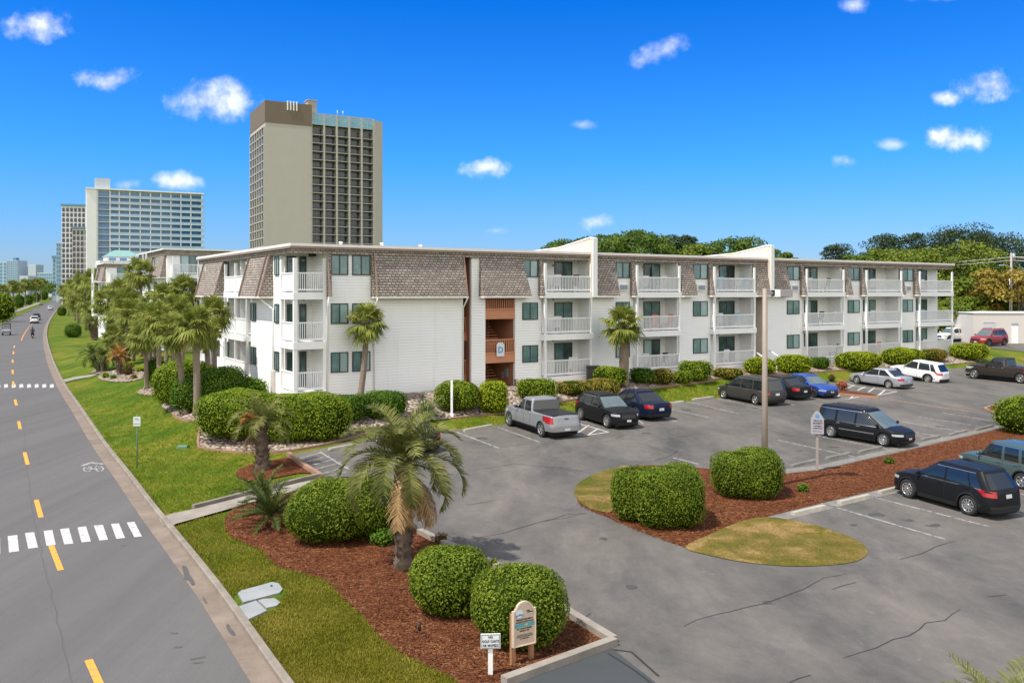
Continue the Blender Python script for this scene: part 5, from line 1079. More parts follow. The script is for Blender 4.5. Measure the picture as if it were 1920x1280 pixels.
def lerp_pts(P, x):
    return np.interp(x, [p[0] for p in P], [p[1] for p in P])
class Car:
    """a body as stacked plan outlines with cut wheel arches, a cabin with separate panes, lamps and wheels"""
    def __init__(s, root, paint, L=4.7, W=1.84, H=1.7, wb=2.7, foh=.92, rw=.35, belt=((-1, .98), (-.6, 1.0), (.3, 1.0), (.55, .98), (.85, .86), (1, .74)), cab=(-.97, -.80, .12, .50), wr=.76, nose=5.0, tail=7.0,
                 panes=None, style='suv', rim='rim', sill=.22, ws='car_glass_light', clad=False, rear_glass=True, chrome=False, spokes=7, tonneau=None, rails=False, glass='car_glass'):
        s.__dict__.update(locals()); h = L/2
        s.xf = h-foh; s.xr = s.xf-wb; s.Ra = rw+.055
        s.zs = lambda x: lerp_pts([(a*h, b) for a, b in belt], x)
        s.body(); s.cabin(); s.wheels(); s.lamps()
    def prof(s, z): return np.interp(z, [.15, .25, .42, .62, .80, 1.0, 1.3], [.90, .945, .985, 1.0, .995, .965, .93])
    def ext(s, z, front): return np.interp(z, [.15, .25, .42, .62, .8, 1.0, 1.3], [.955, .985, 1.0, .992, .972, .945, .93]) if front else np.interp(z, [.15, .25, .45, .7, 1.0, 1.3], [.955, .985, 1.0, .995, .978, .965])
    def plan(s, xs):
        h = s.L/2; n = np.where(xs > 0, s.nose, s.tail); return s.W/2*np.maximum(0, 1-np.abs(xs/h)**n)**(1/n)
    def side_y(s, x, z):
        e = np.where(np.asarray(x) > 0, s.ext(z, True), s.ext(z, False)); return s.plan(np.clip(np.asarray(x)/e, -s.L/2*.9999, s.L/2*.9999))*s.prof(z)
    def end_x(s, y, z, front):
        n = s.nose if front else s.tail; w_ = s.W/2*s.prof(z); return (1 if front else -1)*s.L/2*s.ext(z, front)*np.maximum(0, 1-np.abs(y/w_)**n)**(1/n)
    def body(s):
        h = s.L/2; cols = []
        for f in (0, .3, .55, .75, .84, .89, .92, .94): cols.append((-h*(1-f**s.tail)**(1/s.tail), f*s.W/2))
        xr_ = h*(1-.955**s.tail)**(1/s.tail); xf_ = h*(1-.955**s.nose)**(1/s.nose)
        xs = set(np.round(np.linspace(-xr_, xf_, 26), 4))
        for xw in (s.xf, s.xr):
            xs = {x for x in xs if abs(x-xw) > s.Ra+.04}
            xs |= {xw+s.Ra*math.cos(a) for a in np.linspace(0, math.pi, 13)}; xs |= {xw-s.Ra-.004, xw+s.Ra+.004}
        xs = np.array(sorted(x for x in xs if -xr_ <= x <= xf_)); cols += list(zip(xs, s.plan(xs)))
        for f in (.94, .92, .89, .84, .75, .55, .3, 0): cols.append((h*(1-f**s.nose)**(1/s.nose), f*s.W/2))
        cx = np.array([c[0] for c in cols]); cy = np.array([c[1] for c in cols]); nc = len(cx)
        zt = s.zs(cx); zb = np.full(nc, s.sill)+np.where(np.abs(cx) > h*.8, .05, 0)
        for xw in (s.xf, s.xr):
            d = np.abs(cx-xw); m_ = (d <= s.Ra+.001) & (cy > s.W*.3); zb = np.where(m_, np.maximum(zb, s.rw+np.sqrt(np.maximum(0, s.Ra**2-d**2))), zb)
        s.zbf = (cx, zb)
        rows = np.array([0, .08, .18, .30, .44, .58, .70, .80, .88, .94, .975, 1.0]); V = []; nr = len(rows)
        for r in rows:
            z = zb+(zt-zb)*r; rnd = np.where(r > .9, (r-.9)/.1, 0); inset = .045*rnd**2
            px = cx*np.where(cx > 0, s.ext(z, True), s.ext(z, False)); py = np.maximum(0, cy*s.prof(z)-inset*np.minimum(1, cy*4)); px = px*(1-inset*.35/h*2)
            V.append(np.stack([px, py, z-.012*rnd], 1))
        V = np.array(V); F = []; out = []
        for sg in (1, -1):
            b = len(out); Q = V.reshape(-1, 3)*np.array((1, sg, 1)); out += Q.tolist()
            for i in range(nr-1):
                for j in range(nc-1):
                    q = (b+i*nc+j, b+i*nc+j+1, b+(i+1)*nc+j+1, b+(i+1)*nc+j); F.append(q[::-1] if sg > 0 else q)
        top = V[-1]; K = 9; b = len(out)            # bonnet, deck: rows across
        fr = np.cos(np.linspace(0, math.pi, K))
        for j in range(nc):
            for f in fr:
                yy = top[j, 1]*f; out.append([top[j, 0], yy, top[j, 2]+.05*min(1, top[j, 1]/(s.W*.3))*(1-f*f)])
        for j in range(nc-1):
            for k in range(K-1): F.append((b+j*K+k, b+j*K+k+1, b+(j+1)*K+k+1, b+(j+1)*K+k))
        s.mb = MB(); s.mb.add(out, F, 0, True)
        u = MB(); yw = s.W/2-.23
        u.box(-h*.93, h*.93, -yw, yw, .17, s.sill+.03); u.box(-h*.90, h*.90, -yw, yw, s.sill+.03, .70)
        u.build('underbody', M['well'], s.root)
    # cabin surface
    def cab_dims(s, t):
        xb, xq, xr, xc = [a*s.L/2 for a in s.cab]; wb_ = s.W/2*.945; w_ = s.W/2*s.wr/.945*.945
        x0 = xb+(xq-xb)*t; x1 = xc+(xr-xc)*t; w = wb_+(w_-wb_)*t; return x0, x1, w+.03*math.sin(math.pi*min(1, t))
    def cab_z(s, t):
        z0 = .94*min(s.zs(s.cab[0]*s.L/2), s.zs(s.cab[3]*s.L/2)); return z0+(s.H-.055-z0)*t
    def cab_y(s, x, t, n=9.0):
        x0, x1, w = s.cab_dims(t); m_ = (x0+x1)/2; hl = (x1-x0)/2; return w*max(0, 1-abs((x-m_)/hl)**n)**(1/n)
    def cabin(s, n=9.0):
        K = 44; an = np.linspace(0, 2*math.pi, K, endpoint=False); c, q = np.cos(an), np.sin(an)
        rx = np.sign(c)*np.abs(c)**(2/n); ry = np.sign(q)*np.abs(q)**(2/n); V = []; F = []; rows = 0
        for t in (0, .2, .4, .6, .8, .92, 1.0):
            x0, x1, w = s.cab_dims(t); V.append(np.stack([(x0+x1)/2+(x1-x0)/2*rx, w*ry, np.full(K, s.cab_z(t))], 1)); rows += 1
        x0, x1, w = s.cab_dims(1.0)
        for f, dz_ in ((.985, .022), (.95, .038), (.80, .052), (.5, .062), (.02, .068)):
            V.append(np.stack([(x0+x1)/2+(x1-x0)/2*rx*(f if f < .9 else .5+f/2), w*ry*f, np.full(K, s.cab_z(1.0)+dz_)], 1)); rows += 1
        V = np.concatenate(V)
        for i in range(rows-1):
            for k in range(K): F.append((i*K+k, i*K+(k+1) % K, (i+1)*K+(k+1) % K, (i+1)*K+k))
        s.mb.add(V, F, 0, True)
        gl = M[s.glass]
        # side panes: (x bottom rear, x bottom front, x top rear, x top front) as fractions of the half length
        for (a, b_, c_, d_) in s.panes:
            for sg in (1, -1):
                P = []; nx_, nt = 9, 5
                for i in range(nt):
                    t = .13+(.90-.13)*i/(nt-1); xa = a+(c_-a)*i/(nt-1); xb = b_+(d_-b_)*i/(nt-1)
                    for k in range(nx_):
                        x = (xa+(xb-xa)*k/(nx_-1))*s.L/2; P.append((x, sg*(s.cab_y(x, t)+.007), s.cab_z(t)))
                s.patch('side_window', P, nx_, nt, gl, sg > 0)
        for nm, fr, mm in (('windshield', True, M[s.ws]),)+((('rear_window', False, gl),) if s.rear_glass else ()):
            P = []; nx_, nt = 11, 5
            for i in range(nt):
                t = (.06 if fr else .16)+(.93-(.06 if fr else .16))*i/(nt-1); x0, x1, w = s.cab_dims(t); m_ = (x0+x1)/2; hl = (x1-x0)/2
                for k in range(nx_):
                    y = (-.87+1.74*k/(nx_-1))*w; P.append((m_+(1 if fr else -1)*(hl*(1-abs(y/w)**9)**(1/9)+.008), y, s.cab_z(t)+.004))
            s.patch(nm, P, nx_, nt, mm, fr)
    def patch(s, name, P, nu, nv, m, flip=False, parent=None):
        F = [(i*nu+k, i*nu+k+1, (i+1)*nu+k+1, (i+1)*nu+k) for i in range(nv-1) for k in range(nu-1)]
        if flip is True and name == 'side_window': F = [f[::-1] for f in F]
        return mesh_np(name, P, F, m, parent or s.root, smooth=True)
    def end_patch(s, name, y0, y1, z0, z1, front, m, off=.012, nu=7, nv=5, both=False, parent=None):
        ease = both; nu = 16 if both else max(nu, 13)
        for sg in ((1, -1) if both else (1,)):
            P = []
            for i in range(nv):
                z = z0+(z1-z0)*i/(nv-1)
                for k in range(nu):
                    q_ = k/(nu-1); q_ = 1-(1-q_)**2 if ease else q_; y = sg*(y0+(y1-y0)*q_)*s.W/2; y = max(-s.W/2*s.prof(z)*.999, min(s.W/2*s.prof(z)*.999, y)); x = float(s.end_x(y, z, front)); P.append((x+(off if front else -off), y*(1+off*.6), z))
            s.patch(name, P, nu, nv, m, parent=parent)
    def side_patch(s, mb, x0, x1, z0, z1, m, off=.008, nu=6, nv=2):
        for sg in (1, -1):
            P = []
            for i in range(nv):
                z = z0+(z1-z0)*i/(nv-1)
                for k in range(nu): x = x0+(x1-x0)*k/(nu-1); P.append((x, sg*(float(s.side_y(x, z))+off), z))
            mb.add(P, [(i*nu+k, i*nu+k+1, (i+1)*nu+k+1, (i+1)*nu+k) for i in range(nv-1) for k in range(nu-1)], m, True)
    def wheels(s):
        for xw in (s.xf, s.xr):
            for sg in (1, -1):
                r = s.rw; w_ = .105; yc = sg*(s.W/2*.985-w_); q = MB()
                q.lathe([(r*.60, -w_), (r*.93, -w_), (r*.985, -w_*.7), (r, -w_*.3), (r, w_*.3), (r*.985, w_*.7), (r*.93, w_), (r*.66, w_*1.02), (r*.64, w_*.7)], 24, axis='y')
                wh = q.build('wheel', M['tyre'], s.root); wh.location = (xw, yc, r)
                k = MB(); yo = sg*w_
                k.lathe([(r*.655, yo*.55), (r*.655, yo*1.03), (r*.60, yo*1.0), (r*.58, yo*.6)], 24, axis='y'); k.lathe([(.001, yo*.95), (r*.13, yo*.92), (r*.16, yo*.6)], 12, axis='y')
                for a in np.linspace(0, 2*math.pi, s.spokes, endpoint=False):
                    d = Vector((math.cos(a), 0, math.sin(a))); p = Vector((-math.sin(a), 0, math.cos(a))); w1, w2 = (.045, .06) if s.spokes < 8 else (.03, .042)
                    k.add([d*r*.1-p*w1+Vector((0, yo*.85, 0)), d*r*.1+p*w1+Vector((0, yo*.85, 0)), d*r*.60+p*w2*.8+Vector((0, yo*.98, 0)), d*r*.60-p*w2*.8+Vector((0, yo*.98, 0))], [(0, 1, 2, 3)])
                k.build('rim', M[s.rim], wh); d = MB(); d.lathe([(.001, yo*.5), (r*.65, yo*.5)], 20, axis='y', smooth=False); d.build('dark_backing_disc', M['well'], wh)  # near-black disc paints the shade seen between the spokes
    def lamps(s):
        h = s.L/2; W2 = s.W/2; zb = float(s.zs(-h*.97)); zf = float(s.zs(h*.97)); st = s.style
        if st == 'truck':
            s.end_patch('headlight', .62, .94, zf-.24, zf-.06, True, M['lamp_clear'], both=True, nu=9); s.end_patch('grille', -.58, .58, zf-.34, zf-.05, True, M['black_trim']); s.end_patch('front_bumper', -.97, .97, .36, .56, True, M['chrome'] if s.chrome else M['black_trim'], nu=17, off=.03)
            s.end_patch('taillight', .80, .975, zb-.42, zb-.06, False, M['lamp_red'], both=True); s.end_patch('rear_bumper', -.98, .98, .42, .62, False, M['chrome'], off=.05, nu=17); s.end_patch('license_plate', -.17, .17, .47, .60, False, M['plate'], off=.06)
            s.end_patch('tailgate_handle', -.12, .12, zb-.2, zb-.14, False, M['black_trim'])
        else:
            s.end_patch('headlight', .58, .92, zf-.17, zf-.06, True, M['lamp_clear'], both=True, nu=10); s.end_patch('grille', -.46, .46, zf-.30, zf-.08, True, M['black_trim']); s.end_patch('lower_grille', -.72, .72, .27, .40, True, M['black_trim'], nu=13)
            a = (.58, .94, zb-.24, zb-.04) if st == 'sedan' else (.66, .945, zb-.25, zb-.02)
            s.end_patch('taillight', *a, False, M['lamp_red'], both=True, nu=10); s.end_patch('license_plate', -.17, .17, zb-.36 if st == 'sedan' else zb-.30, zb-.22 if st == 'sedan' else zb-.16, False, M['plate'])
            s.end_patch('rear_bumper', -.97, .97, .27, .42 if not s.clad else .52, False, M['black_trim'], nu=17)
            s.end_patch('license_plate', -.15, .15, .42, .53, True, M['plate'])
        # seams, sill, window trim, handles as surface detail of the body
        bt = s.mb; t1 = .02
        xa, xb_ = s.cab[3]*h*.86, s.cab[0]*h
        for x in s.doors: s.side_patch(bt, x*h-.007, x*h+.007, s.sill+.10, float(s.zs(x*h))-.03, 1, off=.004, nu=2, nv=6)
        s.side_patch(bt, s.xr+s.Ra+.05, s.xf-s.Ra-.05, s.sill, s.sill+(.17 if s.clad else .07), 1, off=.010, nu=8, nv=3)
        if st != 'truck' and s.rim != 'x':
            xs_ = [min(p[0] for p in s.panes), max(p[1] for p in s.panes)]; xt_ = [min(p[2] for p in s.panes), max(p[3] for p in s.panes)]
            for sg in (1, -1):
                for t0, t1_, xa_ in ((.085, .125, xs_), (.905, .935, xt_)):
                    P = [((xa_[0]+(xa_[1]-xa_[0])*k/10)*h, sg*(s.cab_y((xa_[0]+(xa_[1]-xa_[0])*k/10)*h, t_)+.010), s.cab_z(t_)) for t_ in (t0, t1_) for k in range(11)]
                    bt.add(P, [(k, k+1, 12+k, 11+k) for k in range(10)], 2 if s.style == 'suv' else 1, True)
        if s.chrome == 'strip': s.side_patch(bt, s.xr+s.Ra+.12, s.xf-s.Ra-.1, .58, .63, 2, off=.012, nu=8)
        for sg in (1, -1):
            for x in s.doors[:-1]:
                q = MB(); xh = x*h+.10; zz = float(s.zs(xh))-.12; yy = float(s.side_y(xh, zz)); q.box(xh, xh+.19, yy-.01, yy+.028, zz-.018, zz+.018, bev=.006)
                o = q.build('door_handle', M['chrome'] if s.chrome else s.paint, s.root); o.scale = (1, sg, 1)
            xm = s.cab[3]*h-.30*(s.cab[3]*h-s.cab[2]*h)-.05; zz = s.cab_z(.16); yy = s.cab_y(xm, .1)
            q = MB(); q.ell((xm, yy+.13, zz+.06), (.075, .12, .085), 10, 6); q.box(xm-.03, xm+.03, yy-.02, yy+.08, zz-.02, zz+.03); o = q.build('mirror', s.paint if st != 'truck' else M['black_trim'], s.root); o.scale = (1, sg, 1)
            if s.rails:
                x0, x1, w = s.cab_dims(1); q = MB(); zz = s.cab_z(1)+.06; q.tube([(x0+.15, sg*w*.9, zz-.02), (x0+.25, sg*w*.9, zz+.03), (x1-.3, sg*w*.9, zz+.03), (x1-.2, sg*w*.9, zz-.02)], .02, 6); q.build('roof_rail', M['chrome'] if s.rails == 'chrome' else M['black_trim'], s.root)
        if s.clad:
            for xw in (s.xf, s.xr):
                for sg in (1, -1):
                    V = []; F = []; A = np.linspace(0, math.pi, 15)
                    for a in A:
                        for rr in (s.Ra-.003, s.Ra+.055): x, z = xw+rr*math.cos(a), s.rw+rr*math.sin(a); V.append((x, sg*(float(s.side_y(x, z))+.009), z))
                    bt.add(V, [(2*i, 2*i+1, 2*i+3, 2*i+2) for i in range(14)], 1, True)
        if s.tonneau:
            x0, x1 = -h*.955, s.cab[0]*h-.06; P = []
            for i in range(5):
                x = x0+(x1-x0)*i/4
                for k in range(7): y = (-.86+1.72*k/6)*W2; P.append((x, y, float(s.zs(x))+.048*(1-(y/W2)**2)+.02))
            s.patch('bed_cover', P, 7, 5, M['black_trim'])
        bt.build('body', [s.paint, M['black_trim'], M['chrome']], s.root)
STY = dict(
 truck=dict(L=5.85, W=2.06, H=1.93, wb=3.75, foh=.98, rw=.42, belt=((-1, 1.26), (-.3, 1.27), (.3, 1.24), (.5, 1.22), (.85, 1.17), (1, 1.08)), cab=(-.235, -.20, .17, .40), wr=.80, nose=6, tail=12, style='truck', sill=.42, panes=[(-.20, .03, -.17, .03), (.065, .325, .065, .175)], doors=(-.20, .045, .36), tonneau=True, spokes=6),
 suv=dict(L=4.69, W=1.84, H=1.72, wb=2.71, foh=.95, rw=.38, belt=((-1, 1.09), (-.6, 1.13), (.2, 1.08), (.5, 1.07), (.82, 1.0), (1, .86)), cab=(-.965, -.76, .12, .50), wr=.75, style='suv', panes=[(-.78, -.60, -.64, -.52), (-.575, -.155, -.495, -.145), (-.11, .40, -.11, .13)], doors=(-.62, -.13, .42), clad=True, rails=True),
 cross=dict(L=4.60, W=1.82, H=1.63, wb=2.78, foh=.90, rw=.37, belt=((-1, 1.07), (-.6, 1.10), (.2, 1.05), (.5, 1.04), (.85, .97), (1, .86)), cab=(-.96, -.72, .10, .50), wr=.75, style='suv', panes=[(-.72, -.52, -.60, -.45), (-.49, -.12, -.43, -.11), (-.08, .38, -.08, .11)], doors=(-.55, -.10, .40), rails=False, spokes=10),
 sedan=dict(L=4.90, W=1.85, H=1.45, wb=2.82, foh=.95, rw=.335, belt=((-1, .92), (-.8, .97), (-.3, .95), (.3, .92), (.5, .90), (.85, .80), (1, .66)), cab=(-.80, -.42, .08, .48), wr=.72, style='sedan', panes=[(-.60, -.19, -.36, -.17), (-.155, .36, -.14, .10)], doors=(-.55, -.165, .38), sill=.19, spokes=10, nose=4.5),
 hatch=dict(L=4.50, W=1.80, H=1.43, wb=2.74, foh=.88, rw=.33, belt=((-1, .98), (-.7, .98), (.3, .90), (.5, .88), (.85, .78), (1, .66)), cab=(-.94, -.55, .08, .48), wr=.73, style='sedan', panes=[(-.62, -.19, -.46, -.17), (-.155, .36, -.14, .10)], doors=(-.58, -.165, .38), sill=.19, rim='rim_dark', spokes=5),
 van=dict(L=5.14, W=1.99, H=1.75, wb=3.08, foh=.98, rw=.345, belt=((-1, 1.0), (-.5, 1.02), (.2, 1.0), (.55, .98), (.85, .88), (1, .76)), cab=(-.985, -.90, .18, .66), wr=.78, style='suv', panes=[(-.90, -.50, -.84, -.48), (-.45, -.04, -.43, -.03), (.01, .47, .01, .19)], doors=(-.48, -.015, .50), rails=True, sill=.2, spokes=9),
 boxy=dict(L=4.30, W=1.82, H=1.79, wb=2.58, foh=.82, rw=.35, belt=((-1, 1.06), (-.3, 1.06), (.3, 1.05), (.52, 1.05), (.85, .99), (1, .86)), cab=(-.985, -.93, .16, .48), wr=.84, style='suv', panes=[(-.92, -.58, -.88, -.56), (-.51, -.20, -.49, -.19), (-.13, .36, -.13, .16)], doors=(-.55, -.165, .38), clad=True, spokes=6),
)
Car.doors = (-.6, -.1, .4)
def vehicle(kind, paint, label, cat, fw, rw_, side, name='parked_car', group='cars parked in the lot', **kw):
    """fw, rw_: photo pixels where the wheels of the visible side touch the ground (front, rear); side: +1 = left side seen, -1 = right side"""
    d = dict(STY[kind]); d.update(kw); doors = d.pop('doors'); f, r = G(*fw), G(*rw_)
    dv = (f-r)[:2]; s_ = float(np.clip(np.linalg.norm(dv)/d['wb'], .88, 1.12)); dv = dv/np.linalg.norm(dv)
    lf = np.array((-dv[1], dv[0])); m_ = (f+r)[:2]/2; c = m_-lf*side*(d['W']/2-.06)*s_
    xm = (d['L']/2-d['foh']-d['wb']/2); c = c-dv*xm*s_
    t = thing(name, label, cat, (c[0], c[1], float(ht(c[0], c[1]))+.008), math.atan2(dv[1], dv[0]), group, s_)
    nz = (float(ht(*(c+dv*1.4)))-float(ht(*(c-dv*1.4))))/2.8; t.rotation_euler = (0, -math.atan(nz), math.atan2(dv[1], dv[0]))
    Car.doors = doors; Car(t, M[paint], **d); return t
vehicle('truck', 'silver_paint', 'silver crew cab pickup with a black bed cover, rear to the camera', 'pickup truck', (955, 799), (1014, 819), 1, 'pickup_truck', chrome=True)
vehicle('cross', 'black_car_paint', 'black crossover with a V shaped grille, front to the camera, beside the silver pickup', 'car', (1137.5, 802.5), (1089, 787.5), -1)
vehicle('sedan', 'navy_paint', 'dark blue sedan right of the black crossover, rear to the camera', 'car', (1135, 772), (1192, 786), 1)
vehicle('van', 'grey_paint', 'dark grey minivan behind the lamp pole, its nose at the lawn', 'minivan', (1357, 747.5), (1416, 759), 1, rails=False, spokes=5)
vehicle('sedan', 'black_car_paint', 'black sedan between the grey minivan and the blue hatchback', 'car', (1412, 738), (1469, 748.5), 1)
vehicle('hatch', 'blue_paint', 'bright blue hatchback, front to the camera', 'car', (1526, 745.5), (1476, 736), -1)
vehicle('sedan', 'lilac_silver', 'silver grey sedan in front of the long lime hedge', 'car', (1606, 719.5), (1666, 728), 1)
vehicle('suv', 'white_car_paint', 'white SUV with dark windows right of the silver sedan', 'car', (1682, 706), (1737, 716), 1, H=1.79, L=4.95, wb=2.82, rails=False, spokes=10, clad=True)
vehicle('truck', 'brown_paint', 'dark brown pickup at the right edge of the lot', 'pickup truck', (1826, 710), (1913, 719), 1, 'pickup_truck', spokes=5, tonneau=False, chrome=True)
vehicle('van', 'black_car_paint', 'black minivan with a chrome side strip, alone in the middle row', 'minivan', (1651, 836.6), (1562, 821), -1, chrome='strip', spokes=9)
vehicle('suv', 'black_car_paint', 'black SUV parked against the mulch strip, nearest the camera', 'car', (1704, 934), (1812.5, 965), 1, spokes=10)
vehicle('boxy', 'teal_paint', 'dusty green boxy SUV beyond the black SUV', 'car', (1817, 892), (1915, 917), 1)
vehicle('hatch', 'black_car_paint', 'black car half hidden behind the big feather palm', 'car', (712, 835), (757, 850), 1, rim='rim')
vehicle('suv', 'red_paint', 'red SUV in front of the white block building', 'car', (1854, 649.5), (1883, 648), 1, group='cars in the upper lot', H=1.78, rim='rim_dark')
vehicle('suv', 'white_car_paint', 'white SUV beyond the end hedge, behind the last balconies', 'car', (1781, 641.5), (1810, 640.5), 1, group='cars in the upper lot', rim='rim_dark')
# traffic on the road
def traffic(kind, paint, px, label, cat, away=True, name='car', **kw):
    p = G(*px); i = int(np.argmin([np.linalg.norm(q-p[:2]) for q in REDGE])); dv = REDGE[min(i+1, len(REDGE)-1)]-REDGE[max(i-1, 0)]; dv = dv/np.linalg.norm(dv)*(1 if away else -1)
    d = dict(STY[kind]); d.update(kw); Car.doors = d.pop('doors'); t = thing(name, label, cat, (p[0], p[1], .01), math.atan2(dv[1], dv[0]), 'traffic on the road'); Car(t, M[paint], **d); return t
traffic('suv', 'white_car_paint', (65, 606), 'white SUV driving away just ahead of the motor scooter', 'car'); traffic('suv', 'navy_paint', (68.5, 600), 'dark blue SUV driving ahead of the white one', 'car')
traffic('suv', 'white_car_paint', (94.5, 581), 'white car driving away near the bend', 'car'); traffic('sedan', 'teal_paint', (77, 572), 'grey green car coming towards the camera near the bend', 'car', False); traffic('sedan', 'navy_paint', (93.5, 561.5), 'small dark car coming round the bend', 'car', False)
traffic('van', 'navy_paint', (105, 562), 'dark blue van far along the road at the right kerb', 'van')
# golf cart (low speed vehicle) coming towards the camera
def golf_cart(px):
    p = G(*px); i = int(np.argmin([np.linalg.norm(q-p[:2]) for q in REDGE])); dv = -(REDGE[i+1]-REDGE[i]); t = thing('golf_cart', 'small open sided golf cart with a dark roof coming towards the camera', 'golf cart', (p[0], p[1], .01), math.atan2(dv[1], dv[0]), 'traffic on the road')
    q = MB(); q.prism([(-1.3, .35), (1.35, .35), (1.40, .75), (1.1, .98), (.75, 1.02), (.72, .55), (-.3, .55), (-.35, .85), (-1.3, .9)], 'y', -.62, .62); q.build('body', M['silver_paint'], t)
    q = MB(); q.box(-1.25, .75, -.66, .66, 1.92, 2.0, bev=.03); q.build('roof', M['black_trim'], t); q = MB(); q.box(-.35, .1, -.55, .55, .56, .85, bev=.03); q.box(-.5, -.35, -.55, .55, .6, 1.3, bev=.03); q.build('seat', M['black_trim'], t)
    for a, b, c in ((.72, 1.0, .58), (-1.2, .9, -1.15)):
        for s_ in (-.58, .58): q = MB(); q.tube([(a, s_, b), (c, s_, 1.93)], .03, 6); q.build('roof_post', M['black_trim'], t)
    q = MB(); q.prism([(.73, 1.02), (.75, 1.02), (.61, 1.9), (.59, 1.9)], 'y', -.55, .55); q.build('windshield', M['car_glass_light'], t)
    for s_ in (-.42, .42): q = MB(); q.lathe([(.001, .04), (.10, .03), (.10, -.02)], 10, axis='x', c=(1.37, s_, .78)); q.build('headlight', M['lamp_clear'], t)
    for xw in (-.9, .95):
        for s_ in (-1, 1): q = MB(); q.lathe([(.14, -.1), (.27, -.1), (.28, 0), (.27, .1), (.14, .1), (.001, .08)], 16, axis='y'); w_ = q.build('wheel', M['tyre'], t); w_.location = (xw, s_*.56, .28)
golf_cart((12, 628))
def scooter(px):
    p = G(*px); i = int(np.argmin([np.linalg.norm(q-p[:2]) for q in REDGE])); dv = REDGE[i+1]-REDGE[i]; az = math.atan2(dv[1], dv[0])
    t = thing('motor_scooter', 'dark motor scooter ridden away from the camera', 'scooter', (p[0], p[1], .01), az, 'traffic on the road')
    q = MB(); q.prism([(-.75, .55), (-.2, .5), (.1, .28), (.42, .28), (.58, .95), (.66, .95), (.62, .5), (.5, .18), (-.3, .2), (-.8, .45)], 'y', -.17, .17); q.build('body', M['black_car_paint'], t)
    q = MB(); q.box(-.75, .0, -.16, .16, .70, .82, bev=.04); q.build('seat', M['black_trim'], t); q = MB(); q.tube([(.55, -.36, 1.05), (.60, 0, 1.0), (.55, .36, 1.05)], .02, 6); q.build('handlebar', M['black_trim'], t)
    for xw in (-.6, .65): q = MB(); q.lathe([(.1, -.05), (.24, -.06), (.26, 0), (.24, .06), (.1, .05), (.001, .03)], 16, axis='y'); w_ = q.build('wheel', M['tyre'], t); w_.location = (xw, 0, .26)
    q = MB(); q.box(-.83, -.80, -.1, .1, .5, .62); q.build('taillight', M['lamp_red'], t); q = MB(); q.box(-.845, -.835, -.1, .1, .36, .48); q.build('license_plate', M['plate'], t)
    # rider: one continuous skinned figure
    me = bpy.data.meshes.new('person'); J = [(-.30, 0, .86), (-.26, 0, 1.05), (-.20, 0, 1.28), (-.15, 0, 1.42), (-.13, 0, 1.50), (-.10, 0, 1.62), (-.10, 0, 1.74)]; E = [(i, i+1) for i in range(6)]; Rr = [.16, .155, .17, .12, .06, .10, .09]
    for s_ in (1, -1):
        b = len(J); J += [(-.17, .19*s_, 1.39), (.10, .30*s_, 1.18), (.38, .32*s_, 1.07), (.48, .33*s_, 1.06)]; Rr += [.075, .055, .042, .04]; E += [(3, b), (b, b+1), (b+1, b+2), (b+2, b+3)]
        b = len(J); J += [(-.25, .12*s_, .84), (.20, .19*s_, .78), (.22, .17*s_, .38), (.36, .17*s_, .34)]; Rr += [.10, .075, .055, .045]; E += [(0, b), (b, b+1), (b+1, b+2), (b+2, b+3)]
    me.from_pydata(J, E, []); o = bpy.data.objects.new('person', me); link(o); sk = o.modifiers.new('skin', 'SKIN'); ss = o.modifiers.new('sub', 'SUBSURF'); ss.levels = ss.render_levels = 1
    for i, v in enumerate(me.skin_vertices[0].data): v.radius = (Rr[i], Rr[i]); v.use_root = (i == 0)
    me.materials.append(mat('dark_clothes', (.02, .022, .028), .8)); o.location = (p[0], p[1], .01); o.rotation_euler = (0, 0, az)
    tag(o, 'person in dark clothes riding the scooter, seen from behind', 'person')
    q = MB(); q.ell((-.10, 0, 1.70), (.145, .125, .14), 12, 8); h_ = q.build('helmet', M['black_plastic'], o)
scooter((61, 634))
# ------------------------------------------------------------------ signs, poles and small street furniture
RX90 = Matrix.Rotation(R(90), 4, 'X')
def board_text(parent, s, size, x, z, y=-.035, m='ink', sx_=1.0, bold=0.0, al='CENTER'):
    return text_mesh('lettering', s, size, M[m], parent, Matrix.Translation((x, y, z)) @ RX90, ext=.002, sxx=sx_, bold=bold, align=al)
def arch_poly(w_, z0, zs_, zt, n=12, step=.06):
    P = [(-w_/2, z0), (w_/2, z0), (w_/2, zs_), (w_/2-step, zs_), (w_/2-step, zs_+.035)]; r = w_/2-step-.03
    P += [(r*math.cos(a), zs_+.035+(zt-zs_-.035)*math.sin(a)) for a in np.linspace(0, math.pi, n)]
    return P+[(-w_/2+step, zs_+.035), (-w_/2+step, zs_), (-w_/2, zs_)]
b = G(982, 1242); es = thing('entrance_sign', 'tan entrance sign with an arched top and teal band on two brown posts', 'sign', tuple(b), R(30))
q = MB(); q.prism(arch_poly(.53, .36, 1.07, 1.235), 'y', -.03, .03); q.build('board', M['sign_tan'], es)
bo = [o for o in es.children if o.name.startswith('board')][0]
q = MB()
for x in (-.262, .240): q.box(x, x+.022, -.045, -.031, .36, 1.075)
q.box(-.24, .24, -.045, -.031, .36, .38); P_ = arch_poly(.53, .36, 1.07, 1.235); P2_ = [(x*.93, z-.022) for x, z in P_]
n_ = len(P_)
for i in range(2, n_-1): a, c = P_[i], P_[i+1]; a2, c2 = P2_[i], P2_[i+1]; q.add([(a[0], -.045, a[1]), (c[0], -.045, c[1]), (c2[0], -.045, c2[1]), (a2[0], -.045, a2[1])], [(0, 1, 2, 3)])
q.build('raised_border', M['sign_edge'], bo)
q = MB(); q.box(-.225, .225, -.036, -.031, .735, .81); q.build('teal_band', M['sign_teal'], bo)
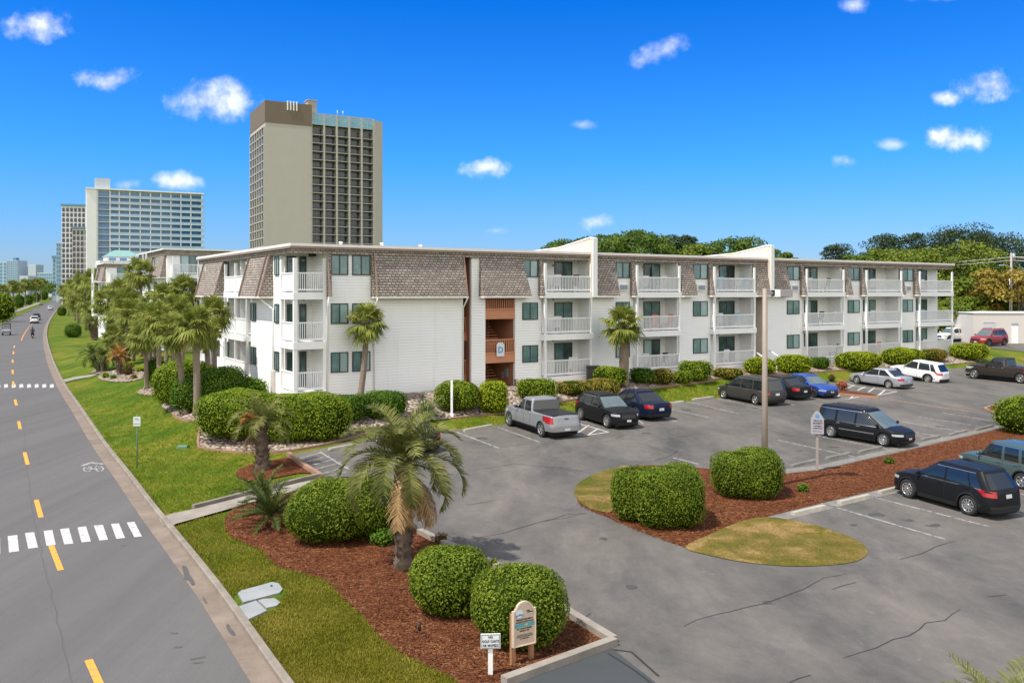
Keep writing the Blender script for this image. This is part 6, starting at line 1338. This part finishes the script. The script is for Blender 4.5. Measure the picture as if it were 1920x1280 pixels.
q = MB(); q.lathe([(.001, 0), (.088, 0)], 24, axis='y', c=(-.12, -.034, 1.005), smooth=False); q.build('emblem_disc', M['sign_white'], bo)
q = MB(); q.add([(-.12+.086*math.cos(a), -.037, 1.005+.086*math.sin(a)) for a in np.linspace(math.pi*1.02, math.pi*1.98, 14)]+[(-.08, -.037, .99), (-.11, -.037, 1.015), (-.15, -.037, .985)], [tuple(range(17))]); q.build('emblem_wave', M['sign_blue'], bo)
q = MB(); q.add([(-.12+.075*math.cos(a), -.039, 1.0+.075*math.sin(a)) for a in np.linspace(math.pi*1.15, math.pi*1.85, 12)], [tuple(range(12))]); q.build('emblem_sand', M['sign_white'], bo)
for s_, sz, z, bd in (('PRIVATE PROPERTY', .046, .885, .0012), ('OWNERS & GUESTS ONLY', .037, .838, .0012), ('NO UNAUTHORIZED', .038, .705, .0008), ('PARKING  24/7', .036, .662, .0008), ('VIOLATORS WILL BE TOWED', .028, .58, .0004), ('AT VEHICLE OWNERS EXPENSE', .028, .545, .0004), ('NO TRESPASSING', .028, .508, .0004)): board_text(bo, s_, sz, 0, z, -.037, sx_=.95, bold=bd)
board_text(bo, 'NO', .05, .04, .773, -.039, 'sign_edge')
q = MB()
for x, z, w_ in ((.06, 1.045, .08), (.10, 1.015, .14)): q.box(x-w_/2+.03, x+w_/2+.03, -.034, -.031, z-.010, z+.010)
q.build('small_lettering', M['ink'], bo)
for x in (-.215, .215): q = MB(); q.box(x-.045, x+.045, .031, .11, -.1, 1.0, bev=.006); q.build('post', M['post_wood'], es)
b = G(919.5, 1264); ns = thing('warning_sign', 'small white square sign reading no golf carts or mopeds on a white post', 'sign', tuple(b), R(4))
q = MB(); q.box(-.045, .045, -.045, .045, -.1, .60, bev=.005); q.build('post', M['trim'], ns)
q = MB(); q.box(-.19, .19, -.075, -.05, .53, .82, bev=.004); bo = q.build('board', M['sign_white'], ns)
q = MB()
for x0, x1, z0, z1 in ((-.175, .175, .545, .552), (-.175, .175, .798, .805), (-.175, -.168, .552, .798), (.168, .175, .552, .798)): q.box(x0, x1, -.079, -.0765, z0, z1)
q.build('painted_border', M['ink'], bo)
for s_, z in (('NO', .755), ('GOLF CARTS', .675), ('OR MOPEDS', .595)): board_text(bo, s_, .068, 0, z, -.079, sx_=.82, bold=.001)
b = G(1532, 882); gs = thing('parking_sign', 'grey pointed parking sign on a slim wooden post beside the black minivan', 'sign', tuple(b), R(-14))
q = MB(); q.box(-.05, .05, -.05, .05, -.1, 1.75, bev=.005); q.build('post', M['post_grey'], gs)
q = MB(); q.prism([(-.25, 1.50), (.25, 1.50), (.25, 2.12), (.17, 2.25), (.08, 2.40), (0, 2.43), (-.08, 2.40), (-.17, 2.25), (-.25, 2.12)], 'y', -.11, -.055); bo = q.build('board', M['sign_grey'], gs)
for s_, sz, z in (('PRIVATE', .095, 2.03), ('PROPERTY', .088, 1.93), ('OWNERS &', .07, 1.82), ('GUESTS ONLY', .062, 1.73)): board_text(bo, s_, sz, .02, z, -.114, sx_=.9, bold=.002)
q = MB(); q.lathe([(.001, 0), (.085, 0)], 20, axis='y', c=(.0, -.113, 2.22), smooth=False); q.build('emblem_disc', M['sign_blue'], bo); q = MB(); q.prism([(-.18, 1.6), (.18, 1.6), (.18, 1.615), (-.18, 1.615)], 'y', -.114, -.111); q.build('ruled_line', M['ink'], bo)
b = G(257, 878); ls_ = thing('road_sign', 'two small white plates on a thin green post on the lawn by the road', 'sign', tuple(b), R(12))
q = MB(); q.tube([(0, 0, -.1), (0, 0, 2.25)], .022, 6); q.build('post', mat('green_steel', (.13, .19, .16), .5, metal=.3), ls_)
for z0, tx in ((1.98, 'NO'), (1.78, 'PARKING')): q = MB(); q.box(-.14, .14, -.035, -.024, z0, z0+.19, bev=.003); bo = q.build('plate', M['sign_white'], ls_); board_text(bo, tx, .10 if tx == 'NO' else .055, 0, z0+.095, -.037)
b = G(847, 781); q = MB(); q.box(-.06, .06, -.05, .05, -.1, 1.95, bev=.01); q.box(-.10, .10, -.09, .09, -.1, .14, bev=.01); q.box(-.035, .035, -.062, -.052, 1.0, 1.12); q.box(-.065, .065, -.055, .055, 1.92, 1.97); o = q.build('white_post', M['trim']); o.location = tuple(b); tag(o, 'plain white post standing in the rock bed left of the silver pickup', 'post')
# lamp in the parking lot
b = G(1434, 915); lp = thing('parking_lamp', 'tall tan lamp pole with a boxy grey head rising out of a square shrub', 'street lamp', tuple(b), 0)
q = MB(); q.tube([(0, 0, -.1), (0, 0, 3.5), (0, 0, zpx(541, b[1])-b[2])], [.125, .105, .085], 14); q.lathe([(.2, 0), (.2, .1), (.12, .14)], 14, axis='z'); q.build('pole', M['lamp_pole'], lp)
zt = zpx(549.5, b[1])-b[2]; q = MB(); q.box(.07, .36, -.06, .06, zt-.06, zt+.06); q.build('arm', M['lamp_grey'], lp)
q = MB(); q.box(.30, .94, -.24, .24, zt-.13, zt+.13, bev=.02); q.box(.30, .50, -.245, .245, zt-.135, zt+.14); hd = q.build('lamp_head', M['trim'], lp); q = MB(); q.box(.505, .95, -.25, .25, zt-.137, zt+.137, bev=.01); q.build('visor', M['lamp_grey'], hd); q = MB(); q.box(.54, .90, -.2, .2, zt-.145, zt-.139); q.build('lens', M['lamp_clear'], hd)
# small things on the ground
b = G(343, 839); q = MB(); q.box(-.24, .24, -.16, .16, -.05, .10, bev=.02); q.box(-.22, .22, -.14, .14, .10, .115); o = q.build('valve_box', mat('green_plastic', (.10, .22, .13), .6)); o.location = tuple(b); tag(o, 'green lid of a valve box in the lawn before the river rock bed', 'valve box')
b = G(787, 1190); q = MB(); q.tube([(0, 0, -.1), (0, 0, .10)], .01, 6); q.tube([(0, 0, .10), (-.015, 0, .28)], .03, 8); o = q.build('garden_light', M['black_plastic']); o.location = tuple(b); tag(o, 'small black garden light on a stake in the front mulch bed', 'garden light')
b = G(1112, 716); q = MB(); q.box(-.4, .4, -.4, .4, -.1, 1.0, bev=.03); q.box(-.43, .43, -.43, .43, 1.0, 1.06); o = q.build('utility_cabinet', M['black_trim']); o.location = tuple(b); tag(o, 'dark utility cabinet half hidden by the green hedge left of the thick palm', 'cabinet')
b = G(257, 1082)
# ------------------------------------------------------------------ buildings beyond
def small_condo(px, Z, z0, lx, ly, label, yaw, front, side_b):
    X = (px-CX)/FPX*Z; t = thing('apartment_building', label, 'apartment building', (X, Z, z0), yaw, 'apartment blocks behind the main one')
    q = MB(); q.box(0, lx, 0, ly, -3, ZT); q.build('wall', M['siding'], t)
    q = MB(); q.box(-.2, lx+.2, -.2, ly+.2, 9.35, ZT+.02); q.build('shingle_band', M['shingle'], t); q = MB(); q.box(-.45, lx+.45, -.45, ly+.45, ZT+.02, ZT+.16); q.build('roof_edge', M['roof_edge'], t)
    for a, c in front['bal']:
        for lev in range(3): balcony(t, a, c, lev, proj=1.35, dep=.13, door=(.3, .8), win=None, lightfix=False)
    for a, c in front['win']:
        for lev in range(3): window(t, a, S[lev]+.9, c, 1.1)
    for a, c in front['man']: mansard(t, a, c, .05, .05)
    for a, c in side_b['man']: mansard(t, a, c, .1, .1, side=True)
    for a, c in side_b['win']:
        for lev in range(2 if True else 3): window(t, a, S[lev]+.9, c, 1.1, side=True)
    for a, c in side_b['bal']:
        for lev in range(3):
            z = S[lev]; q = MB(); q.box(-1.2, 0, a, c, z-.4, z-.02); q.box(-1.2, -1.12, a, c, z-.02, z+1.0); q.box(-1.2, -1.05, a, a+.15, z+1.0, z+2.3); q.box(-1.2, -1.05, c-.15, c, z+1.0, z+2.3); q.build('side_balcony', M['trim'], t); q = MB(); q.box(-.05, -.005, a+.3, c-.3, z, z+1.95); q.build('sliding_door', M['glass_dark'], t)
    return t
small_condo(313, 86, 1.75, 22, 15.5, 'second apartment block, its corner balconies showing left of the main building', FACING, dict(bal=[(.3, 3.6)], win=[(4.4, 1.9), (6.8, 1.6), (12, 1.6)], man=[(3.75, 4.3), (9, 11)]), dict(man=[(.4, 4.8), (7.4, 13.0)], win=[(6, 1), (9.5, 1)], bal=[(5.0, 7.2), (13.2, 15.2)]))
small_condo(199, 132, 1.85, 18, 9.5, 'third apartment block, mostly hidden by palms before the white hotel', FACING, dict(bal=[(.4, 4.2)], win=[(5, 1.8), (8, 1.8)], man=[(4.4, 5)]), dict(man=[(.4, 5.4), (8.0, 9.4)], win=[(3, 1)], bal=[(5.6, 7.8)]))
Z = 165; X = (228-CX)/FPX*Z; t = thing('pavilion', 'white building with a small teal hipped roof between hotel and apartment blocks', 'building', (X, Z, 0), FACING)
q = MB(); q.box(-4.2, 4.2, -3, 3, -1, zpx(490, Z)); q.box(-3.0, 3.0, -2.2, 2.2, zpx(490, Z), zpx(482, Z)); q.build('wall', M['hotel'], t)
zr = zpx(482, Z); q = MB(); q.add([(-3.3, -2.5, zr), (3.3, -2.5, zr), (3.3, 2.5, zr), (-3.3, 2.5, zr), (-1.2, 0, zr+1.3), (1.2, 0, zr+1.3)], [(0, 1, 5, 4), (1, 2, 5), (2, 3, 4, 5), (3, 0, 4), (3, 2, 1, 0)]); q.build('roof', M['teal_roof'], t)
for x in (-1.9, 0, 1.9): q = MB(); q.box(x-.6, x+.6, -2.25, -2.205, zr-1.0, zr-.25); q.build('window', M['hotel_glass'], t)
# beige tower
T0 = np.array((-80.4, 278.0)); TYAW = math.atan2(.47, .88)
tw = thing('hotel_tower', 'tall beige hotel tower with a brown crown and a grid of dark balconies', 'tower', (T0[0], T0[1], 0), TYAW)
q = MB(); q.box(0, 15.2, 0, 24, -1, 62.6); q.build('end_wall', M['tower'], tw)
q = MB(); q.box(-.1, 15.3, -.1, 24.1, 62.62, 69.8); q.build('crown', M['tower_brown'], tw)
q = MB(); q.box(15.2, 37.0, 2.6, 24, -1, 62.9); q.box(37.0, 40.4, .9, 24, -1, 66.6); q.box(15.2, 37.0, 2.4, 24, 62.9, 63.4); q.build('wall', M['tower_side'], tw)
q = MB(); q.prism([(36.9, 0), (37.0, 0), (40.4, .9), (40.4, 1.0), (36.9, 1.0)], 'z', -1, 66.6); q.build('corner_fin', M['tower'], tw)
q = MB(); FLH = 2.78
for k in range(6): x = 15.2+k*4.36; q.box(x-.28, x+.28, 0, 2.6, -1, 67.0)
q.build('fin', M['tower'], tw)
for r_ in range(17):
    z = 62.9-FLH*(r_+1)
    for k in range(5):
        x0, x1 = 15.2+k*4.36+.28, 15.2+(k+1)*4.36-.28
        q = MB(); q.box(x0, x1, 0.02, 2.6, z-.20, z); o = q.build('balcony', M['tower'], tw); q = MB(); q.box(x0, x1, .05, .12, z+.92, z+1.0)
        for i in range(9): xx = x0+(x1-x0)*(i+.5)/9; q.box(xx-.02, xx+.02, .06, .10, z, z+.92)
        q.build('railing', M['tower_glass'], o)
        q = MB(); q.box(x0+.1, x1-.1, 2.5, 2.59, z+.02, z+2.4); q.build('balcony_glass', M['tower_glass'], o)
for k in range(5):
    x0, x1 = 15.2+k*4.36+.28, 15.2+(k+1)*4.36-.28; q = MB(); q.box(x0, x1, .3, .5, 63.4, 66.9); o = q.build('crown_window', M['blue_glass'], tw); q = MB()
    for i in range(1, 4): q.box(x0+(x1-x0)*i/4-.05, x0+(x1-x0)*i/4+.05, .24, .29, 63.4, 66.9)
    for zz in (63.45, 65.1, 66.85): q.box(x0, x1, .20, .235, zz-.05, zz+.05)
    q.build('mullion', M['tower'], o)
q = MB(); q.box(15.3, 37, .5, 3, 66.9, 67.3); q.box(15.5, 40, 3, 24, 63.4, 67.1); q.build('roof', M['tower_side'], tw)
q = MB(); q.box(15.5, 18.6, 6, 10, 67.1, 72.5); q.box(15.3, 18.8, 5.8, 10.2, 72.5, 72.9); q.build('lift_house', M['tower_side'], tw)
for xx in (7.2, 8.2, 9.2, 10.2): q = MB(); q.box(xx-.18, xx+.18, -.4, -.11, 67.2, 70.3); q.build('antenna', M['trim'], tw)
for xx in (25.5, 27.5): q = MB(); q.tube([(xx, 5, 67), (xx, 5, 70)], .12, 6); q.build('mast', M['steel'], tw)
for r_ in range(16):
    z = 61.0-FLH*(r_+1)
    for k in range(6):
        y0 = 1.2+k*3.75; q = MB(); q.box(-.18, -.02, y0+.2, y0+2.3, z+.35, z+2.15); q.build('window', M['tower_glass'], tw)
q = MB()
for r_ in range(18): q.box(-.5, -.01, .2, 23.8, 61.3-FLH*r_-.28, 61.3-FLH*r_)
for k in range(7): q.box(-.45, -.011, .1+k*3.75, .55+k*3.75, 10, 61.0)
q.build('facade_grid', M['tower'], tw)
# white hotel
M['hotel_slab'] = mat('hotel_slab', (.55, .63, .72), .6)
H0 = np.array(((162-CX)/FPX*383, 383.0)); hw = thing('hotel', 'wide white hotel block with blue glass balconies and a rooftop lift house', 'hotel', (H0[0], H0[1], 0), math.atan2(.46, .89))
q = MB(); q.box(0, 49.5, 2, 18, -1, 53.6); q.box(0, 4.2, 0, 2, -1, 53.8); q.build('wall', M['hotel'], hw)
q = MB(); q.box(3.6, 9.8, 4, 12, 53.6, 59.2); q.build('lift_house', mat('lift_house_grey', (.42, .47, .50), .7), hw); q = MB(); q.box(-.3, 50, -.5, 18.3, 53.62, 54.2); q.build('roof_edge', M['hotel'], hw)
for r_ in range(17):
    z = 53.2-2.82*(r_+1)
    q = MB(); q.box(4.3, 49.5, 1.85, 1.99, z+.1, z+2.5); q.build('window_band', M['hotel_glass'], hw)
    q = MB(); q.box(4.2, 50.3, .1, 2, z-.25, z); o = q.build('balcony_slab', M['hotel_slab'], hw); q = MB(); q.box(9.9, 50.3, .12, .2, z, z+1.0); q.build('glass_railing', M['hotel_rail'], o)
q = MB()
for k, x in enumerate((4.3, 9.4, 13.2, 17.6, 22, 26.4, 30.8, 35.2, 39.6, 44, 48.9)): q.box(x, x+.45, .3, 1.84, -1, 53.6)
q.build('partition', M['hotel'], hw)
# black and white tower and neighbours
def grid_tower(px0, px1, yt, Z, dep, label, wall, glass, fl, cols, z0=0, name='high_rise', cap=None, group='high rises far along the road', vert=True):
    X0 = (px0-CX)/FPX*Z; wd = (px1-px0)/FPX*Z; H_ = zpx(yt, Z); t = thing(name, label, 'high rise', (X0, Z, 0), R(14) if Z < 900 else 0, group)
    q = MB(); q.box(0, wd, .6, dep, -1, H_); q.build('wall', M[wall], t)
    q = MB(); n_ = int((H_-4)/fl)
    for r_ in range(n_):
        z = H_-fl*(r_+1)-.6
        q = MB()
        for k in range(cols): x = wd*(k+.14)/cols; q.box(x, x+wd*.70/cols, .45, .59, z+.3, z+fl*.86)
        q.build('window_row', M[glass], t)
    if cap: q = MB(); q.box(-.4, wd+.4, -.2, dep, H_, H_+cap); q.build('roof_cap', M['far_blue'], t)
    return t
M['dark_glass'] = mat('dark_hotel_glass', (.045, .05, .075), .2, spec=.6, var=.5, vscale=.2); M['cream'] = mat('cream_wall', (.62, .58, .52), .8)
grid_tower(115, 163, 386, 500, 20, 'black and white gridded tower left of the white hotel', 'hotel', 'dark_glass', 3.0, 7, cap=1.2)
grid_tower(135, 162, 428, 455, 12, 'lower dark gridded tower in front of the black and white one', 'cream', 'dark_glass', 3.0, 4, cap=.8)
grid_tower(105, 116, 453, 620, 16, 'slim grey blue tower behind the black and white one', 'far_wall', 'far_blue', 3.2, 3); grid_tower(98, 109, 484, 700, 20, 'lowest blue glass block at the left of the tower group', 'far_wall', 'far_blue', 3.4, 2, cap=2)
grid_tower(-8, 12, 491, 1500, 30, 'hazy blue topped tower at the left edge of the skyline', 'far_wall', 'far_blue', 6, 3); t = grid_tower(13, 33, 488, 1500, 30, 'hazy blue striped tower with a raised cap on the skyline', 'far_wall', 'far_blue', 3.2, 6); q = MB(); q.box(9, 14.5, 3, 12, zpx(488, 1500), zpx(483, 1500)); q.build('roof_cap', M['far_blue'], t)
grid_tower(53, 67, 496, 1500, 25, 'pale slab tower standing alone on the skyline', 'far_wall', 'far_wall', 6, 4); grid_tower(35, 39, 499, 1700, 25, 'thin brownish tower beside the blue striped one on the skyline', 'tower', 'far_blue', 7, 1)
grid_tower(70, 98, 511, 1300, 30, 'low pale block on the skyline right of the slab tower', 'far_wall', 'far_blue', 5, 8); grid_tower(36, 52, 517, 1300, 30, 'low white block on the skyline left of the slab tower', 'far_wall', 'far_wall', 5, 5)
# ------------------------------------------------------------------ block building, utility pole and wires at the right
Z = 97; X = (1825-CX)/FPX*Z; bb = thing('block_building', 'low white block building with a shuttered window and a door behind the red SUV', 'building', (X, Z, 1.5), R(-2)); zt = zpx(587, Z)-1.5
q = MB(); q.box(0, 14, 0, 9, -1, zt); q.build('wall', M['greywall'], bb); q = MB(); q.box(-.1, 14.1, -.1, 9.1, zt, zt+.1); q.build('roof_edge', M['trim'], bb)
q = MB(); q.box(1.15, 2.35, -.05, -.002, 1.7, 2.35); q.build('shutter', mat('shutter_grey', (.50, .53, .56), .6), bb); q = MB(); q.box(1.10, 2.40, -.07, -.052, 2.35, 2.42); q.build('lintel', M['ac'], bb); q = MB(); q.box(4.25, 5.0, -.05, -.002, 0, 2.05); q.build('door', M['trim'], bb); q = MB(); q.box(4.25, 5.0, -.05, -.002, 2.1, 2.35); q.build('transom', M['ac'], bb)
def pole(px, yt, Z, label, r=.14, arm=True):
    X = (px-CX)/FPX*Z; t = thing('utility_pole', label, 'utility pole', (X, Z, 1.5), 0); h_ = zpx(yt, Z)-1.5
    q = MB(); q.tube([(0, 0, -.3), (0, 0, h_)], [r*1.2, r*.8], 8); q.build('pole', M['wood_pole'], t)
    if arm:
        q = MB(); q.tube([(0, -.1, h_-1.9), (-.6, -.15, h_-1.45), (-1.2, -.2, h_-1.5)], .04, 6); o = q.build('lamp_arm', M['steel'], t); q = MB(); q.ell((-1.3, -.2, h_-1.52), (.34, .13, .09), 10, 6); q.build('lamp_head', M['steel'], o)
        q = MB(); q.tube([(.35, .1, h_-.9), (.35, .1, h_-.1)], .2, 10); q.build('transformer', M['steel'], t); q = MB(); q.box(-.06, 1.5, -.06, .06, h_-.55, h_-.45); q.build('cross_arm', M['wood_pole'], t); q = MB(); q.tube([(-.26, -.1, 0), (-.22, -.1, h_-2.2)], .06, 6); q.build('conduit', M['steel'], t)
    return X, h_
X, h_ = pole(1896, 474, 103, 'utility pole with a curved lamp arm behind the white block building'); pole(1823, 562, 112, 'thin short pole in front of the trees left of the block building', .08, False)
for i, (z_, y2, x2, lb) in enumerate([(-.5, 478, 1610, 'upper overhead wire running left from the utility pole'), (-.9, 484, 1612, 'middle overhead wire running left from the utility pole'), (-5.4, 531, 1650, 'low overhead wire crossing in front of the bright trees')]):
    a = np.array((X, 103, 1.5+h_+z_)); b2 = atY(x2, y2, 140); P_ = [tuple(a+(b2-a)*k/12-np.array((0, 0, .9))*math.sin(math.pi*k/12)) for k in range(13)]
    q = MB(); q.tube(P_, .03, 5); o = q.build('overhead_wire', M['wire']); tag(o, lb, 'wire', 'overhead wires')
for i, z_ in enumerate((-.5, -.9)):
    a = np.array((X, 103, 1.5+h_+z_)); b2 = np.array((X+40, 96, 1.5+h_+z_)); P_ = [tuple(a+(b2-a)*k/8-np.array((0, 0, .9))*math.sin(math.pi*k/8)) for k in range(9)]
    q = MB(); q.tube(P_, .03, 5); o = q.build('overhead_wire', M['wire']); tag(o, ['upper overhead wire leaving the utility pole to the right', 'lower overhead wire leaving the utility pole to the right'][i], 'wire', 'overhead wires')
# ------------------------------------------------------------------ grass blades and mulch chips near the camera
def in_poly(P, poly):
    x, y = P[:, 0], P[:, 1]; c = np.zeros(len(P), bool); q = np.asarray(poly, float); j = len(q)-1
    for i in range(len(q)):
        xi, yi, xj, yj = *q[i], *q[j]
        with np.errstate(divide='ignore', invalid='ignore'): m_ = ((yi > y) != (yj > y)) & (x < (xj-xi)*(y-yi)/(yj-yi+1e-12)+xi)
        c ^= m_; j = i
    return c
def px_scatter(poly_px, n, rng, excl=()):
    q = np.array(poly_px, float); lo, hi = q.min(0), q.max(0); out = []
    q = q.mean(0)+(q-q.mean(0))*1.012; P = rng.uniform(lo-6, hi+6, (n*3, 2)); k = in_poly(P, q)
    for e in excl: k &= ~in_poly(P, e)
    P = P[k][:n]; dz_ = np.maximum((P[:, 1]-HY)/FPX, 1e-3); dx_ = (P[:, 0]-CX)/FPX; t = CAMH/dz_
    for _ in range(40): t = .5*t+.5*(CAMH-ht(dx_*t, t))/dz_
    return np.stack([dx_*t, t, ht(dx_*t, t)], 1)
def blades(name, P, m, h, wd, rng, per=3):
    P = np.repeat(P, per, 0); n = len(P); P = P+np.concatenate([rng.normal(0, wd*1.3, (n, 2)), np.zeros((n, 1))], 1)
    az = rng.uniform(0, 6.28, n); S_ = np.stack([np.cos(az), np.sin(az), 0*az], 1); ln = rng.normal(0, .45, (n, 2)); hh = (h*rng.uniform(.5, 1.2, n))[:, None]
    T = P+np.concatenate([ln*hh, hh], 1); w_ = wd*rng.uniform(.6, 1.2, n)[:, None]
    V = np.stack([P-S_*w_, P+S_*w_, T+S_*w_*.25, T-S_*w_*.25], 1).reshape(-1, 3); V[:, 2] -= .012
    o = mesh_np(name, V, np.arange(4*n).reshape(n, 4), M[m]); o['kind'] = 'stuff'; return o
M['blade'] = leaf_mat('grass_blades', (.085, .135, .008), (.185, .235, .016), (.37, .32, .06), trans=.3, clump=.45)
M['blade_verge'] = leaf_mat('verge_grass_blades', (.105, .120, .009), (.225, .215, .020), (.42, .33, .08), trans=.3, clump=.7)
M['blade_dry'] = leaf_mat('dry_grass_blades', (.13, .105, .018), (.30, .205, .062), (.50, .35, .17), trans=.25, clump=1.1)
M['chips'] = leaf_mat('bark_chips', (.038, .014, .007), (.11, .042, .019), (.30, .165, .075), trans=0, clump=1.2, rough=.9)
rg_ = np.random.default_rng(77)
slabs = [[(440, 1110), (512, 1088), (535, 1105), (520, 1140), (450, 1172), (430, 1148)]]
verge = [(318, 992), (380, 972), (420, 962), (421, 990), (436, 1008), (462, 1020), (492, 1032), (506, 1052), (526, 1064), (565, 1074), (608, 1086), (642, 1122), (686, 1162), (706, 1190), (735, 1213), (785, 1241), (835, 1264), (870, 1290), (545, 1290), (430, 1130)]
g_ = blades('grass', px_scatter(verge, 22000, rg_, slabs), 'blade_verge', .055, .010, rg_)
lawn = [(135, 722), (300, 735), (322, 782), (368, 792), (372, 835), (430, 850), (530, 851), (440, 880), (440, 898), (500, 903), (560, 888), (545, 905), (360, 953), (300, 963), (240, 880), (180, 790)]
blades('grass', px_scatter(lawn, 9000, rg_), 'blade', .06, .014, rg_)
blades('grass', px_scatter([(860, 786), (960, 774), (1060, 755), (1190, 733), (1320, 718), (1450, 705), (1545, 700), (1530, 720), (1336, 745), (1240, 757), (1090, 773), (920, 797), (856, 803)], 5000, rg_), 'blade', .07, .022, rg_)
for pl, n in (([(1080, 930), (1081, 915), (1094, 903), (1130, 886), (1175, 878), (1160, 925), (1146, 955), (1120, 955)], 4500), ([(1290, 1027), (1335, 1005), (1388, 983), (1440, 972), (1518, 985), (1586, 1008), (1616, 1024), (1622, 1038), (1605, 1050), (1556, 1058), (1480, 1060), (1400, 1053), (1340, 1042)], 13000)):
    blades('dry_grass_blades', px_scatter(pl, n, rg_), 'blade_dry', .05, .010, rg_)
def chips(P, size, rng):
    n = len(P); V, F = leaf_quads(P+np.array((0, 0, .022)), np.tile((0, 0, 1.0), (n, 1)), size, .38, .35, rng, cup=0)
    o = mesh_np('mulch_chips', V, F, M['chips']); o['kind'] = 'stuff'
chips(px_scatter(fb, 15000, rg_), .085, rg_); chips(px_scatter(isl[:21], 12000, rg_), .10, rg_)
